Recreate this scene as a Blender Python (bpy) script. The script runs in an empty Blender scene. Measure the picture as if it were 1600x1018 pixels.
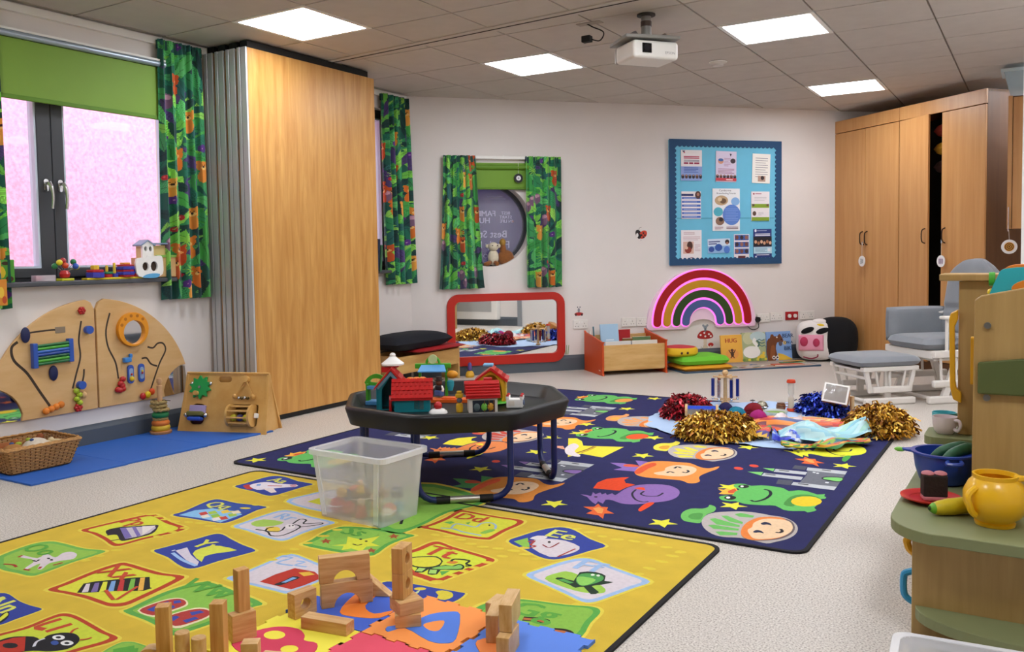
import bpy, bmesh, math, random
import numpy as np
from mathutils import Vector, Matrix
from mathutils.geometry import tessellate_polygon
random.seed(7)
PI = math.pi
SC = bpy.context.scene
COL = SC.collection

# ------------------------------------------------------------ camera, world, exposure
CAMZ = 1.0848
cam = bpy.data.cameras.new('camera')
cam.sensor_width = 36.0
cam.lens = 30.54
cam.shift_y = -0.0227
cam.clip_start = 0.02
co = bpy.data.objects.new('camera', cam)
COL.objects.link(co)
yaw, pitch, roll = -0.5473, 0.0532, -0.0156
fw = Vector((math.sin(yaw)*math.cos(pitch), math.cos(yaw)*math.cos(pitch), -math.sin(pitch)))
rt = Vector((math.cos(yaw), -math.sin(yaw), 0.0))
up = rt.cross(fw)
r2 = rt*math.cos(roll) + up*math.sin(roll)
u2 = -rt*math.sin(roll) + up*math.cos(roll)
m = Matrix.Identity(4)
for k in range(3):
    m[k][0], m[k][1], m[k][2] = r2[k], u2[k], -fw[k]
m[2][3] = CAMZ
co.matrix_world = m
SC.camera = co
SC.view_settings.view_transform = 'Standard'
SC.view_settings.look = 'None'
SC.view_settings.gamma = 1.0
SC.view_settings.exposure = 1.0
SC.view_settings.use_curve_mapping = False
LAMP = 11.0                      # radiance of the ceiling panels
w = bpy.data.worlds.new('sky'); SC.world = w; w.use_nodes = True
bg = w.node_tree.nodes['Background']
bg.inputs[0].default_value = (0.90, 0.95, 1.0, 1); bg.inputs[1].default_value = 1.9
try:
    SC.cycles.max_bounces = 8; SC.cycles.diffuse_bounces = 5; SC.cycles.sample_clamp_indirect = 6
except Exception: pass

# ------------------------------------------------------------ helpers
def lin(h):
    h = h.lstrip('#'); o = []
    for k in (0, 2, 4):
        c = int(h[k:k+2], 16)/255
        o.append(c/12.92 if c <= .04045 else ((c+.055)/1.055)**2.4)
    return tuple(o)
MATS = {}
def mat(h, rough=.5, metal=0., var=0., vs=30., bump=0., bs=200., coat=0., alpha=1., trans=0., emit=0., sheen=0., name=None, ior=1.45, stretch=None):
    key = (h, rough, metal, var, vs, bump, bs, coat, alpha, trans, emit, sheen, stretch)
    if key in MATS: return MATS[key]
    M = bpy.data.materials.new(name or 'm_'+h.strip('#')); M.use_nodes = True
    nt = M.node_tree; p = nt.nodes['Principled BSDF']; c = lin(h)
    p.inputs['Base Color'].default_value = (*c, 1)
    p.inputs['Roughness'].default_value = rough; p.inputs['Metallic'].default_value = metal
    p.inputs['IOR'].default_value = ior
    if coat: p.inputs['Coat Weight'].default_value = coat; p.inputs['Coat Roughness'].default_value = .08
    if alpha < 1: p.inputs['Alpha'].default_value = alpha
    if trans: p.inputs['Transmission Weight'].default_value = trans
    if sheen: p.inputs['Sheen Weight'].default_value = sheen
    if emit:
        p.inputs['Emission Color'].default_value = (*c, 1); p.inputs['Emission Strength'].default_value = emit
    if var or bump:
        tc = nt.nodes.new('ShaderNodeTexCoord'); vec = tc.outputs['Object']
        if stretch:
            mp = nt.nodes.new('ShaderNodeMapping'); mp.inputs['Scale'].default_value = stretch
            nt.links.new(vec, mp.inputs['Vector']); vec = mp.outputs['Vector']
    if var:
        n = nt.nodes.new('ShaderNodeTexNoise'); n.inputs['Scale'].default_value = vs; n.inputs['Detail'].default_value = 5
        nt.links.new(vec, n.inputs['Vector'])
        r = nt.nodes.new('ShaderNodeValToRGB')
        r.color_ramp.elements[0].position = .3; r.color_ramp.elements[1].position = .7
        r.color_ramp.elements[0].color = (*[max(0, x*(1-var)) for x in c], 1)
        r.color_ramp.elements[1].color = (*[min(1, x*(1+var)) for x in c], 1)
        nt.links.new(n.outputs['Fac'], r.inputs['Fac']); nt.links.new(r.outputs['Color'], p.inputs['Base Color'])
    if bump:
        n2 = nt.nodes.new('ShaderNodeTexNoise'); n2.inputs['Scale'].default_value = bs; n2.inputs['Detail'].default_value = 3
        nt.links.new(vec, n2.inputs['Vector'])
        b = nt.nodes.new('ShaderNodeBump'); b.inputs['Strength'].default_value = bump; b.inputs['Distance'].default_value = .004
        nt.links.new(n2.outputs['Fac'], b.inputs['Height']); nt.links.new(b.outputs['Normal'], p.inputs['Normal'])
    MATS[key] = M
    return M
def wood(h1, h2, scale=(1, 1, 12), rough=.4, size=3.0, coat=0., figure=.0):
    key = ('wood', h1, h2, scale, rough, size, figure)
    if key in MATS: return MATS[key]
    M = bpy.data.materials.new('wood_'+h1.strip('#')); M.use_nodes = True
    nt = M.node_tree; p = nt.nodes['Principled BSDF']; p.inputs['Roughness'].default_value = rough
    tc = nt.nodes.new('ShaderNodeTexCoord'); mp = nt.nodes.new('ShaderNodeMapping'); mp.inputs['Scale'].default_value = scale
    nt.links.new(tc.outputs['Object'], mp.inputs['Vector'])
    n = nt.nodes.new('ShaderNodeTexNoise'); n.inputs['Scale'].default_value = size; n.inputs['Detail'].default_value = 8
    n.inputs['Roughness'].default_value = .6; n.inputs['Distortion'].default_value = figure
    nt.links.new(mp.outputs['Vector'], n.inputs['Vector'])
    r = nt.nodes.new('ShaderNodeValToRGB'); r.color_ramp.elements[0].position = .32; r.color_ramp.elements[1].position = .68
    r.color_ramp.elements[0].color = (*lin(h1), 1); r.color_ramp.elements[1].color = (*lin(h2), 1)
    nt.links.new(n.outputs['Fac'], r.inputs['Fac']); nt.links.new(r.outputs['Color'], p.inputs['Base Color'])
    if coat: p.inputs['Coat Weight'].default_value = coat
    MATS[key] = M
    return M
def vcol(rough=.8, bump=0., bs=300., name='printed', sheen=0., var=.0, vs=40.):
    key = ('vcol', rough, bump, bs, sheen, var)
    if key in MATS: return MATS[key]
    M = bpy.data.materials.new(name); M.use_nodes = True; nt = M.node_tree; p = nt.nodes['Principled BSDF']
    a = nt.nodes.new('ShaderNodeAttribute'); a.attribute_name = 'Col'; p.inputs['Roughness'].default_value = rough
    out = a.outputs['Color']
    tc = nt.nodes.new('ShaderNodeTexCoord')
    if var:
        n = nt.nodes.new('ShaderNodeTexNoise'); n.inputs['Scale'].default_value = vs; n.inputs['Detail'].default_value = 6
        nt.links.new(tc.outputs['Object'], n.inputs['Vector'])
        mr = nt.nodes.new('ShaderNodeMapRange'); mr.inputs['From Min'].default_value = .3; mr.inputs['From Max'].default_value = .7
        mr.inputs['To Min'].default_value = 1-var; mr.inputs['To Max'].default_value = 1+var
        nt.links.new(n.outputs['Fac'], mr.inputs['Value'])
        mx = nt.nodes.new('ShaderNodeVectorMath'); mx.operation = 'SCALE'
        nt.links.new(out, mx.inputs[0]); nt.links.new(mr.outputs['Result'], mx.inputs['Scale']); out = mx.outputs['Vector']
    nt.links.new(out, p.inputs['Base Color'])
    if sheen: p.inputs['Sheen Weight'].default_value = sheen
    if bump:
        n2 = nt.nodes.new('ShaderNodeTexNoise'); n2.inputs['Scale'].default_value = bs
        nt.links.new(tc.outputs['Object'], n2.inputs['Vector'])
        b = nt.nodes.new('ShaderNodeBump'); b.inputs['Strength'].default_value = bump; b.inputs['Distance'].default_value = .003
        nt.links.new(n2.outputs['Fac'], b.inputs['Height']); nt.links.new(b.outputs['Normal'], p.inputs['Normal'])
    MATS[key] = M
    return M

def finish(me, name, mats, parent=None, loc=None, rot=None, bevel=0., smooth=False, ang=40, recalc=True, seg=2, solid=0.):
    if recalc:
        bm = bmesh.new(); bm.from_mesh(me); bmesh.ops.recalc_face_normals(bm, faces=bm.faces); bm.to_mesh(me); bm.free()
    if smooth:
        me.shade_smooth()
        if ang: me.set_sharp_from_angle(angle=math.radians(ang))
    for x in (mats if isinstance(mats, (list, tuple)) else [mats]): me.materials.append(x)
    o = bpy.data.objects.new(name, me); COL.objects.link(o)
    if parent: o.parent = parent
    if loc is not None: o.location = loc
    if rot is not None: o.rotation_euler = rot if isinstance(rot, (tuple, list)) else (0, 0, rot)
    if solid:
        s = o.modifiers.new('solid', 'SOLIDIFY'); s.thickness = solid; s.offset = 0
    if bevel:
        b = o.modifiers.new('bevel', 'BEVEL'); b.width = bevel; b.segments = seg; b.limit_method = 'ANGLE'; b.angle_limit = math.radians(35)
    return o

def smooth_pts(p, closed=True, n=4):
    out = []; L = len(p)
    for i in range(L if closed else L-1):
        g = (lambda k: p[k % L]) if closed else (lambda k: p[min(max(k, 0), L-1)])
        p0, p1, p2, p3 = g(i-1), g(i), g(i+1), g(i+2)
        for k in range(n):
            t = k/n; o = []
            for d in range(len(p1)):
                o.append(.5*((2*p1[d]) + (-p0[d]+p2[d])*t + (2*p0[d]-5*p1[d]+4*p2[d]-p3[d])*t*t + (-p0[d]+3*p1[d]-3*p2[d]+p3[d])*t**3))
            out.append(tuple(o))
    if not closed: out.append(tuple(p[-1]))
    return out
def circ(cx, cy, rx, ry=None, n=24, a0=0, a1=2*PI):
    ry = rx if ry is None else ry
    full = abs(a1-a0-2*PI) < 1e-6
    return [(cx+rx*math.cos(a0+(a1-a0)*k/(n if full else n-1)), cy+ry*math.sin(a0+(a1-a0)*k/(n if full else n-1))) for k in range(n)]
def rrect(x0, y0, x1, y1, r, n=5):
    o = []
    for cx, cy, a in ((x1-r, y1-r, 0), (x0+r, y1-r, 90), (x0+r, y0+r, 180), (x1-r, y0+r, 270)):
        for k in range(n+1):
            t = math.radians(a+90*k/n); o.append((cx+r*math.cos(t), cy+r*math.sin(t)))
    return o
PL = {'xy': lambda a, b, h: (a, b, h), 'xz': lambda a, b, h: (a, h, b), 'yz': lambda a, b, h: (h, a, b)}

class G:
    """collects shapes; build() links them as ONE mesh object"""
    def __init__(s): s.v = []; s.f = []; s.m = []; s.mi = 0
    def add(s, v, f):
        o = len(s.v); s.v += [tuple(x) for x in v]
        for q in f: s.f.append(tuple(o+i for i in q)); s.m.append(s.mi)
        return s
    def box(s, x0, y0, z0, x1, y1, z1):
        return s.add([(x0, y0, z0), (x1, y0, z0), (x1, y1, z0), (x0, y1, z0), (x0, y0, z1), (x1, y0, z1), (x1, y1, z1), (x0, y1, z1)],
                     [(0, 3, 2, 1), (4, 5, 6, 7), (0, 1, 5, 4), (1, 2, 6, 5), (2, 3, 7, 6), (3, 0, 4, 7)])
    def bar(s, p, q, w, h=None, upv=(0, 0, 1)):
        h = h or w; p, q = Vector(p), Vector(q); d = (q-p).normalized(); U = Vector(upv)
        if abs(d.dot(U)) > .98: U = Vector((1, 0, 0))
        a = d.cross(U).normalized(); b = a.cross(d)
        v = []
        for c in (p, q):
            for i, j in ((-1, -1), (1, -1), (1, 1), (-1, 1)): v.append(c+a*(i*w/2)+b*(j*h/2))
        return s.add(v, [(0, 3, 2, 1), (4, 5, 6, 7), (0, 1, 5, 4), (1, 2, 6, 5), (2, 3, 7, 6), (3, 0, 4, 7)])
    def tube(s, pts, r, n=10, closed=False, sm=0):
        if sm: pts = smooth_pts([tuple(p) for p in pts], closed, sm)
        P = [Vector(p) for p in pts]; L = len(P); R = list(r) if isinstance(r, (list, tuple)) else [r]*L
        if len(R) != L: k0 = len(R); R = [float(x) for x in np.interp(np.linspace(0, k0-1, L), range(k0), R)]
        rings = []; pa = None
        for i in range(L):
            d = (P[(i+1) % L]-P[i-1]) if closed else (P[min(i+1, L-1)]-P[max(i-1, 0)])
            d = d.normalized() if d.length > 1e-9 else Vector((0, 0, 1))
            if pa is None:
                U = Vector((0, 0, 1)) if abs(d.z) < .9 else Vector((1, 0, 0)); a = d.cross(U).normalized()
            else:
                a = pa-d*pa.dot(d); a = a.normalized() if a.length > 1e-6 else d.cross(Vector((0, 1, 0))).normalized()
            pa = a; b = d.cross(a)
            rings.append([P[i]+(a*math.cos(2*PI*k/n)+b*math.sin(2*PI*k/n))*R[i] for k in range(n)])
        f = []
        for i in range(L if closed else L-1):
            j = (i+1) % L
            for k in range(n): f.append((i*n+k, i*n+(k+1) % n, j*n+(k+1) % n, j*n+k))
        if not closed: f.append(tuple(range(n))[::-1]); f.append(tuple((L-1)*n+k for k in range(n)))
        return s.add([x for g in rings for x in g], f)
    def cyl(s, p, q, r, r2=None, n=20): return s.tube([p, q], [r, r if r2 is None else r2], n)
    def lathe(s, prof, n=28, c=(0, 0, 0)):
        v = []; f = []; L = len(prof)
        for r, z in prof:
            for k in range(n): v.append((c[0]+r*math.cos(2*PI*k/n), c[1]+r*math.sin(2*PI*k/n), c[2]+z))
        for i in range(L-1):
            for k in range(n): f.append((i*n+k, i*n+(k+1) % n, (i+1)*n+(k+1) % n, (i+1)*n+k))
        if prof[0][0] > 1e-5: f.append(tuple(range(n))[::-1])
        if prof[-1][0] > 1e-5: f.append(tuple((L-1)*n+k for k in range(n)))
        return s.add(v, f)
    def ball(s, c, r, nu=16, nv=10):
        r = (r, r, r) if not isinstance(r, (tuple, list)) else r; v = []; f = []
        for j in range(nv+1):
            t = PI*j/nv
            for i in range(nu):
                a = 2*PI*i/nu; v.append((c[0]+r[0]*math.sin(t)*math.cos(a), c[1]+r[1]*math.sin(t)*math.sin(a), c[2]+r[2]*math.cos(t)))
        for j in range(nv):
            for i in range(nu): f.append((j*nu+i, (j+1)*nu+i, (j+1)*nu+(i+1) % nu, j*nu+(i+1) % nu))
        return s.add(v, f)
    def prism(s, out, h0, h1, holes=(), plane='xy'):
        F = PL[plane]; loops = [list(out)]+[list(h) for h in holes]
        tri = tessellate_polygon([[Vector((a, b, 0)) for a, b in L] for L in loops])
        flat = [p for L in loops for p in L]; n = len(flat)
        v = [F(a, b, h0) for a, b in flat]+[F(a, b, h1) for a, b in flat]
        f = [tuple(t)[::-1] for t in tri]+[tuple(i+n for i in t) for t in tri]; o = 0
        for L in loops:
            k = len(L)
            for i in range(k): f.append((o+i, o+(i+1) % k, n+o+(i+1) % k, n+o+i))
            o += k
        return s.add(v, f)
    def grid(s, fn, nu, nv, wrap=False):
        v = [fn(i/nu, j/nv) for j in range(nv+1) for i in range(nu+1)]
        return s.add(v, [(j*(nu+1)+i, j*(nu+1)+i+1, (j+1)*(nu+1)+i+1, (j+1)*(nu+1)+i) for j in range(nv) for i in range(nu)])
    def xf(s, M, start=0):
        for i in range(start, len(s.v)): s.v[i] = tuple(M @ Vector(s.v[i]))
        return s
    def build(s, name, mats, parent=None, weld=False, **k):
        me = bpy.data.meshes.new(name); me.from_pydata(s.v, [], s.f)
        if any(s.m): me.polygons.foreach_set('material_index', s.m)
        if weld:
            bm = bmesh.new(); bm.from_mesh(me); bmesh.ops.remove_doubles(bm, verts=bm.verts, dist=1e-5); bm.to_mesh(me); bm.free()
        return finish(me, name, mats, parent, **k)

TX = {}
def text_tris(t):
    if t in TX: return TX[t]
    cu = bpy.data.curves.new('t', 'FONT'); cu.body = t; cu.size = 1.0; cu.resolution_u = 2
    o = bpy.data.objects.new('t', cu); COL.objects.link(o)
    dg = bpy.context.evaluated_depsgraph_get(); me = bpy.data.meshes.new_from_object(o.evaluated_get(dg))
    me.calc_loop_triangles()
    V = [tuple(v.co[:2]) for v in me.vertices]; T = [tuple(t.vertices) for t in me.loop_triangles]
    x0 = min((v[0] for v in V), default=0); x1 = max((v[0] for v in V), default=1)
    V = [(v[0]-x0, v[1]) for v in V]
    bpy.data.objects.remove(o); bpy.data.meshes.remove(me); bpy.data.curves.remove(cu)
    TX[t] = (V, T, x1-x0)
    return TX[t]
class Print:
    """flat printed or painted marks, laid one over the other with a hair of thickness"""
    def __init__(s, dz=.00018, z0=.0003): s.v = []; s.f = []; s.c = []; s.z = z0; s.dz = dz
    def _add(s, col, V, F):
        o = len(s.v); s.v += [(a, b, s.z) for a, b in V]; c = lin(col) if isinstance(col, str) else col
        for q in F: s.f.append(tuple(o+i for i in q)); s.c.append(c)
        s.z += s.dz
    def poly(s, col, pts, sm=0):
        if sm: pts = smooth_pts(pts, True, sm)
        s._add(col, pts, [tuple(t) for t in tessellate_polygon([[Vector((a, b, 0)) for a, b in pts]])]); return s
    def rect(s, col, x0, y0, x1, y1): return s.poly(col, [(x0, y0), (x1, y0), (x1, y1), (x0, y1)])
    def ell(s, col, cx, cy, rx, ry=None, rot=0, n=22):
        ry = rx if ry is None else ry; c, q = math.cos(rot), math.sin(rot)
        p = [(rx*math.cos(2*PI*k/n), ry*math.sin(2*PI*k/n)) for k in range(n)]
        p = [(cx+a*c-b*q, cy+a*q+b*c) for a, b in p]; s._add(col, p+[(cx, cy)], [(k, (k+1) % n, n) for k in range(n)]); return s
    def stroke(s, col, wd, pts, sm=3, closed=False):
        if sm and len(pts) > 2: pts = smooth_pts(pts, closed, sm)
        L = len(pts); l = []; r = []
        for i in range(L):
            a = pts[i-1] if (closed or i) else pts[i]; b = pts[(i+1) % L] if (closed or i < L-1) else pts[i]
            dx, dy = b[0]-a[0], b[1]-a[1]; q = math.hypot(dx, dy) or 1; nx, ny = -dy/q*wd/2, dx/q*wd/2
            l.append((pts[i][0]+nx, pts[i][1]+ny)); r.append((pts[i][0]-nx, pts[i][1]-ny))
        s._add(col, l+r, [(i, (i+1) % L, L+(i+1) % L, L+i) for i in range(L if closed else L-1)]); return s
    def star(s, col, cx, cy, R, rot=0, k=5, q=.45):
        return s.poly(col, [(cx+(R if i % 2 == 0 else R*q)*math.cos(rot+PI*i/k), cy+(R if i % 2 == 0 else R*q)*math.sin(rot+PI*i/k)) for i in range(2*k)])
    def text(s, col, t, x, y, size, rot=0, mirror=False, align='C', bold=0., sx=1.):
        V, T, wd = text_tris(t); c, q = math.cos(rot), math.sin(rot)
        off = {'C': -wd/2, 'L': 0, 'R': -wd}[align]
        for bx in ((-bold, bold) if bold else (0,)):
            P = []
            for a, b in V:
                a = (a+off)*size*sx+bx; b = b*size
                if mirror: a = -a
                P.append((x+a*c-b*q, y+a*q+b*c))
            s._add(col, P, T)
        return s
    def build(s, name, parent=None, M=None, rough=.75, vert=False, matl=None, loc=None, rot=None):
        V = s.v
        if vert: V = [(a, -h, b) for a, b, h in V]
        if M is not None: V = [tuple(M @ Vector(p)) for p in V]
        me = bpy.data.meshes.new(name); me.from_pydata(V, [], s.f); paint(me, s.c)
        return finish(me, name, matl or vcol(rough), parent, loc=loc, rot=rot, recalc=False)
def paint(me, cols):
    a = me.color_attributes.new('Col', 'FLOAT_COLOR', 'CORNER'); n = len(me.loops)
    arr = np.ones((n, 4), dtype=np.float32); tot = np.zeros(len(me.polygons), dtype=np.int32); me.polygons.foreach_get('loop_total', tot)
    arr[:, :3] = np.repeat(np.array(cols, dtype=np.float32), tot, axis=0); a.data.foreach_set('color', arr.ravel())

def tag(o, label, cat, group=None):
    o['label'] = label; o['category'] = cat
    if group: o['group'] = group
    return o
def thing(name, label, cat, loc=(0, 0, 0), rot=0, group=None):
    o = bpy.data.objects.new(name, None); COL.objects.link(o); o.empty_display_size = .05
    o.location = loc; o.rotation_euler = (0, 0, rot) if not isinstance(rot, tuple) else rot
    return tag(o, label, cat, group)
def struct(o): o['kind'] = 'structure'; return o
def stuff(o): o['kind'] = 'stuff'; return o

# the room's own frames of reference
CEIL = 2.5185
LWX = -4.83                                  # left (window) wall
WP = Vector((-4.209, 6.853, 0)); WD = Vector((.68413, .72936, 0)); WN = Vector((-.72936, .68413, 0)); WROT = math.radians(46.833)
def bwp(s, z=0., out=0.): return WP + WD*s - WN*out + Vector((0, 0, z))
def lwp(y, z=0., out=0.): return Vector((LWX+out, y, z))
LROT = PI/2
# ------------------------------------------------------------ the room
WALL = mat('#e2dcd8', .85, var=.02, vs=3, bump=.05, bs=60, name='wall paint')
SKIRT = mat('#525a62', .45, name='skirting vinyl')
def floor_mat():
    M = mat('#cdc5bb', .42, var=.0, name='speckled vinyl'); nt = M.node_tree; p = nt.nodes['Principled BSDF']
    tc = nt.nodes.new('ShaderNodeTexCoord')
    n = nt.nodes.new('ShaderNodeTexNoise'); n.inputs['Scale'].default_value = 170; n.inputs['Detail'].default_value = 2
    nt.links.new(tc.outputs['Object'], n.inputs['Vector'])
    r = nt.nodes.new('ShaderNodeValToRGB'); e = r.color_ramp.elements
    e[0].position = .34; e[0].color = (*lin('#8f867d'), 1); e[1].position = .46; e[1].color = (*lin('#c6beb4'), 1)
    x = e.new(.62); x.color = (*lin('#d6cfc6'), 1); x = e.new(.7); x.color = (*lin('#e6e1da'), 1)
    n2 = nt.nodes.new('ShaderNodeTexNoise'); n2.inputs['Scale'].default_value = 1.3; n2.inputs['Detail'].default_value = 4
    nt.links.new(tc.outputs['Object'], n2.inputs['Vector'])
    mr = nt.nodes.new('ShaderNodeMapRange'); mr.inputs['To Min'].default_value = .93; mr.inputs['To Max'].default_value = 1.05
    nt.links.new(n2.outputs['Fac'], mr.inputs['Value']); nt.links.new(n.outputs['Fac'], r.inputs['Fac'])
    vm = nt.nodes.new('ShaderNodeVectorMath'); vm.operation = 'SCALE'; nt.links.new(r.outputs['Color'], vm.inputs[0]); nt.links.new(mr.outputs['Result'], vm.inputs['Scale'])
    nt.links.new(vm.outputs['Vector'], p.inputs['Base Color'])
    return M
Q = bwp(4.3); CL = bwp(-.908); RX = .7
ROOM = [(LWX, -2.0), (RX, -2.0), (RX, 8.34), (Q.x, Q.y), (LWX, CL.y)]
struct(G().prism(ROOM, -.1, 0).build('floor', floor_mat()))

# ceiling: slab over the near end, tiles in a grid over what the camera sees
TILE = mat('#c4bdb5', .95, var=.03, vs=8, bump=.15, bs=500, name='ceiling tile')
ceil_o = struct(G().prism(ROOM, CEIL+.012, CEIL+.1).build('ceiling', mat('#8f877e', .9)))
def clip(poly, P):
    for i in range(len(P)):
        a, b = P[i], P[(i+1) % len(P)]; out = []
        side = lambda p: (b[0]-a[0])*(p[1]-a[1])-(b[1]-a[1])*(p[0]-a[0])
        for k in range(len(poly)):
            p, q = poly[k], poly[(k+1) % len(poly)]; sp, sq = side(p), side(q)
            if sp >= 0: out.append(p)
            if sp*sq < 0: t = sp/(sp-sq); out.append((p[0]+(q[0]-p[0])*t, p[1]+(q[1]-p[1])*t))
        poly = out
        if len(poly) < 3: return []
    return poly
GX, GY, TS = -3.5827, 5.463, .6
LCELLS = {(-1, -3), (0, 0), (3, 0), (3, 4), (3, -3), (6, 0), (6, 4), (-1, -7), (3, -7), (6, -3), (6, -7)}  # panels outside the view are added to brighten the room
SH = [(p[0], p[1]) for p in ROOM]
for j in range(-3, 9):
    for i in range(-6, 8):
        if (j, i) in LCELLS: continue
        x, y, g = GX+TS*j, GY+TS*i, .006
        pl = clip([(x+g, y+g), (x+TS-g, y+g), (x+TS-g, y+TS-g), (x+g, y+TS-g)], SH)
        if not pl: continue
        ar = abs(sum(pl[k-1][0]*pl[k][1]-pl[k][0]*pl[k-1][1] for k in range(len(pl))))/2
        if ar < .004: continue
        G().prism(pl, CEIL, CEIL+.014).build('ceiling_tile', TILE, ceil_o)
LP = 'lit square ceiling light panel '
LLAB = {(-1, -3): LP+'above the wooden folding partition', (0, 0): LP+'left of the projector, nearest the porthole curtains', (3, 0): LP+'right of the projector',
        (3, 4): LP+'just in front of the tall wardrobes'}
EM = mat('#f6f9ff', .5, emit=LAMP, name='light diffuser'); WHITE = mat('#efeeea', .45)
for k, (j, i) in enumerate(sorted(LCELLS)):
    x, y = GX+TS*j, GY+TS*i
    t = thing('ceiling_light', LLAB.get((j, i), 'square light panel added out of view for brightness, %s' % ('over the entrance end', 'above the alphabet rug', 'near the right wall', 'behind the kitchen units', 'over the right hand doorway', 'in the near left bay', 'in the near right bay', 'above the wall heater', 'at the near end', 'over the near corner', 'by the side door')[k]), 'ceiling light', (x+TS/2, y+TS/2, CEIL), 0, 'square ceiling light panels')
    G().prism(rrect(-.297, -.297, .297, .297, .004, 2), -.002, .012, holes=[rrect(-.27, -.27, .27, .27, .004, 2)]).build('frame', WHITE, t)
    G().box(-.27, -.27, .002, .27, .27, .006).build('diffuser', EM, t)
# ceiling track of the folding partition
t = thing('ceiling_track', 'dark narrow partition track running across the ceiling tiles', 'track', (0, 0, CEIL))
a, b = Vector((-4.42, 4.80, 0)), Vector((.68, 4.42, 0))
G().bar(a+Vector((0, 0, -.004)), b+Vector((0, 0, -.004)), .10, .007).build('channel', TILE, t)
G().bar(a+Vector((0, 0, -.008)), b+Vector((0, 0, -.008)), .014, .002).build('slot', mat('#2a211a', .8), t)

# left wall with two window openings
W1 = (1.95, 3.80, .985, 2.36); W2 = (4.7, 5.99, .985, 2.36); TH = .28
g = G()
ys = [-2.0, W1[0], W1[1], W2[0], W2[1], CL.y+.1]
for k in (0, 2, 4): g.box(LWX-TH, ys[k], 0, LWX, ys[k+1], CEIL+.1)
for wv in (W1, W2):
    g.box(LWX-TH, wv[0], 0, LWX, wv[1], wv[2]); g.box(LWX-TH, wv[0], wv[3], LWX, wv[1], CEIL+.1)
struct(g.build('wall_left', WALL))
# back wall with the porthole
PS, PZ, PR = -.161, 1.381, .386
g = G().prism([(-.908, 0), (4.45, 0), (4.45, CEIL+.1), (-.908, CEIL+.1)], 0, .25, holes=[circ(PS, PZ, PR, n=64)], plane='xz')
struct(g.build('wall_back', WALL, loc=WP, rot=WROT))
# walls that close the room
g = G(); d = Vector((RX, 8.34, 0))-Q; L = d.length; g.box(0, 0, 0, L, .2, CEIL+.1)
struct(g.build('wall_alcove', WALL, loc=Q, rot=math.atan2(d.y, d.x)))
struct(G().box(RX, -2, 0, RX+.2, 8.45, CEIL+.1).build('wall_right', WALL))
struct(G().box(LWX-.2, -2.2, 0, RX+.2, -2, CEIL+.1).build('wall_near', WALL))
# skirtings
def skirt(name, L, h, loc, rot):
    g = G().prism([(0, 0), (-.014, 0), (-.014, h-.03), (-.008, h-.012), (-.006, h), (0, h)], 0, L, plane='yz')
    return struct(g.build(name, SKIRT, loc=loc, rot=rot))
skirt('baseboard_left', 8.1, .125, (LWX, -1.95, 0), LROT)
skirt('baseboard_back', 4.3, .145, bwp(-.9), WROT)
skirt('baseboard_right', 10.1, .14, (RX, 8.2, 0), -PI/2)
# ceiling edge trim on the window wall
struct(G().box(LWX, -2, 2.462, LWX+.03, CL.y-.05, 2.505).build('trim_1', WHITE))

# windows
DARK = mat('#3b3e43', .4, name='anthracite frame'); GLASS = mat('#ffffff', .02, trans=1., ior=1.12, name='window glass')
BEAD = mat('#c9d6e6', .35, name='glazing bead'); CHROME = mat('#d0d2d4', .18, metal=1.)
def sash(name, par, y0, y1, z0, z1, wl, wr):
    o = G().prism([(y0, z0), (y1, z0), (y1, z1), (y0, z1)], -.035, .035, holes=[[(y0+wl, z0+.055), (y1-wr, z0+.055), (y1-wr, z1-.055), (y0+wl, z1-.055)]], plane='yz').build(name, DARK, par, bevel=.004)
    G().prism([(y0+wl, z0+.055), (y1-wr, z0+.055), (y1-wr, z1-.055), (y0+wl, z1-.055)], -.03, .03,
              holes=[[(y0+wl+.012, z0+.067), (y1-wr-.012, z0+.067), (y1-wr-.012, z1-.067), (y0+wl+.012, z1-.067)]], plane='yz').build('glazing_bead', BEAD, o)
    G().box(-.004, y0+wl, z0+.055, .004, y1-wr, z1-.055).build('pane', GLASS, o)
    return o
def window(n, wv, mull):
    t = bpy.data.objects.new('window_%d' % n, None); COL.objects.link(t); struct(t); t.location = (LWX-.10, 0, 0)
    G().prism([(wv[0], wv[2]), (wv[1], wv[2]), (wv[1], wv[3]), (wv[0], wv[3])], -.045, .02, holes=[[(wv[0]+.03, wv[2]+.03), (wv[1]-.03, wv[2]+.03), (wv[1]-.03, wv[3]-.03), (wv[0]+.03, wv[3]-.03)]], plane='yz').build('window_frame', DARK, t)
    s1 = sash('sash', t, wv[0]+.03, mull, wv[2]+.02, wv[3]-.02, .06, .085); s2 = sash('sash', t, mull+.003, wv[1]-.03, wv[2]+.02, wv[3]-.02, .07, .06)
    if n == 1:
        for s, y in ((s1, mull-.045), (s2, mull+.04)):
            g = G(); g.prism(rrect(y-.014, 1.50, y+.014, 1.57, .012), .035, .045, plane='yz'); g.cyl((.045, y, 1.545), (.075, y, 1.545), .009)
            g.tube([(.07, y, 1.55), (.078, y+.012, 1.52), (.078, y+.018, 1.46), (.074, y+.014, 1.40)], [.012, .011, .009, .008], 8, sm=3)
            g.build('handle', CHROME, s, smooth=True)
    G().box(-.02, wv[0]-.02, .958, .17, wv[1]-.10, .985).build('window_sill', mat('#4a4d52', .4), t, bevel=.006)
    return t
window(1, W1, 2.945); window(2, W2, 5.3)
# outside: pink rendered wall across a narrow yard
o = struct(G().box(-7.5, -3, -.4, -7.3, 6.3, 4.2).build('wall_outside', mat('#e39fba', .9, var=.2, vs=38, bump=.8, bs=45, name='pink render')))
struct(G().box(-30, -30, -.6, LWX-TH, 40, -.4).build('ground_outside', mat('#9a958f', .9)))

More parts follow.
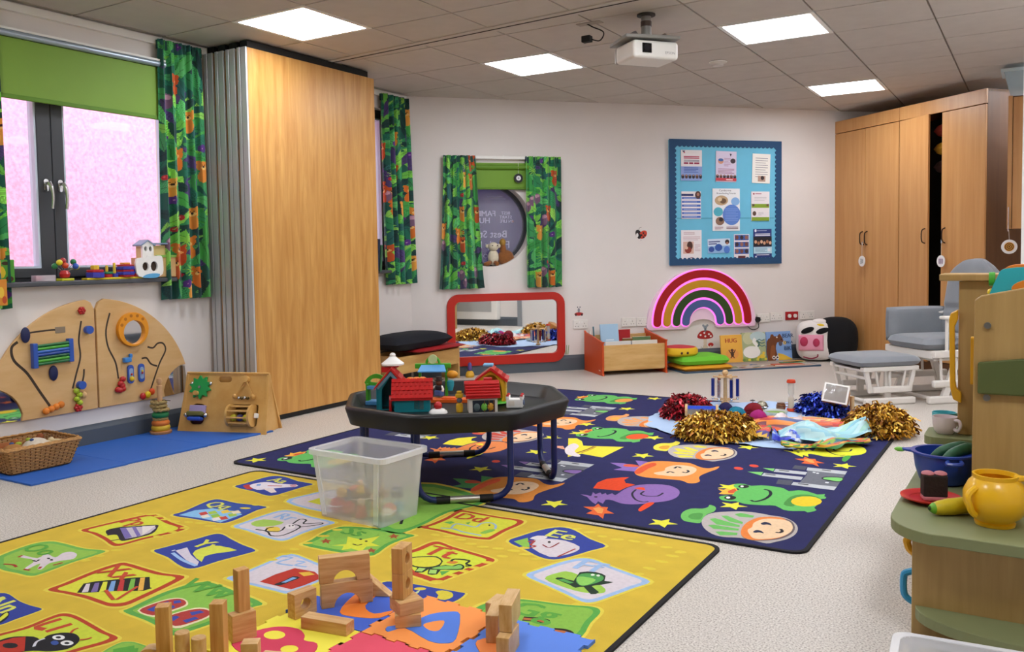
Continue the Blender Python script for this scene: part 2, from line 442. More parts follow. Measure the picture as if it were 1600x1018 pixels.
# porthole glass with the sign stuck on it
t = bpy.data.objects.new('window_3', None); COL.objects.link(t); struct(t); t.location = bwp(PS, PZ); t.rotation_euler = (0, 0, WROT)
g = G().prism(circ(0, 0, PR-.001, n=64), .13, .19, holes=[circ(0, 0, PR-.03, n=64)], plane='xz'); g.build('window_frame', DARK, t)
g = G().prism(circ(0, 0, PR-.03, n=64), .155, .16, plane='xz'); g.build('pane', mat('#ffffff', .03, alpha=.12), t)
sg = bpy.data.objects.new('window_sign', None); COL.objects.link(sg); sg.parent = t; sg.location = (0, .215, 0)
def film(base):
    M = base.copy(); nt = M.node_tree; p_ = nt.nodes['Principled BSDF']; o_ = nt.nodes['Material Output']
    tr = nt.nodes.new('ShaderNodeBsdfTranslucent'); mx = nt.nodes.new('ShaderNodeMixShader'); mx.inputs['Fac'].default_value = .3
    if p_.inputs['Base Color'].links: nt.links.new(p_.inputs['Base Color'].links[0].from_socket, tr.inputs['Color'])
    else: tr.inputs['Color'].default_value = p_.inputs['Base Color'].default_value
    nt.links.new(p_.outputs[0], mx.inputs[1]); nt.links.new(tr.outputs[0], mx.inputs[2]); nt.links.new(mx.outputs[0], o_.inputs['Surface']); return M
g = G(); g.add([(x, 0, z) for x, z in circ(0, 0, PR+.12, n=48)], [tuple(range(48))]); g.build('sign_film', film(mat('#352a58', .5, name='purple film')), sg)
p = Print(); wt = '#d2cde6'
p.text(wt, 'FAMILY', -.02, .085, .075, mirror=True, bold=.0012); p.text(wt, 'HUBS', -.045, .02, .075, mirror=True, bold=.0012)
p.text(wt, 'BEST', .20, .10, .042, mirror=True, bold=.0008); p.text(wt, 'START', .20, .062, .042, mirror=True, bold=.0008); p.text(wt, 'IN LIFE', .205, .024, .042, mirror=True, bold=.0008)
p.star('#c0623c', .27, .035, .014)
p.text(wt, 'Best Start', .02, -.115, .095, mirror=True, bold=.0008); p.text(wt, 'Family Hub', .02, -.215, .095, mirror=True, bold=.0008); p.text(wt, 'Camborne', .045, -.31, .095, mirror=True, bold=.0008)
p.rect('#8e88ab', .02, .262, .17, .272); p.rect('#8e88ab', .05, .243, .2, .253)
p.build('sign_lettering', sg, vert=True)
# ------------------------------------------------------------ folding partition
OAK = wood('#b9803a', '#d6a35c', (7, 7, .55), .38, 3.2, figure=.6)
ALU = mat('#c6c8ca', .38, metal=.35, name='aluminium'); BLACK = mat('#141414', .7); ALUD = mat('#55585c', .5, metal=.6)
t = thing('folding_partition', 'tall oak folding partition stacked against the window wall with aluminium edges', 'partition', (-4.40, 3.97, 0))
for k in range(4):
    x1 = -k*.106; x0 = x1-.084
    leaf = G().box(x0+.008, .012, .035, x1, 1.262, 2.462).build('leaf', OAK, t, bevel=.002)
    g = G()
    g.box(x0+.004, -.006, .035, x0+.030, .011, 2.464); g.box(x0+.030, .002, .035, x0+.036, .011, 2.455); g.box(x0+.036, -.003, .035, x1-.001, .011, 2.464)
    g.build('edge_profile', ALU, leaf, bevel=.0015)
    G().box(x0+.0305, .0005, .036, x0+.0355, .0018, 2.45).build('groove', BLACK, leaf)
    G().box(x0+.012, .02, .004, x1-.006, 1.255, .035).build('bottom_seal', BLACK, leaf)
    G().box(x0+.012, .02, 2.464, x1-.008, 1.2, 2.508).build('top_seal', BLACK, leaf)

# ------------------------------------------------------------ curtains with a jungle print
def jungle(nu, nv, wd, ht, seed):
    rs = np.random.RandomState(seed); U, V = np.meshgrid((np.arange(nu)+.5)/nu*wd, (np.arange(nv)+.5)/nv*ht)
    img = np.empty((nv, nu, 3)); img[:] = lin('#14564a')
    def blob(mask, col): img[mask] = lin(col)
    SZ = 1.3
    def rot(cx, cy, a): return (U-cx)*math.cos(a)+(V-cy)*math.sin(a), -(U-cx)*math.sin(a)+(V-cy)*math.cos(a)
    n = int(wd*ht*260); lo = rs.choice(['#176a52', '#0c3a3c', '#2f8a56', '#1f5f5c', '#3a9a4a', '#4aa84a', '#6cc04a', '#8fd45a', '#123c3a', '#5ab868', '#4a3a70', '#7cc84c', '#3f9a5c'], n)
    for k in range(n):
        cx, cy, a = rs.rand()*wd, rs.rand()*ht, rs.rand()*2*PI; L = .06+.075*rs.rand(); w_ = L*(.22+.22*rs.rand())
        s, q = rot(cx, cy, a); mk = (np.abs(s) < L) & (np.abs(q) < w_*(1-(s/L)**2))
        blob(mk, lo[k]); dk = tuple(c*.55 for c in lin(lo[k])); img[mk & (np.abs(q) < .0022)] = dk
        if rs.rand() < .35:
            img[mk & (((s*1.0+np.abs(q)*1.2) % .016) < .004)] = tuple(min(1, c*1.5) for c in lin(lo[k]))
    for k in range(int(wd*ht*38)):
        cx, cy = rs.rand()*wd, rs.rand()*ht; kind = rs.rand()
        if kind < .42:      # orange beast: body, head, ears, nose
            a = rs.rand()*.8-.4; c = rs.choice(['#e0882e', '#d8701f', '#c85420', '#e8a040'])
            s, q = rot(cx, cy-.06, a); blob((s/.03)**2+(q/.05)**2 < 1, c)
            s, q = rot(cx, cy, a); blob((s/.036)**2+(q/.033)**2 < 1, c)
            for e in (-.028, .028): blob((U-cx-e)**2+(V-cy-.028)**2 < .012**2, c)
            blob(((U-cx)/.018)**2+((V-cy+.011)/.013)**2 < 1, '#f0c070'); blob((U-cx)**2+(V-cy+.004)**2 < .008**2, '#3a1c12')
            for e in (-.009, .009): blob((U-cx-e)**2+(V-cy-.008)**2 < .0035**2, '#20120c')
        elif kind < .58:
            c = '#5a2e86'
            for e in range(5): blob((U-cx-.013*math.cos(e*1.257))**2+(V-cy-.013*math.sin(e*1.257))**2 < .014**2, c)
            blob((U-cx)**2+(V-cy)**2 < .005**2, '#c080c0')
        elif kind < .76: blob((U-cx)**2+(V-cy)**2 < .017**2, '#b81f2c'); blob((U-cx+.004)**2+(V-cy-.004)**2 < .005**2, '#e06050')
        elif kind < .86: blob(((U-cx)/.028)**2+((V-cy)/.05)**2 < 1, '#7c5c78'); blob(((U-cx)/.02)**2+((V-cy-.025)/.016)**2 < 1, '#c897ac')
        else:               # palm burst
            for e in range(11):
                a = e*2*PI/11; s, q = rot(cx, cy, a); blob((s > 0) & (s < .06) & (np.abs(q) < .006*(1-s/.06)), '#8fce4c')
    return img
FAB = vcol(.85, name='jungle print cotton', sheen=.2)
def curtain(label, loc, rot, w0, w1, h, shift, folds, seed, amp=.030):
    t = thing('curtain', label, 'curtain', loc, rot, 'jungle print curtains')
    wd = max(w0, w1)*1.25; nu, nv = int(wd/.0042), int(h/.0045); ph = seed*1.7
    img = jungle(nu, nv, wd, h, seed); v = np.empty(((nv+1), (nu+1), 3))
    u = np.linspace(0, 1, nu+1)[None, :]; q = np.linspace(0, 1, nv+1)[:, None]      # q: 0 bottom .. 1 top
    wv = w1+(w0-w1)*q**.7; top = np.clip((q-.93)/.07, 0, 1)
    fl = np.sin(2*PI*folds*u+ph+.5*np.sin(3*u+q*1.5)); am = amp*(.55+.6*(1-q))*(1-.5*top)
    v[:, :, 0] = (u-.5)*wv+shift*(1-q)+.004*np.cos(4*PI*folds*u+ph)
    v[:, :, 1] = -.055-am*fl-.006*np.sin(2*PI*folds*2.3*u+seed)-top*.008*np.sin(2*PI*folds*3*u)
    v[:, :, 2] = h*q+.004*np.sin(2*PI*folds*u+ph)*(1-q)
    idx = np.arange((nv+1)*(nu+1)).reshape(nv+1, nu+1)
    F = np.stack([idx[:-1, :-1], idx[:-1, 1:], idx[1:, 1:], idx[1:, :-1]], -1).reshape(-1, 4)
    me = bpy.data.meshes.new('curtain'); me.from_pydata(v.reshape(-1, 3).tolist(), [], F.tolist()); paint(me, img.reshape(-1, 3))
    finish(me, 'fabric', FAB, t, smooth=True, ang=0, recalc=False)
    g = G().box(-w0/2, -.05, h-.06, w0/2, -.035, h-.005); g.build('heading_tape', mat('#1d4a40', .9), t)
    return t
curtain('long jungle print curtain between the pink view window and the partition', lwp(3.765, .845), LROT, .34, .385, 1.645, .0, 5, 3)
curtain('jungle print curtain hanging by the window beyond the partition', lwp(5.955, .86), LROT, .37, .39, 1.62, .03, 5, 9)
curtain('short jungle print curtain on the left side of the porthole', bwp(-.455, .80), WROT, .29, .42, 1.20, -.0, 5, 5)
curtain('short jungle print curtain on the right side of the porthole', bwp(.332, .795), WROT, .34, .335, 1.205, -.01, 5, 12)
curtain('end of a jungle print curtain at the far left edge of the picture', lwp(2.455, .845), LROT, .3, .3, 1.645, 0, 4, 4)

# rails, blinds
GRN = mat('#7da33a', .6, var=.03, vs=4, name='green blind'); GRND = mat('#5f8a22', .6)
t = thing('roller_blind', 'wide lime green roller blind half lowered over the pink view window', 'blind', lwp(2.80, 1.985), LROT)
G().box(-.87, -.028, .02, .84, -.025, .33).build('blind_fabric', GRN, t)
G().box(-.87, -.034, 0, .84, -.018, .025).build('bottom_bar', GRND, t, bevel=.004)
g = G(); g.cyl((-.88, -.04, .35), (.85, -.04, .35), .019); g.build('cassette', mat('#aebdcb', .3, metal=.5), t, smooth=True)
G().box(-.88, -.055, .366, .85, -.005, .378).build('top_rail', WHITE, t)
t = thing('roller_blind', 'short lime green roller blind above the porthole', 'blind', bwp(-.06, 1.70), WROT)
G().box(-.30, -.022, .01, .27, -.019, .24).build('blind_fabric', mat('#6f9a2c', .6), t)
g = G(); g.cyl((-.30, -.03, .005), (.27, -.03, .005), .009); g.build('bottom_bar', GRND, t, smooth=True)
g = G(); g.cyl((-.31, -.03, .20), (.28, -.03, .20), .022); g.build('roller', mat('#5f8a22', .6), t, smooth=True)
t = thing('curtain_rail', 'white curtain rail across the top of the porthole window', 'curtain rail', bwp(-.06, 1.985), WROT)
G().box(-.55, -.045, -.012, .58, -.03, .014).build('rail', WHITE, t, bevel=.003)
for x in (-.25, .02, .2): G().box(x-.01, -.032, -.01, x+.01, 0, .02).build('bracket', WHITE, t)
t = thing('hanging_disc', 'small round black and white disc hanging in front of the porthole blind', 'disc', bwp(.095, 1.80, .05), WROT)
g = G().prism(circ(0, 0, .042, n=28), -.004, .004, plane='xz'); g.build('disc', mat('#15151a', .5), t)
p = Print(z0=.005); p.ell('#e8e8ee', 0, 0, .022); p.star('#8a8a94', 0, 0, .013, k=6); p.build('printed_centre', t, vert=True)
g = G().tube([(0, 0, .042), (0, 0, .175)], .0012, 5); g.build('cord', WHITE, t)
# books standing on the far sill
for k, (c, hh) in enumerate((('#2f5a3a', .24), ('#1d2f4c', .27), ('#3a6a4a', .22))):
    o = G().box(-.012, -.09, 0, .012, .05, hh).build('book', mat(c, .6), loc=(LWX+.0, 5.60+.035*k, .985), rot=(.08, 0, LROT)); tag(o, 'thin dark book leaning at the sill beyond the partition, number %s from the corner' % ('third', 'second', 'first')[k], 'book', 'books on the far sill')

# ------------------------------------------------------------ notice board
t = thing('notice_board', 'big square light blue notice board with a navy scalloped border', 'notice board', bwp(2.235, 1.582), WROT)
HW, HH = .612, .607
G().box(-HW, -.022, -HH, HW, 0, HH).build('backing', mat('#6fc0e0', .8, var=.03, vs=6, name='blue backing paper'), t, bevel=.003)
for k in range(4):
    L_, O_ = (HW+.004, HH+.004) if k % 2 == 0 else (HH+.004, HW+.004); nb = 27
    st = [(-L_, -O_), (L_, -O_)]+[(L_-2*L_*q/(nb*6), -O_+.058+.016*abs(math.sin(PI*q/6))) for q in range(nb*6+1)]
    G().prism(st, -.0300+.0004*k, -.0235, plane='xz').xf(Matrix.Rotation(PI/2*k, 4, 'Y')).build('scalloped_border', mat('#1f4a73', .7), t)
G().box(-HW+.075, -.0235, -.155, HW-.075, -.022, -.150).build('seam', mat('#3a87a5', .8), t)
def poster(label, cx, cz, w0_, h0_, wd, hg, fn, bgc='#ece6ea', tilt=0.):
    o = thing('poster', label, 'poster', bwp(2.235+cx, 1.582+cz, .026), (0, tilt, WROT), 'posters pinned on the blue notice board')
    G().box(-wd/2, -.0025, -hg/2, wd/2, -.0005, hg/2).build('sheet', mat(bgc, .6), o)
    p = Print(z0=.003); fn(p, w0_, h0_); p.build('print', o, vert=True, rough=.6, M=Matrix.Diagonal((wd/w0_, 1, hg/h0_, 1)))
def lines(p, col, x0, x1, y, n, dy, th=.003):
    for k in range(n): p.rect(col, x0, y-k*dy-th, x1-(.02 if k % 3 == 2 else 0), y-k*dy)
def people(p, y, wd, n=6):
    for k in range(n):
        x = -wd*.42+wd*.84*k/(n-1); p.ell(('#2a2430', '#5a3a34', '#20242e')[k % 3], x, y, .013, .02); p.ell('#c89a86', x, y+.012, .006)
def f1(p, w_, h): 
    p.rect('#8fa6de', -w_/2, -h/2, w_/2, -.01); lines(p, '#b03a58', -.07, .07, .085, 2, .014, .009); lines(p, '#4a4560', -.07, .07, .05, 2, .011, .005)
    p.rect('#9c2350', -.07, .012, -.03, .028); p.rect('#9c2350', -.022, .012, .015, .028); p.rect('#9c2350', .023, .012, .07, .028); lines(p, '#4868b8', -.07, .06, -.02, 4, .014, .006); people(p, -.105, w_); p.poly('#2a2a5a', [(-.085, .135), (-.06, .135), (-.07, .115)]); p.ell('#d04060', -.066, .118, .006)
def f2(p, w_, h):
    p.rect('#dcd0e8', -w_/2, -h/2, w_/2, h/2); p.ell('#d79a7c', -.05, .05, .026); p.ell('#3a63a8', -.05, .062, .024, .014); p.ell('#3c2a34', .062, .055, .024); p.poly('#20203a', [(.03, .125), (.05, .12), (.04, .095)])
    lines(p, '#b78fae', -.02, .04, .08, 6, .014, .005); lines(p, '#a86f8f', -.075, .075, -.02, 4, .013, .005); people(p, -.095, w_); p.rect('#c23a48', -w_/2, -.135, w_/2, -.108); p.rect('#f4dcdc', .0, -.128, .06, -.118)
def f3(p, w_, h): lines(p, '#8b8794', -.055, .06, .10, 9, .022, .005); p.rect('#b89a8a', -.03, -.125, .04, -.07); p.ell('#33262a', .012, -.09, .016, .02)
def f4(p, w_, h):
    p.rect('#27336e', -w_/2, .085, .02, .105)
    for k in range(6): p.rect('#4a6fc4', -w_/2+.004, .055-.035*k, w_/2-.004, .075-.035*k); p.rect('#c8d4f0', -w_/2+.02, .063-.035*k, .05, .067-.035*k)
    p.ell('#4a2e2c', .06, .095, .026, .036); p.ell('#a87460', .06, .1, .012, .016)
def f5(p, w_, h):
    p.text('#2f3550', 'Camborne', -.01, .178, .026); p.text('#2f3550', 'Breastfeeding Friends', 0, .152, .023, sx=.9)
    p.ell('#bfa27e', -.045, .09, .062, .048); p.ell('#6a5038', -.03, .085, .03, .026); p.ell('#e0c8a0', -.06, .1, .02)
    p.ell('#86b4e6', .085, .08, .04); p.ell('#4fb0c4', -.075, -.02, .044); p.ell('#5b83d2', .05, -.05, .084, .1); lines(p, '#8fb0ec', -.01, .11, .01, 8, .016, .003); p.ell('#8a6a58', -.06, -.11, .04); p.ell('#2c2024', -.05, -.095, .02)
    lines(p, '#b08898', -.11, -.03, -.165, 3, .01, .004); lines(p, '#8a6878', .0, .11, -.165, 2, .014, .007)
def f6(p, w_, h):
    p.ell('#8a2038', -.065, .118, .008); p.rect('#a35b70', -.05, .115, .01, .122); lines(p, '#9fa0a8', -.06, .06, .085, 3, .014, .003); p.rect('#86a52e', -w_/2+.004, -.015, w_/2-.004, .022); p.ell('#5a4238', -.07, .01, .012); p.ell('#7a5a48', .07, .01, .012)
    p.ell('#5a4238', -.06, -.07, .018, .022); lines(p, '#9fa0a8', -.02, .03, -.06, 3, .012, .003); p.rect('#86a52e', -w_/2+.004, -h/2, w_/2-.004, -.105)
def f7(p, w_, h): lines(p, '#a06878', -.07, .03, .115, 2, .012, .004); lines(p, '#b98c98', -.075, .08, .075, 3, .014, .004); p.rect('#d8b2a4', -.075, -.085, .02, .03); p.ell('#4a2a22', -.015, -.01, .026, .042); p.ell('#8c3428', -.03, -.05, .03, .03); p.ell('#e0b8a0', -.045, -.03, .014); lines(p, '#b98c98', .03, .08, 0, 5, .014, .003); p.rect('#8a4a68', -.012, -.125, .012, -.118)
def f8(p, w_, h): p.rect('#8fb8e4', -w_/2, -h/2, w_/2, .0); p.rect('#2f3a80', -.095, .036, .01, .046); p.rect('#2f3a80', -.095, .016, -.02, .026); p.ell('#2c4f9c', -.07, -.03, .026); p.ell('#2c56a8', -.005, -.015, .034); p.ell('#4a78c8', .07, -.04, .028, .034); p.ell('#332226', .075, .035, .02, .022); p.ell('#a87460', .075, .022, .012)
def f9(p, w_, h):
    for k in range(3):
        p.rect('#3c5fa8', -w_/2+.006, .055-.065*k, w_/2-.006, .105-.065*k)
        for q in range(3): p.ell(('#7a4a40', '#3c2a30', '#94645a')[(k+q) % 3], -.045+.045*q, .082-.065*k, .016, .02)
    p.rect('#5c2830', -.035, -.115, .035, -.092)
def f10(p, w_, h):
    p.ell('#e8e8f4', -.065, .125, .01, .014); p.rect('#9aa4c8', -.05, .12, .04, .128); lines(p, '#e8ecf8', -.07, .07, .095, 2, .014, .007)
    p.rect('#1a1a26', -w_/2, -.03, w_/2, .065)
    for k in range(6): p.ell(('#d8a888', '#b07858', '#e0b89c')[k % 3], -.065+.027*k, .015-.012*(k % 2), .012, .017)
    p.rect('#b8dcec', -w_/2, -.1, w_/2, -.035); lines(p, '#3a5a90', -.07, .04, -.045, 4, .012, .003); p.rect('#e8ecf4', .045, -.08, .07, -.05); lines(p, '#e8ecf8', -.06, .06, -.11, 1, .01, .006); p.ell('#d8dcec', -.065, -.13, .008)
poster('top left poster with a red heading and blue lower half', -.38, .36, .19, .285, .225, .295, f1)
poster('top middle lilac poster with two round portraits and a red foot', -.005, .352, .19, .29, .225, .30, f2, tilt=.02)
poster('plain white text poster in the top right corner of the board', .385, .338, .165, .28, .20, .29, f3, '#f2efe8', tilt=.03)
poster('blue striped poster at the left of the middle row', -.385, -.025, .175, .255, .21, .265, f4)
poster('large centre poster about breastfeeding friends with blue circles', -.005, -.07, .255, .41, .30, .415, f5, '#eef0f4')
poster('white poster with two green bands at the right of the middle row', .375, -.035, .18, .28, .205, .29, f6)
poster('pale pink poster with a dark haired portrait, bottom left of the board', -.385, -.41, .185, .275, .22, .285, f7)
poster('small landscape blue poster at the bottom of the board', -.085, -.425, .205, .135, .245, .14, f8, '#cfe0f4', tilt=-.03)
poster('narrow poster with rows of small photos at the bottom of the board', .165, -.43, .145, .225, .17, .235, f9)
poster('navy poster with a group photo, bottom right of the board', .40, -.405, .17, .28, .205, .285, f10, '#27397e', tilt=-.01)

# ------------------------------------------------------------ rainbow light
t = thing('rainbow_light', 'pink glowing rainbow shaped wall light with four coloured bands', 'wall light', bwp(1.965, .36), WROT)
def arch(ri, ro, z0, n=40, legs=.0, cap=True):
    o = [(ro*math.cos(PI*k/n), z0+ro*math.sin(PI*k/n)) for k in range(n+1)]
    c = (ri+ro)/2; h = (ro-ri)/2
    lc = [(-c+h*math.cos(PI+PI*k/8), z0+h*math.sin(PI+PI*k/8)) for k in range(1, 8)]
    i_ = [(ri*math.cos(PI-PI*k/n), z0+ri*math.sin(PI-PI*k/n)) for k in range(n+1)]
    rc = [(c+h*math.cos(PI+PI*k/8), z0+h*math.sin(PI+PI*k/8)) for k in range(1, 8)]
    return o+lc+i_+rc
SC_ = .91
pts = [(.59*math.cos(PI*k/48), .02+.56*math.sin(PI*k/48)) for k in range(49)]
base = [(.59, -.0), (.575, -.02)][::-1]
out = [(.575, -.01), (.592, .015)]+pts[1:-1]+[(-.592, .015), (-.575, -.01), (-.17, -.01), (-.155, 0)]+[(.145*math.cos(PI-PI*k/14), .08*math.sin(PI-PI*k/14)) for k in range(15)]+[(.155, 0), (.17, -.01)]
G().prism(out, -.03, 0, plane='xz').build('backboard', mat('#f4d6ea', .4, name='white acrylic'), t, bevel=.004)
GLOW = mat('#ff6fe0', .5, emit=.62, name='pink led')
for nm, c, ri, ro in (('red_band', '#a80d12', .452, .532), ('yellow_band', '#c8921a', .350, .428), ('green_band', '#2f4a1c', .248, .326), ('blue_band', '#4a5f96', .148, .226)):
    a_ = [(x, z*.955) for x, z in arch(ri, ro, .06)]; b_ = [(x, z*.955) for x, z in arch(ri-.010, ro+.010, .06)]
    band = G().prism(a_, -.052, -.04, plane='xz').build(nm, mat(c, .45), t, bevel=.003)
    G().prism(b_, -.0345, -.0305, plane='xz').build('glow_strip', GLOW, band)

# ------------------------------------------------------------ wall mirror
RED = mat('#b8200f', .45, name='red mirror frame')
t = thing('wall_mirror', 'low landscape mirror in a thick red rounded frame', 'mirror', bwp(-.025, .415), WROT)
G().prism(rrect(-.565, -.325, .562, .332, .115, 8), -.03, 0, holes=[rrect(-.492, -.242, .492, .262, .05, 6)], plane='xz').build('frame', RED, t, bevel=.006)
G().prism(rrect(-.5, -.25, .5, .27, .05, 6), -.008, -.002, plane='xz').build('mirror_glass', mat('#f4f6f6', .015, metal=1., name='mirror silver'), t)

# ------------------------------------------------------------ sockets, stickers
SOCK = mat('#e6e2dc', .4)
def socket(label, s, z, wd=.146, hg=.086, red=False, name='wall_socket'):
    t = thing(name, label, 'socket', bwp(s, z), WROT, 'sockets along the back wall')
    G().box(-wd/2, -.012, -hg/2, wd/2, 0, hg/2).build('plate', mat('#a5141c', .4) if red else SOCK, t, bevel=.004)
    if red:
        for x in (-.033, .033): g = G().cyl((x, -.024, 0), (x, -.012, 0), .019); g.build('knob', SOCK, t, smooth=True)
    else:
        p = Print(z0=.0125)
        for x in (-wd*.26, wd*.26):
            p.rect('#3a3a3c', x-.003, .005, x+.003, .013); p.rect('#3a3a3c', x-.017, -.02, x-.009, -.015); p.rect('#3a3a3c', x+.009, -.02, x+.017, -.015)
        p.build('holes', t, vert=True)
        for x in (-wd*.09, wd*.09): G().box(x-.006, -.015, .012, x+.006, -.012, .028).build('switch', WHITE, t)
socket('double white socket below the little bug sticker', .698, .432)
socket('white socket behind the orange book box, left one', 1.19, .435); socket('white socket behind the orange book box, right one', 1.345, .435)
socket('white socket holding the black plug beside the rainbow light', 2.655, .425); socket('white socket just left of the red wall plate', 2.805, .436)
socket('red wall plate with two white round knobs', 2.983, .437, red=True, name='red_wall_plate'); socket('white socket above the cow cushion', 3.16, .437, .17)
o = thing('plug', 'black plug with its lead beside the rainbow light', 'plug', bwp(2.575, .415), WROT)
g = G().cyl((0, -.05, 0), (0, -.013, 0), .026, .028); g.build('plug_body', BLACK, o, smooth=True)
g = G().tube([(0, -.04, -.02), (-.0, -.05, -.08), (-.06, -.03, -.10), (-.12, -.02, -.05)], .004, 6, sm=4); g.build('lead', BLACK, o, smooth=True)
def sticker(label, s, z, fn):
    o = thing('wall_sticker', label, 'sticker', bwp(s, z, .001), WROT, 'insect and mushroom wall stickers'); p = Print(); fn(p); p.build('decal', o, vert=True, rough=.6)
def lady(p):
    p.ell('#1e1a1c', -.03, .01, .03, .045, .5); p.ell('#c23a1c', .015, .005, .048, .034, .7); p.ell('#1a1416', -.025, -.01, .02, .026)
    for x, y in ((.02, .02), (.035, .0), (.0, .0), (.02, -.02)): p.ell('#1a1416', x, y, .009)
    p.ell('#e8e4e0', -.045, -.0, .012, .02); p.stroke('#2a2224', .003, [(-.03, .05), (-.02, .07), (0, .075)]); p.stroke('#2a2224', .003, [(-.01, -.04), (-.005, -.055)])
sticker('ladybird sticker on the bare wall left of the notice board', 1.335, 1.27, lady)
def bug(p):
    p.ell('#8a8a90', 0, .03, .012, .022); p.ell('#5a5a62', -.012, .06, .006); p.ell('#5a5a62', .012, .06, .006); p.ell('#b02222', 0, -.005, .045, .016)
    for x in (-.03, .03): p.ell('#3a2020', x, -.012, .009, .012)
sticker('small red and grey bug sticker above the socket by the mirror', .685, .535, bug)
def mush(p):
    p.rect('#d8c8b0', -.018, -.12, .018, 0); p.ell('#cfc0a4', 0, -.1, .028, .03); p.poly('#a8201c', [(-.085, .0), (-.08, .03), (-.05, .06), (0, .07), (.05, .06), (.08, .03), (.085, 0), (.04, -.015), (-.04, -.015)], 3)
    for x, y in ((-.05, .025), (-.01, .045), (.04, .03), (.0, .01), (.06, .01)): p.ell('#f0e8e4', x, y, .011, .009)
    p.ell('#c02820', .06, -.075, .03, .02); p.rect('#d8c8b0', .05, -.13, .066, -.08); p.ell('#8a949c', 0, .1, .02, .018); p.ell('#8a949c', -.022, .118, .012); p.ell('#8a949c', .022, .118, .012); p.ell('#6a747c', 0, .075, .012, .02)
    p.stroke('#6a8a4a', .006, [(-.05, -.13), (-.045, -.09)]); p.stroke('#6a8a4a', .006, [(-.035, -.13), (-.03, -.1)])
sticker('red toadstool sticker with a grey mouse under the rainbow light', 2.01, .255, mush)
def grass(p):
    for x in (-.012, 0, .012): p.stroke('#7fa050', .006, [(x, -.04), (x*1.8, .05)])
sticker('tuft of grass sticker beside the red mirror frame', .56, .19, grass)
o = thing('porthole_monkey', 'cream plush monkey sitting in the porthole reveal', 'soft toy', bwp(-.125, 1.003, -.07), WROT)
CRM = mat('#d9cdb4', .95, var=.08, vs=60, sheen=.3); BRN = mat('#8a5426', .95, var=.15, vs=60, sheen=.3)
g = G().ball((0, 0, .075), (.052, .045, .075)); g.build('body', CRM, o, smooth=True)
g = G().ball((0, -.01, .175), (.05, .045, .042)); g.build('head', CRM, o, smooth=True)
for x in (-.055, .055): g = G().ball((x, 0, .18), (.018, .01, .018)); g.build('ear', CRM, o, smooth=True)
for x in (-.018, .03): g = G().ball((x, -.052, .185), .006, 8, 6); g.build('eye', BLACK, o, smooth=True)
for x in (-.07, .02): g = G().tube([(x*.5, -.02, .03), (x, -.06, .018), (x*1.4, -.05, .015)], [.02, .022, .016], 10, sm=3); g.build('leg', BRN, o, smooth=True)
o = thing('porthole_pony', 'brown plush animal lying beside the cream monkey in the porthole', 'soft toy', bwp(.0, 1.003, -.09), WROT)
g = G().ball((0, 0, .07), (.08, .05, .075)); g.build('body', BRN, o, smooth=True)
g = G().tube([(.02, 0, .08), (.05, -.01, .06), (.08, -.015, .045)], [.04, .034, .022], 10, sm=3); g.build('leg', BRN, o, smooth=True)
g = G().tube([(-.02, 0, .11), (-.03, 0, .19)], [.035, .028], 10); g.build('neck', BRN, o, smooth=True)
g = G().ball((-.03, -.01, .215), (.03, .03, .035)); g.build('head', mat('#a8803a', .95, var=.25, vs=50), o, smooth=True)
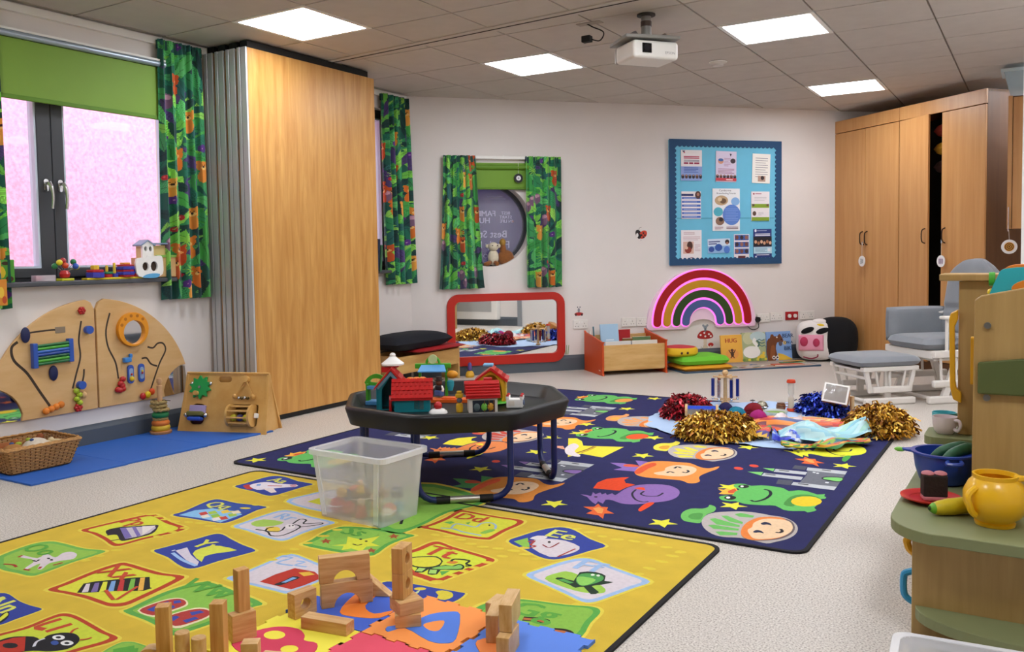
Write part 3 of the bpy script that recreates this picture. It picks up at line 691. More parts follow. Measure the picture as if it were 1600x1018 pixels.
# printed motifs of the two rugs, in metres on the rug
MOTIF = {
'knight': [('p','c',[(-.287,.001),(-.302,.069),(-.288,.129),(-.247,.151),(-.234,.185),(-.238,.218),(-.214,.209),(-.197,.178),(-.191,.129),(-.203,.084),(-.2,.023),(-.19,-.044),(-.224,-.051),(-.257,-.045)],3),('p','d',[(-.261,.015),(-.259,.066),(-.224,.085),(-.205,.008),(-.232,-.011)],3),('p','#b9b0ac',[(-.191,-.021),(-.202,.059),(-.182,.121),(-.106,.182),(-.037,.199),(.031,.19),(.083,.188),(.132,.146),(.164,.078),(.175,-.006),(.161,-.078),(.133,-.129),(.107,-.164),(.05,-.153),(0,-.149),(-.056,-.168),(-.105,-.152),(-.156,-.096)],3),('p','c',[(-.105,.136),(-.088,.166),(-.027,.153),(-.026,.124),(-.078,.111)],0),('p','c',[(-.147,.089),(-.125,.101),(-.043,.047),(-.038,.021),(-.092,.028)],0),('p','c',[(-.174,.025),(-.157,.046),(-.042,.001),(-.036,-.024),(-.125,-.033)],0),('p','c',[(-.152,-.059),(-.135,-.041),(-.032,-.045),(-.027,-.069),(-.118,-.092)],0),('p','c',[(-.102,-.123),(-.081,-.108),(-.022,-.097),(-.015,-.124),(-.072,-.156)],0),('p','#6a5a5c',[(-.02,-.056),(-.028,.043),(-.006,.135),(.054,.177),(.116,.157),(.153,.078),(.162,-.006),(.144,-.081),(.104,-.13),(.051,-.159),(.008,-.134)],3),('p','#e88338',[(-.02,-.056),(-.028,.043),(-.006,.135),(.043,.171),(.089,.167),(.131,.094),(.15,-.008),(.132,-.079),(.101,-.121),(.05,-.153),(.007,-.13)],3),('p','#eccaa2',[(.002,-.045),(.007,-.001),(-.002,.057),(.017,.123),(.061,.151),(.113,.144),(.145,.078),(.153,.004),(.135,-.067),(.099,-.112),(.057,-.135),(.03,-.106)],3),('p','#1c2244',[(.024,.06),(.033,.088),(.055,.081),(.068,.055),(.05,.06),(.037,.048)],3),('p','#1c2244',[(.027,-.058),(.033,-.028),(.054,-.034),(.068,-.057),(.05,-.054),(.038,-.065)],3),('s','#241a20',.012,[(.104,-.022),(.118,-.021),(.123,.003),(.111,.026)])],
'frog': [('p','#f2b23a',[(-.248,.035),(-.22,.034),(-.214,.088),(-.201,.067),(-.188,.102),(-.157,.045),(-.154,-.017),(-.196,-.039),(-.22,-.041),(-.217,-.001)],0),('p','#d9562a',[(-.198,.022),(-.184,.081),(-.16,.036),(-.166,-.006),(-.185,-.011)],0),('p','#62bb5c',[(-.158,-.041),(-.166,.021),(-.16,.075),(-.189,.097),(-.206,.135),(-.198,.163),(-.168,.175),(-.129,.157),(-.093,.188),(-.035,.195),(.011,.184),(.044,.147),(.076,.182),(.118,.182),(.166,.15),(.194,.173),(.198,.138),(.21,.123),(.21,.095),(.195,.079),(.202,.003),(.199,-.063),(.215,-.093),(.203,-.127),(.189,-.145),(.175,-.13),(.134,-.152),(.095,-.154),(.049,-.109),(.008,-.125),(-.039,-.14),(-.08,-.142),(-.117,-.122),(-.14,-.134),(-.172,-.134),(-.197,-.105),(-.2,-.075),(-.181,-.053)],2),('p','#468f3e',[(.075,-.075),(.073,.061),(.111,.12),(.162,.119),(.195,.083),(.164,.066),(.096,.009),(.122,-.08)],3),('p','#e6c71e',[(.208,.048),(.209,.01),(.199,-.026),(.179,-.053),(.154,-.067),(.127,-.064),(.105,-.046),(.091,-.015),(.089,.023),(.098,.06),(.118,.089),(.145,.103),(.172,.1),(.194,.08)],0),('p','#14161a',[(-.135,.142),(-.134,.127),(-.137,.114),(-.144,.103),(-.154,.098),(-.164,.099),(-.173,.106),(-.18,.118),(-.181,.133),(-.178,.147),(-.171,.158),(-.161,.163),(-.151,.162),(-.141,.154)],0),('p','#eef0f0',[(-.157,.13),(-.156,.123),(-.156,.116),(-.157,.112),(-.16,.11),(-.164,.112),(-.168,.116),(-.17,.123),(-.172,.131),(-.172,.137),(-.17,.142),(-.167,.144),(-.163,.142),(-.16,.137)],0),('p','#14161a',[(-.132,-.07),(-.13,-.086),(-.133,-.101),(-.14,-.112),(-.15,-.118),(-.161,-.116),(-.171,-.108),(-.178,-.095),(-.18,-.079),(-.177,-.064),(-.17,-.053),(-.16,-.047),(-.148,-.049),(-.138,-.057)],0),('p','#eef0f0',[(-.155,-.081),(-.154,-.089),(-.154,-.095),(-.156,-.1),(-.16,-.102),(-.164,-.101),(-.168,-.096),(-.171,-.089),(-.172,-.082),(-.172,-.075),(-.17,-.07),(-.166,-.068),(-.162,-.069),(-.158,-.074)],0),('s','#101828',.014,[(-.065,-.077),(-.043,-.091),(-.017,-.035),(-.013,.048),(-.034,.11),(-.062,.123)])],
'castle': [('p','#6a6d77',[(-.173,-.064),(.003,-.051),(.012,-.323),(-.153,-.323),(-.157,-.162)],0),('p','#bcc0c4',[(-.187,-.003),(0,.005),(.003,-.062),(-.178,-.067)],0),('p','#bcc0c4',[(-.181,-.321),(.012,-.314),(.013,-.378),(-.178,-.377)],0),('p','#bcc0c4',[(-.318,-.108),(-.167,-.101),(-.162,-.159),(-.312,-.17)],0),('p','#bcc0c4',[(-.347,-.214),(-.162,-.208),(-.158,-.267),(-.343,-.276)],0),('p','#4c4f5e',[(-.253,.011),(-.192,.014),(-.186,-.065),(-.248,-.065)],0),('p','#4c4f5e',[(-.255,-.303),(-.188,-.295),(-.178,-.387),(-.244,-.39)],0),('p','c',[(-.378,-.122),(-.323,-.105),(-.316,-.163)],0),('p','c',[(-.423,-.23),(-.354,-.202),(-.346,-.272)],0),('p','#2c3038',[(-.08,-.198),(-.07,-.152),(.008,-.131),(.01,-.219),(-.045,-.224)],3),('p','c',[(-.073,-.194),(-.06,-.162),(.003,-.144),(.005,-.212),(-.045,-.209)],3),('s','#22242c',.012,[(-.296,-.129),(-.247,-.13)]),('s','#22242c',.012,[(-.335,-.235),(-.286,-.235)]),('s','#22242c',.012,[(-.113,-.027),(-.07,-.029)]),('s','#22242c',.012,[(-.154,-.345),(-.108,-.34)]),('p','#d8dce0',[(-.142,-.088),(-.128,-.089),(-.128,-.11),(-.141,-.106)],0),('p','#d8dce0',[(-.123,-.097),(-.11,-.098),(-.11,-.119),(-.122,-.117)],0),('p','#d8dce0',[(-.049,-.256),(-.033,-.255),(-.033,-.276),(-.048,-.274)],0)],
'princess': [('p','c',[(-.323,.032),(-.256,.053),(-.163,.041),(-.226,.139),(-.167,.141),(-.112,.128),(-.11,.034),(-.119,-.076),(-.245,-.095),(-.222,-.038)],0),('p','#d8583a',[(-.241,.02),(-.217,.051),(-.163,.041),(-.163,.012),(-.216,-.008)],3),('p','#f0923f',[(-.134,-.083),(-.155,.024),(-.152,.135),(-.097,.186),(-.018,.205),(.047,.212),(.121,.155),(.168,.154),(.198,.214),(.206,.155),(.191,.087),(.178,.006),(.184,-.048),(.21,-.11),(.2,-.153),(.171,-.166),(.134,-.139),(.088,-.139),(.024,-.15),(-.042,-.16),(-.098,-.14)],3),('p','#e0552a',[(-.132,-.095),(-.144,-.002),(-.138,.101),(-.114,.133),(-.091,.09),(-.099,.006),(-.097,-.114)],3),('p','#ecc8a0',[(-.042,-.06),(-.012,.001),(-.028,.059),(-.012,.126),(.038,.152),(.091,.139),(.124,.091),(.132,.006),(.109,-.056),(.061,-.083),(.01,-.086),(-.016,-.087)],3),('s','#1c1c2c',.012,[(.015,.07),(.015,.11),(.043,.093)]),('s','#1c1c2c',.012,[(.015,-.033),(.019,-.003),(.046,-.016)]),('s','#1c1c2c',.012,[(.075,.019),(.095,.012),(.1,.042),(.083,.065)])],
'dragon': [('p','d',[(-.378,-.114),(-.404,-.013),(-.394,.067),(-.344,.126),(-.311,.148),(-.313,.091),(-.282,.04),(-.259,.04),(-.231,.032),(-.249,-.034),(-.253,-.096),(-.313,-.106)],0),('p','c',[(-.382,-.235),(-.349,-.233),(-.328,-.234),(-.349,-.175),(-.324,-.2),(-.317,-.165),(-.297,-.19),(-.291,-.162),(-.272,-.188),(-.264,-.151),(-.239,-.174),(-.241,-.103),(-.24,-.029),(-.213,.041),(-.152,.085),(-.089,.096),(-.033,.058),(0,0),(.015,-.076),(.003,-.143),(-.031,-.189),(-.074,-.238),(-.121,-.275),(-.168,-.278),(-.216,-.254),(-.246,-.26),(-.23,-.321),(-.265,-.297),(-.254,-.344),(-.308,-.293),(-.336,-.259)],2),('s','#1c1830',.01,[(-.194,-.043),(-.181,-.118),(-.132,-.195),(-.088,-.216),(-.069,-.198)]),('s','#1c1830',.01,[(-.15,-.054),(-.145,-.103),(-.109,-.121),(-.067,-.099),(-.064,-.038)]),('p','d',[(-.212,-.026),(-.195,-.001),(-.174,.006),(-.151,-.037),(-.181,-.036)],0),('p','d',[(-.06,-.332),(-.069,-.261),(-.063,-.214),(-.04,-.202),(-.035,-.256),(-.037,-.314),(-.042,-.351)],3),('p','#2a1c34',[(-.295,-.238),(-.294,-.242),(-.294,-.247),(-.296,-.25),(-.299,-.252),(-.303,-.251),(-.307,-.249),(-.31,-.245),(-.311,-.24),(-.311,-.236),(-.309,-.233),(-.306,-.231),(-.302,-.231),(-.298,-.234)],0),('p','#e8652a',[(-.283,-.404),(-.242,-.382),(-.247,-.333),(-.215,-.368),(-.186,-.362),(-.174,-.402),(-.125,-.433),(-.161,-.452),(-.135,-.52),(-.174,-.485),(-.229,-.487),(-.223,-.438)],0),('p','#f0a050',[(-.236,-.407),(-.223,-.378),(-.192,-.393),(-.17,-.455),(-.19,-.457)],0)],
'lady': [('p','#f0e23a',[(-.294,.234),(-.25,.257),(-.188,.2),(-.126,.096),(-.062,.113),(.092,.169),(.094,-.118),(-.042,-.09),(-.075,-.191)],0),('p','#eadfe0',[(-.189,-.002),(-.203,.123),(-.141,.072),(-.105,-.054),(-.034,-.125),(-.029,-.162),(-.112,-.135)],3),('s','#9a6a20',.014,[(-.063,.102),(-.063,.015),(-.075,-.085)]),('s','#c89a30',.01,[(-.05,.103),(-.046,.024),(-.053,-.074)]),('p','#e8a488',[(-.29,.011),(-.221,.031),(-.169,-.04),(-.234,-.025)],0)],
}
PLACED = [
('knight',-.963,3.357,{'c':'#6cbb5c','d':'#4f9a45'}),
('knight',-1.549,4.504,{'c':'#e8dc44','d':'#e0a030'}),
('knight',-2.153,5.169,{'c':'#e8a060','d':'#f0b040'}),
('knight',-2.697,4.406,{'c':'#cc4a3a','d':'#f0a030'}),
('frog',-1.002,3.804,{}),
('frog',-2.18,4.718,{'#e6c71e':'#e8551e'}),
('frog',-2.776,5.863,{'#e6c71e':'#e89a4a'}),
('castle',-.798,4.44,{'c':'#7ccb6c'}),
('castle',-1.955,3.994,{'c':'#8d6bb0'}),
('castle',-2.546,5.571,{'c':'#7ccb6c'}),
('castle',-3.173,4.472,{'c':'#c8b8b0'}),
('princess',-1.577,4.039,{'c':'#8d6bb8'}),
('princess',-2.118,3.392,{'c':'#4fa25c','#f0923f':'#d8852e'}),
('princess',-2.683,4.898,{'c':'#e8d840'}),
('dragon',-1.381,3.697,{'c':'#8d68ac','d':'#e8450f'}),
('dragon',-2.566,4.149,{'c':'#ee8c4c','d':'#f0e234'}),
('dragon',-.803,4.996,{'c':'#dfe02e','d':'#48a03c'}),
('lady',-2.079,4.276,{}),
('frog',-3.331,3.426,{}),
]
STARS = [(-3.611,3.245),(-1.285,3.244),(-1.797,3.277),(-2.423,3.644),(-1.936,4.754),(-1.214,3.897),(-1.111,3.612),(-1.554,4.642),(-.835,4.553),(-2.467,5.569),(-2.46,6.059),(-2.471,4.943),(-2.466,4.483),(-1.813,4.298),(-3.119,4.149),(-2.366,4.115),(-2.39,4.668),(-1.378,4.751)]
DOTS = [(-1.281,4.259),(-1.228,4.346),(-2.443,3.821)]
CARDS = [
('Pp',(-3.122,2.148),[(-.177,-.109),(-.18,-.055),(-.148,.101),(-.122,.169),(-.074,.177),(.054,.14),(.169,.123),(.187,.067),(.151,-.057),(.137,-.151),(.094,-.159),(.01,-.134),(-.102,-.112)],'#b8401f','#d8d83a',.022,(-.08,.067),.1,'#c2492a',[('p','#2a2230',[(-.084,-.059),(-.077,-.01),(-.048,.017),(.03,.086),(.068,.068),(.117,.008),(.114,-.05),(.1,-.105),(.072,-.106),(.006,-.074),(-.026,-.091)],3),('p','#c6bcc8',[(-.062,-.014),(.04,.075),(.069,.058),(.102,.006),(.103,-.042),(.081,-.089)],0),('p','#7a6cae',[(-.062,-.014),(-.048,.003),(.085,-.062),(.081,-.089)],0),('p','#7a6cae',[(-.033,.02),(-.023,.03),(.1,-.033),(.1,-.05)],0),('p','#e4dcd8',[(-.002,.046),(.04,.078),(.105,-.03)],0),('s','#2a2230',.008,[(-.075,-.065),(-.05,-.029)]),('s','#2a2230',.012,[(-.023,-.096),(0,-.056)]),('s','#2a2230',.008,[(.053,-.131),(.073,-.093)])]),
('Oo',(-3.111,1.783),[(-.137,-.102),(-.172,-.067),(-.197,.053),(-.168,.113),(-.1,.126),(.031,.129),(.128,.153),(.142,.105),(.139,.014),(.151,-.098),(.14,-.134),(.072,-.142),(-.031,-.149)],'#6fb24c','#92c04a',.022,(-.1,.038),.1,'#5aa83c',[('p','#d8ccd0',[(.032,.017),(.009,.06),(.028,.083),(.072,.076),(.107,.04),(.088,.012),(.074,-.031),(.11,-.079),(.089,-.083),(.045,-.047),(.063,-.106),(.043,-.1),(-.005,-.039),(-.082,-.046),(-.102,-.029),(-.019,-.02),(-.038,.024)],3),('p','#1c1c1c',[(.027,.001),(.029,-.001),(.031,-.003),(.03,-.006),(.027,-.007),(.023,-.007),(.019,-.007),(.015,-.005),(.012,-.003),(.011,0),(.012,.002),(.014,.003),(.018,.004),(.023,.003)],0),('p','#1c1c1c',[(.052,-.003),(.055,-.005),(.056,-.007),(.055,-.01),(.052,-.011),(.049,-.011),(.044,-.011),(.04,-.009),(.038,-.007),(.036,-.004),(.037,-.002),(.04,0),(.044,0),(.048,-.001)],0),('s','#1c1c1c',.008,[(-.01,-.042),(.013,-.042),(.002,-.026)]),('s','#a82c20',.01,[(-.092,-.051),(-.098,-.031)]),('s','#a82c20',.01,[(-.066,-.117),(-.026,-.104),(.007,-.111)]),('s','#a82c20',.01,[(.053,-.111),(.083,-.106)]),('s','#a82c20',.01,[(.097,-.082),(.083,-.066)]),('s','#a82c20',.01,[(.106,-.036),(.113,-.004)])]),
('Xx',(-2.634,1.747),[(-.16,-.144),(-.169,-.086),(-.189,.046),(-.18,.133),(-.138,.146),(-.059,.144),(.047,.144),(.137,.161),(.162,.105),(.184,-.037),(.187,-.097),(.152,-.126),(.094,-.128),(.011,-.126),(-.081,-.135)],'#b8401f','#d8d83a',.022,(-.092,.067),.11,'#c2492a',[('p','#1a1a1a',[(-.05,-.111),(-.106,-.052),(-.089,-.019),(-.003,.068),(.037,.098),(.123,.037),(.135,.036),(.13,.007),(.045,-.043),(-.028,-.101)],0),('p','#d8d0d4',[(-.095,-.05),(-.086,-.041),(-.024,-.088),(-.037,-.103)],0),('p','#7a68a0',[(-.077,-.03),(-.067,-.02),(.001,-.072),(-.012,-.087)],0),('p','#d8dc3a',[(-.06,-.011),(-.05,-.001),(.023,-.057),(.01,-.072)],0),('p','#7aa4d4',[(-.042,.008),(-.033,.018),(.045,-.043),(.033,-.057)],0),('p','#c23434',[(-.024,.028),(-.014,.038),(.07,-.026),(.058,-.04)],0),('p','#7ab848',[(-.001,.053),(.009,.063),(.098,-.007),(.087,-.021)],0),('p','#e8b04a',[(.019,.075),(.029,.086),(.125,.01),(.114,-.003)],0),('s','#c2492a',.012,[(.015,-.052),(.114,-.09)]),('s','#c2492a',.012,[(.121,-.084),(.08,.021)])]),
('Nn',(-2.759,1.465),[(-.119,-.014),(-.152,.031),(-.142,.047),(-.112,.053),(-.026,.038),(.043,.035),(.102,.038),(.111,.013),(.11,-.045),(.11,-.095),(.074,-.102)],'#2c3f96','#2c3f96',.022,(-.04,-.011),.1,'#d8dc60',[('s','#d8dc60',.02,[(-.086,.004),(-.091,.027)]),('p','#101828',[(.058,-.073),(.017,-.024),(.056,-.037),(.088,-.066),(.096,-.094)],3),('p','#d8dc3a',[(.067,-.078),(.034,-.035),(.06,-.044),(.088,-.089)],3)]),
('Ll',(-2.425,1.412),[(-.151,-.16),(-.168,-.103),(-.143,-.019),(-.147,.051),(-.145,.095),(-.117,.111),(-.058,.11),(.058,.093),(.107,.086),(.168,.081),(.177,.049),(.156,-.012),(.14,-.068),(.116,-.134),(.008,-.18)],'#b8401f','#c8d43a',.022,None,.1,'#c2492a',[('s','#c2492a',.02,[(-.103,.076),(-.112,.006),(-.072,.007)]),('s','#c2492a',.02,[(-.039,.07),(-.054,-.001)]),('p','#141218',[(-.106,-.135),(-.115,-.099),(-.103,-.067),(-.052,-.038),(-.009,-.04),(-.024,-.015),(-.008,.016),(.03,.033),(.074,.023),(.103,-.002),(.112,-.037),(.084,-.069),(.039,-.09),(.016,-.115),(-.006,-.158)],3),('p','#b8301c',[(-.095,-.138),(-.104,-.105),(-.096,-.072),(-.072,-.05),(.019,-.105),(-.013,-.154)],0),('p','#141218',[(-.032,-.094),(-.027,-.1),(-.026,-.106),(-.03,-.112),(-.039,-.117),(-.05,-.12),(-.062,-.119),(-.072,-.116),(-.078,-.111),(-.079,-.104),(-.075,-.098),(-.066,-.093),(-.054,-.09),(-.042,-.091)],0),('p','#e8e8e8',[(.035,.003),(.04,-.002),(.041,-.008),(.037,-.013),(.03,-.017),(.02,-.019),(.01,-.018),(.002,-.015),(-.004,-.01),(-.005,-.004),(-.001,.001),(.006,.006),(.016,.008),(.026,.007)],0),('p','#1a1a22',[(.025,-.002),(.027,-.005),(.028,-.007),(.026,-.01),(.023,-.011),(.019,-.012),(.015,-.012),(.011,-.01),(.008,-.008),(.008,-.005),(.009,-.003),(.012,-.001),(.016,0),(.021,-.001)],0),('p','#e8e8e8',[(.092,-.006),(.097,-.011),(.097,-.017),(.094,-.023),(.086,-.027),(.077,-.029),(.067,-.028),(.059,-.025),(.054,-.02),(.053,-.014),(.056,-.008),(.064,-.004),(.073,-.002),(.083,-.003)],0),('p','#1a1a22',[(.083,-.013),(.086,-.015),(.086,-.017),(.085,-.02),(.082,-.021),(.078,-.022),(.074,-.022),(.07,-.02),(.067,-.018),(.067,-.015),(.068,-.013),(.071,-.011),(.075,-.011),(.08,-.011)],0),('p','#34509c',[(.054,-.027),(.059,-.031),(.061,-.036),(.059,-.04),(.055,-.042),(.048,-.043),(.04,-.041),(.033,-.038),(.028,-.034),(.026,-.03),(.027,-.026),(.032,-.023),(.039,-.022),(.046,-.024)],0),('s','#d0d0d8',.008,[(.015,-.076),(-.01,-.053),(-.009,-.03)]),('s','#c2492a',.008,[(.022,.029),(.008,.047),(.009,.061)]),('s','#c2492a',.008,[(.088,.015),(.101,.026),(.105,.041)])]),
('Kk',(-2.161,1.455),[(-.031,-.058),(-.052,-.031),(-.058,-.003),(-.057,.024),(-.033,.04),(.002,.043),(.046,.04),(.105,.011),(.077,-.065)],'#6fb24c','#8abe48',.022,None,.1,'#5aa83c',[('s','#5aa83c',.03,[(-.026,-.025),(.005,.02)]),('s','#5aa83c',.03,[(-0,-.018),(.029,.014)])]),
('Ww',(-2.255,1.746),[(-.153,-.13),(-.162,-.096),(-.179,.029),(-.162,.128),(-.124,.164),(-.062,.165),(.041,.151),(.176,.128),(.169,.081),(.162,-.038),(.144,-.128),(.128,-.165),(.063,-.152),(-.042,-.137)],'#5fa848','#8abf4a',.022,(-.076,.121),.11,'#5ba53e',[('p','#e8dcb0',[(-.122,-.105),(-.132,-.046),(-.116,.009),(-.085,.029),(-.046,.021),(-.017,-.007),(-.025,-.067),(-.035,-.111)],3),('p','#b03a34',[(-.118,-.1),(-.124,-.045),(-.109,.003),(-.082,.023),(-.046,.015),(-.028,-.008),(-.035,-.06),(-.048,-.103)],3),('p','#3c4aa0',[(-.103,-.087),(-.105,-.056),(-.079,-.053),(-.071,-.085)],0),('p','#3c4aa0',[(-.111,-.038),(-.101,-.009),(-.081,-.018),(-.086,-.047)],0),('p','#3c4aa0',[(-.089,.002),(-.075,.015),(-.054,.005),(-.068,-.014)],0),('p','#3c4aa0',[(-.066,-.059),(-.058,-.022),(-.039,-.03),(-.041,-.068)],0),('p','#e8dcb0',[(-.002,-.115),(-.004,-.063),(.02,-.002),(.056,.013),(.097,.001),(.117,-.034),(.112,-.089),(.094,-.132)],3),('p','#b03a34',[(.005,-.112),(.004,-.063),(.028,-.009),(.062,.005),(.094,-.005),(.107,-.032),(.101,-.08),(.08,-.121)],3),('p','#3c4aa0',[(.013,-.099),(.016,-.072),(.037,-.072),(.045,-.101)],0),('p','#3c4aa0',[(.034,-.034),(.052,-.008),(.074,-.012),(.06,-.047)],0),('p','#3c4aa0',[(.066,-.085),(.077,-.048),(.098,-.052),(.09,-.091)],0)]),
('Yy',(-2.65,2.122),[(-.167,-.099),(-.167,-.053),(-.143,.068),(-.131,.144),(-.097,.16),(-.017,.136),(.071,.112),(.163,.093),(.163,.048),(.136,-.054),(.126,-.132),(.097,-.159),(.027,-.146),(-.06,-.118)],'#2c3f96','#2c3f96',.022,(-.041,.044),.1,'#d8dc50',[('p','#d8dc50',[(-.012,-.048),(-.036,.007),(-.006,.058),(.102,.059),(.063,-0),(.051,-.047),(.089,-.09)],2),('p','#d4ccd8',[(-.098,-.057),(-.09,-.011),(-.01,-.058),(.081,-.095),(.106,-.123),(.024,-.105)],0),('s','#9fc0ea',.014,[(-.087,-.078),(.012,-.111),(.106,-.127)]),('s','#dce4f0',.008,[(-.107,-.066),(-.104,-.053)])]),
('Qq',(-3.026,2.495),[(-.119,-.139),(-.125,-.076),(-.154,.033),(-.163,.1),(-.134,.126),(-.021,.121),(.14,.144),(.145,.085),(.169,-.035),(.165,-.108),(.104,-.121),(-.008,-.131)],'#2c3f96','#34509c',.022,(-.059,.053),.09,'#d8dc60',[('p','#8ac0e8',[(-.096,-.126),(-.094,-.044),(-.046,.013),(.079,.034),(.138,.012),(.146,-.11),(.033,-.109)],0),('p','#c8443a',[(-.046,-.064),(-.036,-.034),(.005,-.054),(-.007,-.084)],0),('p','#a8c84a',[(-.022,-.036),(-.012,-.006),(.029,-.026),(.017,-.057)],0),('p','#e8c84a',[(.016,0),(.026,.03),(.067,.009),(.054,-.021)],0),('p','#e8e0d0',[(-.004,-.088),(.006,-.059),(.047,-.078),(.034,-.108)],0),('p','#8fc04a',[(.025,-.061),(.036,-.031),(.076,-.051),(.063,-.081)],0),('p','#c8443a',[(.086,-.069),(.096,-.04),(.136,-.059),(.123,-.089)],0),('p','#a8c84a',[(.082,-.018),(.093,.011),(.133,-.009),(.12,-.039)],0),('p','#e8e0e0',[(.071,-.094),(.082,-.065),(.121,-.084),(.108,-.114)],0),('p','#e8dcb8',[(.066,.015),(.077,.045),(.117,.025),(.104,-.006)],0)]),
('Aa',(-3.123,2.915),[(-.153,-.11),(-.159,-.038),(-.16,.079),(-.139,.13),(-.071,.138),(.045,.109),(.145,.105),(.142,.047),(.137,-.064),(.131,-.126),(.094,-.146),(-.012,-.125)],'#2c3f96','#2c3f96',.022,(-.05,.07),.085,'#d8dc60',[('p','#c23a34',[(-.131,-.079),(-.13,-.052),(-.093,-.051),(-.046,-.1),(-.069,-.112)],3),('p','#e8e0e8',[(-.104,-.064),(-.111,-.012),(-.077,.025),(-.009,.031),(.087,.055),(.107,.029),(.051,-.027),(.02,-.065),(-.016,-.099)],3),('p','#e8d8d4',[(-.011,-.07),(.028,-.039),(.099,-.083),(.088,-.107)],0),('s','#b83a3a',.01,[(-.025,-.023),(.042,.005)]),('p','#7aa0d8',[(-.093,-.029),(-.079,-.014),(-.057,-.04),(-.069,-.053)],0),('p','#d8a0b0',[(.056,.039),(.081,.063),(.111,.02),(.086,.018)],0)]),
('Rr',(-2.627,2.485),[(-.161,-.113),(-.17,-.049),(-.171,.079),(-.156,.147),(-.097,.164),(.022,.14),(.163,.131),(.164,.077),(.153,-.034),(.159,-.127),(.125,-.15),(.047,-.143),(-.078,-.121)],'#9dbbe0','#d6ccd2',.018,(-.06,.081),.09,'#94b4dc',[('p','#a8cc58',[(-.134,-.044),(-.125,.017),(-.023,.03),(-.02,-.023),(-.076,-.067)],2),('p','#e8c84a',[(-.034,-.058),(-.011,-.031),(.027,-.038),(.055,-.075),(.014,-.084)],2),('s','#1c1c1c',.008,[(-.052,-.094),(.011,-.091),(.064,-.121),(.103,-.092),(.089,.01),(.044,.025),(.029,-.01),(.053,-.063),(.005,-.094)]),('s','#1c1c1c',.008,[(.028,.03),(.009,.09),(.042,.093),(.068,.052),(.125,.097),(.132,.073),(.086,.013)]),('s','#1c1c1c',.008,[(-.009,-.038),(-.019,-.062),(.001,-.091)]),('p','#e8e0e0',[(.063,.009),(.072,-.003),(.075,-.014),(.073,-.022),(.065,-.027),(.053,-.026),(.039,-.021),(.027,-.011),(.018,-0),(.014,.012),(.016,.02),(.025,.025),(.037,.024),(.051,.018)],0),('p','#1c1c1c',[(.041,.005),(.043,.002),(.044,-0),(.044,-.002),(.042,-.003),(.04,-.002),(.037,-.001),(.034,.001),(.032,.004),(.031,.006),(.032,.008),(.033,.008),(.035,.008),(.038,.007)],0),('p','#1c1c1c',[(.049,.015),(.051,.012),(.052,.01),(.052,.008),(.05,.007),(.048,.008),(.045,.009),(.043,.011),(.041,.013),(.04,.016),(.04,.017),(.041,.018),(.044,.018),(.047,.017)],0)]),
('Zz',(-2.209,2.101),[(-.141,-.138),(-.136,-.073),(-.141,.047),(-.146,.13),(-.113,.152),(-.047,.141),(.063,.117),(.14,.099),(.155,.011),(.149,-.083),(.141,-.131),(.088,-.135),(-.012,-.137)],'#9dbbe0','#d6ccd2',.018,None,.1,'#94b4dc',[('s','#8fb2dc',.012,[(-.143,.11),(-.094,.12),(-.105,.056),(-.033,.064)]),('s','#8fb2dc',.01,[(-.056,.104),(-.021,.109),(-.03,.07),(.02,.077)]),('p','#b8301f',[(-.019,-.103),(-.023,-.03),(-.008,.048),(.079,.056),(.143,.024),(.137,-.054),(.125,-.1),(.068,-.101)],0),('p','#e0b43a',[(.036,.022),(.062,.047),(.098,.037),(.077,.006)],0),('p','#20242c',[(.043,-.097),(.048,-.057),(.044,-.012),(.076,-.01),(.073,-.049),(.068,-.092)],2),('p','#7aa8d8',[(.052,-.073),(.05,-.018),(.069,-.018),(.066,-.066)],0)]),
('Ss',(-2.235,2.505),[(-.139,-.159),(-.152,-.1),(-.173,-.017),(-.172,.046),(-.154,.084),(-.081,.114),(.006,.125),(.092,.128),(.167,.134),(.157,.077),(.153,-.007),(.175,-.12),(.115,-.145),(.006,-.159)],'#57a544','#8abf4a',.022,(-.065,.051),.11,'#5ba53e',[('p','#d8dc3a',[(-.038,-.112),(.002,-.074),(-.054,-.004),(.018,-.007),(.052,.062),(.076,-.017),(.129,-.029),(.088,-.059),(.108,-.111),(.052,-.102),(.034,-.136),(.008,-.095)],0),('s','#1c1c1c',.007,[(.023,-.062),(.049,-.064),(.057,-.047)]),('p','#1c1c1c',[(.018,-.002),(.02,-.005),(.02,-.008),(.019,-.01),(.017,-.011),(.014,-.011),(.01,-.01),(.008,-.008),(.006,-.005),(.006,-.002),(.007,0),(.009,.001),(.012,.001),(.015,0)],0),('p','#1c1c1c',[(.053,-.01),(.054,-.013),(.055,-.015),(.053,-.018),(.051,-.019),(.048,-.019),(.045,-.018),(.043,-.016),(.041,-.013),(.041,-.01),(.042,-.008),(.044,-.007),(.047,-.007),(.05,-.008)],0),('p','#a85028',[(-.11,-.097),(-.105,-.081),(-.114,-.062),(-.093,-.074),(-.077,-.071),(-.075,-.088),(-.056,-.104),(-.08,-.097),(-.083,-.115),(-.094,-.097)],0),('p','#a85028',[(.083,.074),(.088,.09),(.081,.111),(.101,.097),(.117,.101),(.117,.082),(.135,.065),(.112,.073),(.109,.054),(.099,.074)],0),('p','#a85028',[(.115,-.094),(.12,-.079),(.113,-.061),(.132,-.073),(.147,-.069),(.148,-.086),(.165,-.101),(.143,-.095),(.139,-.112),(.13,-.094)],0)]),
('Cc',(-2.286,2.972),[(-.181,-.206),(-.245,.039),(-.226,.301),(.002,.293),(.211,.19),(.156,-.024),(.166,-.237),(.116,-.357)],'#57a544','#8abf4a',.022,None,.1,'#5ba53e',[('s','#1c1c1c',.012,[(.031,-.244),(.03,-.176),(.08,-.247)])]),
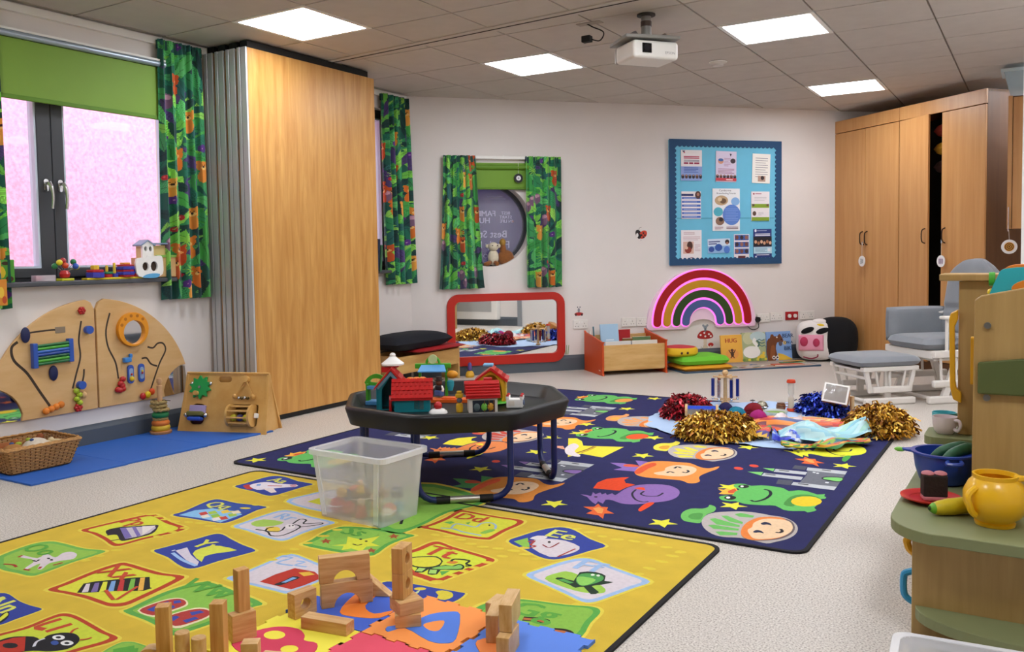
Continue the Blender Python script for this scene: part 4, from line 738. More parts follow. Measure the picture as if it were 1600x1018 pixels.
('Bb',(-2.694,2.844),[(-.173,-.106),(-.172,.024),(-.121,.138),(.06,.112),(.18,.06),(.159,-.083),(.068,-.143)],'#9dbbe0','#d6ccd2',.018,None,.1,'#94b4dc',[('p','#d8d83a',[(-.088,-.061),(-.081,.012),(.018,.03),(.038,-.073)],0)]),
('Dd',(-1.936,2.865),[(-.17,-.137),(-.165,-.092),(-.16,.018),(-.173,.118),(-.159,.141),(-.09,.139),(.029,.136),(.108,.142),(.147,.133),(.161,.091),(.152,-.01),(.155,-.112),(.144,-.134),(.092,-.147),(.015,-.15),(-.085,-.138)],'#b8401f','#d8d83a',.022,(-.063,.064),.1,'#c2492a',[('p','#6aae4c',[(-.131,-.036),(-.111,-.011),(-.089,-.016),(-.093,-.044)],0),('p','#6aae4c',[(-.048,-.001),(-.035,.021),(-.026,-.013)],0),('p','#d8d43a',[(-.065,-.073),(-.075,-.029),(-.034,-.028),(.02,-.027),(.013,.025),(.045,.045),(.08,.026),(.101,-.01),(.076,-.044),(.076,-.084),(-.026,-.093)],3),('s','#98b4c8',.01,[(-.096,-.104),(-.046,-.09),(.008,-.102),(.098,-.105)]),('s','#98b4c8',.01,[(-.059,-.084),(-.073,-.033),(-.035,-.026),(.02,-.027),(.014,.023),(.044,.048),(.081,.027),(.102,-.012)]),('p','#86bc4c',[(.076,-.078),(.086,-.025),(.112,-.025),(.1,-.08)],3),('p','#3a2020',[(.06,.02),(.062,.016),(.062,.013),(.062,.011),(.06,.01),(.057,.011),(.055,.013),(.052,.015),(.051,.019),(.05,.022),(.051,.024),(.053,.025),(.055,.025),(.058,.023)],0)]),
('Tt',(-1.81,2.47),[(-.181,-.06),(-.177,-.012),(-.159,.045),(-.155,.12),(-.141,.15),(-.111,.15),(-.054,.132),(.037,.117),(.125,.102),(.161,.089),(.167,.054),(.145,-.043),(.123,-.135),(.115,-.178),(.097,-.19),(.042,-.18),(-.033,-.161)],'#b8401f','#d2dc38',.026,(-.052,.057),.12,'#c2492a',[('p','#20301c',[(-.121,-.072),(-.115,-.035),(-.08,-.002),(-.04,.017),(.008,-.012),(.026,-.056),(.038,-.039),(.064,-.035),(.073,-.008),(.101,-.014),(.117,-.048),(.085,-.07),(.053,-.088),(.066,-.127),(.037,-.142),(.011,-.101),(.013,-.136),(-.016,-.147),(-.032,-.109),(-.085,-.106)],2),('p','#d8d23a',[(-.112,-.072),(-.107,-.04),(-.074,-.01),(-.036,.006),(.002,-.015),(.015,-.051),(-.002,-.084),(-.049,-.099)],3),('p','#86c05a',[(.014,-.089),(.043,-.046),(.072,-.036),(.079,-.016),(.098,-.021),(.107,-.045),(.08,-.063),(.047,-.084)],2),('p','#a8d46a',[(-.026,-.107),(-.001,-.102),(.005,-.132),(-.016,-.139)],0),('p','#a8d46a',[(.018,-.102),(.042,-.094),(.06,-.125),(.036,-.135)],0),('p','#d8842e',[(.027,-.021),(.033,.002),(.062,.007),(.059,-.016)],2),('s','#20301c',.01,[(.036,-.002),(.034,.024),(.087,.037),(.097,.004),(.122,-.003),(.107,-.016)]),('p','#5aa84a',[(.058,-.1),(.087,-.079),(.088,-.13)],0)]),
('Ee',(-1.541,2.822),[(-.168,-.07),(-.159,.011),(-.127,.112),(-.08,.175),(-.016,.172),(.087,.104),(.175,.061),(.147,-.017),(.112,-.109),(.075,-.16),(.018,-.16),(-.064,-.12)],'#2c3f96','#2c3f96',.02,(-.022,.091),.11,'#d8dc60',[('p','#8abf4a',[(-.151,-.06),(-.126,.002),(-.067,-.084),(-.087,-.095)],0),('p','#d6ccd0',[(-.055,-.09),(-.091,-.006),(-.053,.028),(.018,.04),(.095,.005),(.107,-.051),(.082,-.113),(.05,-.143)],2),('s','#a83a30',.01,[(-.102,-.039),(-.085,-.016),(-.075,-.063),(-.051,-.067),(-.062,-.094)]),('s','#a83a30',.008,[(.092,-.022),(.075,-.129)]),('s','#8a2a28',.007,[(-.036,-.041),(.003,-.058),(.008,.008)]),('p','#2a2024',[(-.023,-.001),(-.021,-.005),(-.021,-.01),(-.022,-.013),(-.024,-.014),(-.028,-.013),(-.031,-.011),(-.034,-.006),(-.036,-.002),(-.036,.003),(-.035,.006),(-.033,.007),(-.03,.006),(-.026,.003)],0),('p','#dcd4d8',[(-.113,-.005),(-.104,.041),(-.064,.049),(-.067,.007)],2)]),
('Ff',(-1.28,2.553),[(-.193,-.072),(-.185,-.007),(-.149,.102),(-.11,.165),(-.061,.178),(.015,.147),(.112,.114),(.193,.079),(.168,.002),(.131,-.103),(.105,-.164),(.071,-.179),(-.001,-.149),(-.094,-.113)],'#9dbbe0','#d6ccd2',.02,(-.038,.107),.12,'#9dbbe0',[('p','#9cc84a',[(-.123,-.068),(-.111,.001),(-.072,.029),(.07,-.032),(.101,-.083),(.05,-.11),(-.025,-.104)],3),('p','#16301c',[(-.092,-.051),(-.079,-.03),(-.03,-.037),(-.048,.042),(-.001,.069),(.043,.055),(.059,.012),(.09,.015),(.066,-.024),(.043,-.051),(.086,-.085),(.07,-.113),(.022,-.068),(.003,-.089),(-.026,-.075)],2),('p','#4c9c4c',[(-.03,-.017),(-.036,.032),(.006,.055),(.04,.043),(.051,.007),(.032,-.043),(.013,-.064),(-.013,-.048)],3),('p','#8ccc5c',[(-.034,-.009),(-.017,.011),(.03,.006),(.026,-.047),(.003,-.059)],3),('p','#4c9c4c',[(-.082,-.056),(-.068,-.038),(-.022,-.053),(-.03,-.067)],0),('p','#e8f0e0',[(.008,.044),(.009,.04),(.009,.036),(.007,.033),(.004,.031),(.001,.032),(-.002,.034),(-.004,.037),(-.005,.041),(-.005,.045),(-.004,.048),(-.001,.049),(.002,.049),(.005,.047)],0),('p','#e8f0e0',[(.027,.046),(.028,.042),(.028,.038),(.027,.035),(.024,.034),(.021,.034),(.018,.036),(.016,.04),(.014,.043),(.015,.047),(.016,.05),(.019,.052),(.022,.051),(.025,.049)],0)]),
('Uu',(-1.679,2.191),[(-.169,-.027),(-.173,.019),(-.084,.043),(.002,.051),(.097,.061),(.117,.054),(.123,.005),(.112,-.031),(.08,-.055),(-.013,-.056),(-.092,-.063)],'#2c3f96','#2c3f96',.022,None,.1,'#d8dc60',[('p','#d8c83a',[(.023,.024),(.033,.045),(.07,.046),(.095,.019),(.088,-.015),(.059,-.017),(.047,.007)],2),('p','#c8d8a0',[(-.033,-.022),(-.031,.014),(-.021,-.008),(-.019,-.03)],0)]),
('Gg',(-1.252,2.23),[(-.197,-.121),(-.218,-.036),(-.181,.035),(-.121,.072),(.012,.099),(.078,.122),(.112,.12),(.131,.09),(.137,.014),(.155,-.075),(.13,-.124),(-.038,-.195)],'#57a544','#88bb46',.022,(-.043,.006),.12,'#5ba53e',[('s','#20140c',.03,[(-.052,-.055),(-.01,-.042),(.015,-.039),(.019,-.055)]),('s','#b86838',.014,[(-.051,-.056),(-.008,-.044),(.016,-.044)]),('s','#20140c',.03,[(.066,-.082),(.098,-.073),(.117,-.082),(.109,-.095)]),('s','#b86838',.014,[(.07,-.084),(.098,-.078),(.114,-.084)])]),
]
# ------------------------------------------------------------ rugs
RUGB = mat('#1f2258', .95, var=.10, vs=14, bump=.5, bs=700, name='navy rug pile')
RUGY = mat('#d8b83a', .95, var=.07, vs=9, bump=.5, bs=700, name='yellow rug pile')
PRT = vcol(.95, .4, 700, name='rug print', var=.06, vs=60)
BIND = mat('#17161a', .9, bump=.4, bs=500)
def rug(name, label, x0, y0, x1, y1, m_, r=.05, h=.007):
    t = thing(name, label, 'rug')
    G().prism(rrect(x0+.012, y0+.012, x1-.012, y1-.012, r, 6), 0, h, plane='xy').build('pile', m_, t)
    G().prism(rrect(x0, y0, x1, y1, r+.01, 6), 0, h+.001, holes=[rrect(x0+.016, y0+.016, x1-.016, y1-.016, r, 6)]).build('bound_edge', BIND, t)
    return t
def shapes(p, sh, cols, ox=0, oy=0):
    for s in sh:
        c = cols.get(s[1], s[1])
        if s[0] == 'p': p.poly(c, [(a+ox, b+oy) for a, b in s[2]], s[3])
        else: p.stroke(c, s[2], [(a+ox, b+oy) for a, b in s[3]])
t = rug('fairytale_rug', 'large navy blue rug printed with knights, frogs, castles and dragons', -3.71, 3.141, -.705, 6.165, RUGB)
for k, x, y, cols in PLACED:
    cc = {'c': '#6cbb5c', 'd': '#4f9a45'}; cc.update(cols)
    p = Print(.00012, .0002); shapes(p, MOTIF[k], cc); p.build('printed_'+k, t, matl=PRT, loc=(x, y, .007))
for x, y in STARS:
    p = Print(); p.star('#e4e03c', 0, 0, .062, .2); p.build('printed_star', t, matl=PRT, loc=(x, y, .007))
for x, y in DOTS:
    p = Print(); p.ell('#d8442c', 0, 0, .022, .03, .6); p.build('printed_dot', t, matl=PRT, loc=(x, y, .007))
t = rug('alphabet_rug', 'yellow alphabet rug with framed letter pictures and a black edge', -3.445, .35, -.985, 3.093, RUGY)
for let, a, P, bc, fc, bw, lp, ls, lc, S in CARDS:
    p = Print(.00012, .0002); sp = smooth_pts(P, True, 3)
    p.poly('#e2d04a', [(x*1.07, y*1.07) for x, y in sp]); p.poly(bc, sp)
    k = 1-bw/.16
    if fc != bc: p.poly(fc, [(x*k, y*k) for x, y in sp])
    shapes(p, S, {})
    if lp: p.text(lc, let, lp[0], lp[1]-ls*.35, ls*1.15, bold=ls*.035)
    p.build('printed_letter_card', t, matl=PRT, loc=(a[0], a[1], .007))
rr = random.Random(5)
for k, (x, y, n, dx, dy) in enumerate(((-1.62, 3.0, 9, .065, -.004), (-1.1, 2.95, 14, -.012, -.065), (-1.62, 2.72, 10, -.012, -.062), (-2.42, 2.98, 12, .006, -.075), (-2.95, 2.95, 16, .0, -.075), (-3.3, 2.3, 9, .06, .004), (-2.0, 2.68, 9, .06, -.004))):
    for q in range(n):
        p = Print(z0=.00005+.00001*(k*16+q)); p.ell('#dfc93c', 0, 0, .02+.006*rr.random(), .012, rr.random()*.6); p.build('printed_dab', t, matl=PRT, loc=(x+dx*q, y+dy*q+.015*math.sin(q*1.3), .007))
# blue gym mat by the window wall
BM = mat('#2b62b8', .6, var=.04, vs=3, bump=.08, bs=300)
t = thing('floor_mat', 'plain bright blue foam play mat lying along the window wall', 'mat')
for k, (y0, y1) in enumerate(((2.30, 2.345), (2.35, 2.86), (2.862, 3.37), (3.372, 3.86))):
    if k: G().prism([(-4.81, y0), (-4.20+.03*(k-1)*.6, y0), (-4.19+.03*k*.6, y1), (-4.81, y1)], 0, .010).build('mat_panel', BM, t, bevel=.002)
# ------------------------------------------------------------ jigsaw foam tiles
def jig(n=7, L=.295, d=.012, ph=0):
    e = []
    w_ = L/n
    for side in range(4):
        ed = []
        for k in range(n):
            q = d if (k+side+ph) % 2 == 0 else 0
            ed += [(k*w_-(.0025 if q else -.0025 if k else 0), q), ((k+1)*w_+(.0025 if q else -.0025 if k < n-1 else 0), q)]
        for x, y in ed:
            x -= L/2; y += L/2-d/2
            a = -PI/2*side; e.append((x*math.cos(a)-y*math.sin(a), x*math.sin(a)+y*math.cos(a)))
    return e
def foam(label, x, y, c, ci, inlay, holes=(), ph=0, rot=-.035):
    t = thing('foam_tile', label, 'foam tile', (x, y, .007), rot, 'jigsaw foam tiles on the alphabet rug')
    M1, M2 = mat(c, .75, bump=.1, bs=300), mat(ci, .75, bump=.1, bs=300)
    il = smooth_pts(inlay, True, 3); hh = [smooth_pts(h, True, 4) for h in holes]
    G().prism(jig(ph=ph), 0, .010, holes=[il]).build('tile_body', M1, t)
    G().prism([(a*.99, b*.99) for a, b in il], 0, .0105, holes=[list(h) for h in hh]).build('inlay', M2, t)
    for h in hh: G().prism(h, 0, .0102).build('inlay_centre', M1, t)
foam('yellow foam tile with a pink figure of eight', -1.80, 1.70, '#f2e64a', '#d63c5c', [(-.13, -.08), (-.125, .0), (-.09, .055), (-.03, .075), (.02, .055), (.045, .03), (.09, .035), (.125, -.01), (.12, -.075), (.06, -.11), (0, -.09), (-.05, -.115)],
     [circ(-.055, .01, .034, .026, 10), circ(.05, -.03, .026, .022, 10)])
foam('blue foam tile with an orange corner shaped inlay, behind the plank', -1.80, 2.00, '#3f63cc', '#f5862e', [(-.06, .11), (.0, .1), (.035, .0), (.10, -.03), (.135, .02), (.135, -.045), (.06, -.08), (.0, -.075), (-.05, .03)], ph=1)
foam('orange foam tile with a blue letter A inlay', -1.505, 2.00, '#f8984a', '#4f7ddc', [(-.10, -.09), (-.075, -.115), (-.05, -.07), (.06, -.10), (.11, -.09), (.12, -.05), (.03, .09), (-.01, .09), (-.05, .04), (-.06, -.04)], [[(-.02, -.02), (.015, .03), (.045, -.03), (.02, -.045)]], ph=0)
foam('pink foam tile with a turquoise inlay at the front edge of the picture', -1.505, 1.70, '#e85068', '#5cc4cc', circ(-.01, -.02, .09, .075, 14), ph=1)
foam('blue foam tile with an orange inlay under the right hand wooden blocks', -1.20, 1.985, '#5a86e4', '#f89048', [(-.13, -.02), (-.09, .03), (-.04, .01), (.0, -.05), (.05, -.09), (-.02, -.12), (-.09, -.07)], ph=1, rot=-.0)
# ------------------------------------------------------------ tray table
TB = thing('tray_table', 'big black octagonal play tray standing on blue tubular legs', 'play table', (-2.43, 3.45, 0), math.radians(-51))
def octo(R, r=.07, k=1.0):
    P = [(R*math.cos(PI/8+PI/4*i), R*math.sin(PI/8+PI/4*i)) for i in range(8)]; o = []
    for i in range(8):
        p, a, b = P[i], P[i-1], P[(i+1) % 8]
        u = ((a[0]-p[0]), (a[1]-p[1])); L = math.hypot(*u); s = (p[0]+u[0]/L*r, p[1]+u[1]/L*r)
        u = ((b[0]-p[0]), (b[1]-p[1])); L = math.hypot(*u); e = (p[0]+u[0]/L*r, p[1]+u[1]/L*r)
        for q in range(5):
            t_ = q/4; o.append(((1-t_)**2*s[0]+2*t_*(1-t_)*p[0]+t_*t_*e[0], (1-t_)**2*s[1]+2*t_*(1-t_)*p[1]+t_*t_*e[1]))
    return o
g = G(); rings = [(.49, .325), (.53, .328), (.552, .398), (.545, .410), (.525, .414), (.512, .406), (.488, .358), (.47, .350), (0.001, .350)]
pr = [octo(R*1.03, min(.055, R*.12)) for R, z in rings]; v = [(x, y, rings[k][1]) for k, o in enumerate(pr) for x, y in o]; n = len(pr[0]); f = []
for k in range(len(rings)-1):
    for i in range(n): f.append((k*n+i, k*n+(i+1) % n, (k+1)*n+(i+1) % n, (k+1)*n+i))
f.append(tuple(range(n))); g.add(v, f); g.build('tray', mat('#0b0b0d', .42, var=.1, vs=20, name='black plastic tray'), TB, smooth=True, ang=50)
BLT = mat('#1d2b66', .35, name='blue enamel tube')
for k in range(4):
    M = Matrix.Translation((0, 0, .0112)) @ Matrix.Rotation(PI/2*k, 4, 'Z'); rr_ = .445; hw = .205
    pts = [(rr_, -hw, .33), (rr_, -hw, .10)]+[(rr_, -hw+.08-.08*math.cos(PI/2*q/5), .093-.08*math.sin(PI/2*q/5)) for q in range(1, 6)]+[(rr_, hw-.08+.08*math.sin(PI/2*q/5), .013+.08-.08*math.cos(PI/2*q/5)) for q in range(0, 6)]+[(rr_, hw, .33)]
    g = G().tube(pts, .0145, 10).xf(M); leg = g.build('leg_frame', BLT, TB, smooth=True)
    g = G().cyl((rr_, -.065, .013), (rr_, .065, .013), .0155).xf(M); g.build('metal_sleeve', mat('#c8c4bc', .3, metal=.8), leg, smooth=True)
    for q in (-1, 1): g = G().cyl((rr_, q*.065, .013), (rr_, q*.125, .013), .0165).xf(M); g.build('rubber_foot', BLACK, leg, smooth=True)

# ------------------------------------------------------------ translucent toy bin
FROST = mat('#f2f3f6', .35, alpha=.27, name='frosted plastic'); FROST2 = mat('#f4f5f8', .3, alpha=.5)
def crate(name, label, loc, rot, w0, d0, w1, d1, h, th=.004, dip=True):
    t = thing(name, label, 'storage box', loc, rot)
    def q(w_, d_, z, r=.03): return [(x, y, z) for x, y in rrect(-w_/2, -d_/2, w_/2, d_/2, r, 4)]
    L = [q(w0, d0, 0, .02), q(w1, d1, h), q(w1-2*th, d1-2*th, h), q(w0-2*th, d0-2*th, th, .018)]; n = len(L[0])
    g = G(); f = [(k*n+i, k*n+(i+1) % n, (k+1)*n+(i+1) % n, (k+1)*n+i) for k in range(3) for i in range(n)]+[tuple(range(n))[::-1], tuple(3*n+i for i in range(n))]
    g.add([p for l in L for p in l], f); g.build('box_body', FROST, t, smooth=True)
    g = G().prism(rrect(-w1/2-.014, -d1/2-.014, w1/2+.014, d1/2+.014, .035, 5), h-.02, h+.002, holes=[rrect(-w1/2+.004, -d1/2+.004, w1/2-.004, d1/2-.004, .03, 5)]); g.build('rim', FROST2, t, bevel=.003)
    for sx in (-1, 1):
        for sy in (-1, 1): G().bar((sx*(w0/2-.03), sy*(d0/2), .01), (sx*(w1/2-.03), sy*(d1/2), h-.02), .022, .008, (0, 1, 0)).build('rib', FROST2, t)
    return t
crate('toy_bin', 'tall frosted plastic bin half full of small toys beside the tray table', (-2.405, 2.765, .008), math.radians(-2), .345, .235, .40, .275, .285)
cols = [('#c83a3a', 'red'), ('#d8a83a', 'mustard'), ('#2f3a66', 'navy'), ('#d86a5a', 'coral'), ('#e8d24a', 'lemon'), ('#5aa0b8', 'teal'), ('#7a4a3a', 'brown'), ('#d8c8b0', 'cream')]
sp = [(-.13, -.09, .035, .034, 0), (-.06, -.09, .03, .032, 0), (.01, -.085, .04, .042, 0), (-.135, -.02, .05, .04, 2), (-.10, -.095, .09, .026, 1), (.09, -.085, .04, .03, 4), (.14, -.03, .035, .03, 3), (.145, .04, .035, .03, 5),
      (.05, -.02, .05, .045, 1), (-.05, .0, .06, .045, 6), (.13, .06, .09, .032, 2), (.02, .05, .05, .045, 7), (-.12, .06, .05, .045, 3), (.1, -.03, .1, .03, 6), (-.03, -.03, .115, .03, 1), (.15, -.07, .03, .024, 7)]
for k, (x, y, z, r, c) in enumerate(sp):
    h_, nm = cols[c]; t = thing('small_toy', '%s toy %s seen through the frosted bin, %s' % (nm, ('ball', 'brick', 'figure')[k % 3], ('low left at the front', 'front row, second from left', 'big one in the front row middle', 'left back corner', 'upper left front', 'by the front right corner', 'right side, near', 'right side, far', 'centre of the heap', 'centre back', 'right back on top', 'middle back, low', 'left back, low', 'right front on top', 'top of the heap', 'tiny one in the right front corner')[k]), 'toy', (-2.405+x*.9, 2.765+y*.72, .016+z), k*.7, 'toys in the frosted bin')
    m_ = mat(h_, .5)
    if k % 3 == 0:
        G().ball((0, 0, 0), r, 14, 9).build('ball', m_, t, smooth=True); G().tube([(r*math.cos(q*PI/8), r*math.sin(q*PI/8), 0) for q in range(16)], .003, 5, True).build('seam', mat('#eeeeee', .5), t)
    elif k % 3 == 1: G().box(-r*.8, -r*.6, -r*.6, r*.8, r*.6, r*.6).build('brick_body', m_, t, bevel=.004); G().cyl((0, 0, r*.6), (0, 0, r*.85), r*.3).build('stud', m_, t)
    else: G().cyl((0, 0, -r*.9), (0, 0, r*.2), r*.6, r*.4).build('figure_body', m_, t, smooth=True); G().ball((0, 0, r*.5), r*.42, 12, 8).build('head', mat('#d8b090', .5), t, smooth=True)

# ------------------------------------------------------------ bench with cushions beyond the partition
PLY = wood('#c39a58', '#d8b476', (1.2, 8, 8), .4, 2.5); PLYE = wood('#b98c4a', '#d0a865', (8, 1.2, 8), .4, 2.5)
t = thing('storage_bench', 'low pale wooden bench with cushions in the corner behind the partition', 'bench', (-4.62, 5.95, 0))
G().box(.14, -.43, .135, .165, .42, .275).build('front_board', PLYE, t, bevel=.003)
for y in (-.45, .42): G().box(-.16, y, 0, .165, y+.022, .285).build('end_panel', PLY, t, bevel=.003)
G().box(-.16, -.43, .13, .14, .42, .15).build('shelf', PLY, t); G().box(-.16, -.43, .15, -.14, .42, .285).build('back_board', PLY, t)
def pillow(g, x0, y0, z0, x1, y1, h, p=4, n=16, lift=0):
    cx, cy, hx, hy = (x0+x1)/2, (y0+y1)/2, (x1-x0)/2, (y1-y0)/2
    def f(sgn):
        def q(u, v):
            a, b = 2*u-1, 2*v-1
            e = max(0, (1-abs(a)**p)*(1-abs(b)**p))**.42
            k = 1-.03*(abs(a)*abs(b))**2
            return (cx+hx*a*k, cy+hy*b*k, z0+h/2+sgn*h/2*e+lift*b)
        return q
    g.grid(f(1), n, n); g.grid(f(-1), n, n); return g
o = thing('bench_cushion', 'navy black cushion slumped on the wooden corner bench', 'cushion', (-4.60, 5.92, .285), 0)
pillow(G(), -.20, -.45, .02, .17, .36, .15, 3).build('cover', mat('#14161f', .9, bump=.3, bs=60), o, smooth=True, weld=True)
o = thing('bench_pad', 'flat red pad under the navy cushion on the corner bench', 'cushion', (-4.60, 6.0, .272), 0)
pillow(G(), -.17, -.28, .015, .205, .43, .035, 6).build('cover', mat('#a01018', .7), o, smooth=True, weld=True)

o = thing('floor_toy', 'small purple and yellow toy on the floor at the end of the corner bench', 'toy', (-4.40, 6.47, 0)); G().lathe([(.035, 0), (.042, .02), (.03, .05), (.012, .06)], 16).build('yellow_body', mat('#d8a62c', .5), o, smooth=True); G().lathe([(.014, .06), (.02, .075), (.018, .12), (.006, .135), (.001, .136)], 14).build('purple_top', mat('#5a4a8a', .5), o, smooth=True)
# ------------------------------------------------------------ orange book box
a0, a1 = Vector((-3.324, 7.06, 0)), Vector((-2.99, 7.66, 0)); BR = math.atan2(.40, .53)
ORG = mat('#c94a14', .42, name='orange laminate'); PLY2 = wood('#c79a55', '#dcb679', (1.5, 8, 8), .4, 2.0)
BR = WROT
t = thing('book_box', 'wooden book browser box with bright orange side panels by the back wall', 'book box', (-3.335, 7.045, 0), BR)
WB, DB, HB = .60, .46, .335
for x in (-.018, WB):
    prof = [(0, .02), (.02, .0), (DB-.02, 0), (DB, .02), (DB, .345), (DB-.03, .36), (.02, .305), (0, .285)]
    G().prism(smooth_pts(prof, True, 2), x, x+.018, plane='yz').build('side_panel', ORG, t, bevel=.003)
G().box(.0, .012, .05, WB, .028, .272).build('front_board', PLY2, t, bevel=.002); G().box(0, DB-.03, .05, WB, DB-.014, .33).build('back_board', PLY2, t); G().box(0, .02, .04, WB, DB-.02, .055).build('base', PLY2, t); G().box(.01, .2, .055, WB-.01, .212, .25).build('divider', PLY2, t)
p = Print(); p.rect('#f0d8c8', .385, .048, .425, .058); p.build('maker_name', t, M=Matrix(((0, 0, -1, -.0185), (-1, 0, 0, .47), (0, 1, 0, -.01), (0, 0, 0, 1))))
bk = [(.0, .33, .38, -12, '#e8e4dc', 'white'), (.035, .335, .42, -10, '#3a6a7a', 'teal'), (.09, .30, .44, -9, '#a8cbe6', 'sky blue'), (.25, .1, .29, -4, '#2a5a86', 'dark blue'), (.03, .06, .30, -5, '#dcdad4', 'pale grey'), (.30, .08, .298, -4, '#e4e0d4', 'ivory'), (.30, .33, .30, 4, '#8a6a3a', 'brown'), (.40, .31, .31, 0, '#6a8a5a', 'sage'), (.22, .36, .38, -2, '#b01c22', 'crimson')]
for k, (x, y, h, tl, c, nm) in enumerate(bk):
    wd = .03 if k < 2 else .27 if k in (4, 5) else .2
    o = thing('picture_book', '%s picture book standing in the orange sided book box' % nm, 'book', tuple(Vector((-3.335, 7.045, .056))+Matrix.Rotation(BR, 3, 'Z') @ Vector((x+.03, y, 0))), (math.radians(tl), 0, BR), 'books in the orange sided box')
    G().box(-.02, -.008, .0, wd-.04, .008, h-.056).build('cover', mat(c, .5), o, bevel=.001); G().box(-.018, -.0065, .002, wd-.0385, .0065, h-.055).build('pages', mat('#f0ece0', .8), o)
    if k == 2:
        p = Print(z0=.009); p.ell('#dff0fa', .05, .2, .03, .012); p.ell('#c89a62', .08, .17, .04, .022); p.rect('#e8f4fc', .03, .23, .11, .24); p.build('cover_print', o, vert=True)

# ------------------------------------------------------------ reading corner
t = thing('reading_mat', 'striped padded play mat lying on the floor under the rainbow light', 'mat', tuple(bwp(1.46, 0, .64)), WROT)
G().prism(rrect(0, 0, 1.44, .60, .03, 4), 0, .012).build('mat_edge', mat('#34506a', .7), t)
p = Print(z0=.0125); rr = random.Random(11)
p.rect('#c9bdb2', .02, .02, 1.42, .58)
for k in range(16): p.rect(rr.choice(['#d9cfc4', '#b8a69c', '#c89a84', '#a9aeb4', '#d2c4a8', '#b98a80']), .02, .04+.034*k, 1.42, .04+.034*k+.016)
for k in range(14):
    x, y = .1+1.2*rr.random(), .04+.25*rr.random(); p.ell(rr.choice(['#6a8a4a', '#c87a3a', '#4a6a9a', '#d8b04a', '#e8e0d0', '#8a4a3a']), x, y, .03+.03*rr.random(), .014, rr.random())
p.rect('#d8703a', .6, .025, 1.36, .04); p.ell('#3a5a7a', .1, .07, .08, .04); p.ell('#5a7a9a', .22, .05, .07, .03)
p.build('mat_print', t)
def cush(name, label, s, out, z, wd, dp, h, c, c2=None, rot=0., shape='sq', grp='stacked seat cushions'):
    o = thing(name, label, 'cushion', tuple(bwp(s, z, out)), WROT+rot, grp)
    if shape == 'sq':
        pillow(G(), -wd/2, -dp/2, 0, wd/2, dp/2, h, 8, 18).build('cover', mat(c, .75), o, smooth=True, weld=True)
    else:
        prof = [(.001, 0), (wd/2-.02, 0), (wd/2, .02), (wd/2, h-.02)]; G().lathe(prof+[(wd/2-.015, h)], 36).build('side', mat(c, .7), o, smooth=True)
        G().lathe([(wd/2-.012, h-.006), (wd/2-.03, h+.004), (wd/4, h+.012), (.001, h+.014)], 36).build('top', mat(c2, .7), o, smooth=True)
        for q in range(2): G().ball((-.06+.06*q, -wd/2-.001, h*.45), (.012, .004, .012), 10, 6).build('button', mat('#4a2a18', .6), o, smooth=True)
    return o
cush('seat_cushion', 'flat amber cushion at the bottom of the cushion stack', 1.72, .43, .013, .52, .40, .05, '#e39a1c')
cush('seat_cushion', 'bright lime green cushion in the middle of the stack', 1.70, .42, .062, .50, .40, .085, '#6cc22c')
cush('round_cushion', 'round yellow cushion with a red top on the cushion stack', 1.53, .40, .145, .34, .34, .075, '#e2b71c', '#c0343c', shape='r')
def board_book(label, s, out, wd, hg, tilt, c, fn):
    o = thing('board_book', label, 'book', tuple(bwp(s, .014, out)), (math.radians(-tilt), 0, WROT), 'picture books displayed below the rainbow light')
    G().box(-wd/2, -.008, 0, wd/2, .008, hg).build('cover', mat(c, .45), o, bevel=.002); G().box(-wd/2+.003, -.006, .003, wd/2+.0008, .006, hg+.0008).build('pages', mat('#efe9dc', .8), o)
    p = Print(z0=.0085); fn(p, wd, hg); p.build('cover_picture', o, vert=True, rough=.5)
def hug(p, w_, h):
    p.text('#b0402a', 'HUG', -.005, h*.72, .06, bold=.002); p.ell('#e8a050', 0, h*.3, .07, .05); p.ell('#4a2a1c', 0, h*.3, .018, .026); p.ell('#5a3424', 0, h*.44, .017, .015); p.stroke('#4a2a1c', .01, [(-.035, h*.46), (-.02, h*.36), (0, h*.32), (.02, h*.36), (.035, h*.46)]); p.stroke('#4a2a1c', .01, [(-.02, h*.16), (0, h*.24), (.02, h*.16)])
def swan(p, w_, h):
    p.rect('#a8b48a', -w_/2, 0, w_/2, h); p.ell('#c6c9a0', -.06, h*.8, .06, .06); p.ell('#b9cfd0', .05, h*.85, .09, .05); p.rect('#93a860', -w_/2, 0, w_/2, h*.15)
    p.ell('#ecebe6', -.03, h*.32, .095, .06); p.stroke('#ecebe6', .035, [(.03, h*.38), (.03, h*.55), (.0, h*.68), (.02, h*.78)]); p.stroke('#4a6a5a', .016, [(.03, h*.72), (.06, h*.62), (.04, h*.5)])
    for k in range(3): p.stroke('#3c6a72', .008, [(.045, h*(.72-.1*k)), (.065, h*(.75-.1*k)), (.085, h*(.71-.1*k)), (.12, h*(.74-.1*k))])
    p.ell('#e2c23c', .085, h*.16, .028, .022); p.ell('#e2c23c', .1, h*.27, .014); p.ell('#d8b83a', .045, h*.12, .02, .016)
    for k in range(9): p.ell(('#6a8a4a', '#8aa04a', '#d8c84a')[k % 3], -.12+.03*k, h*.06, .018, .012)
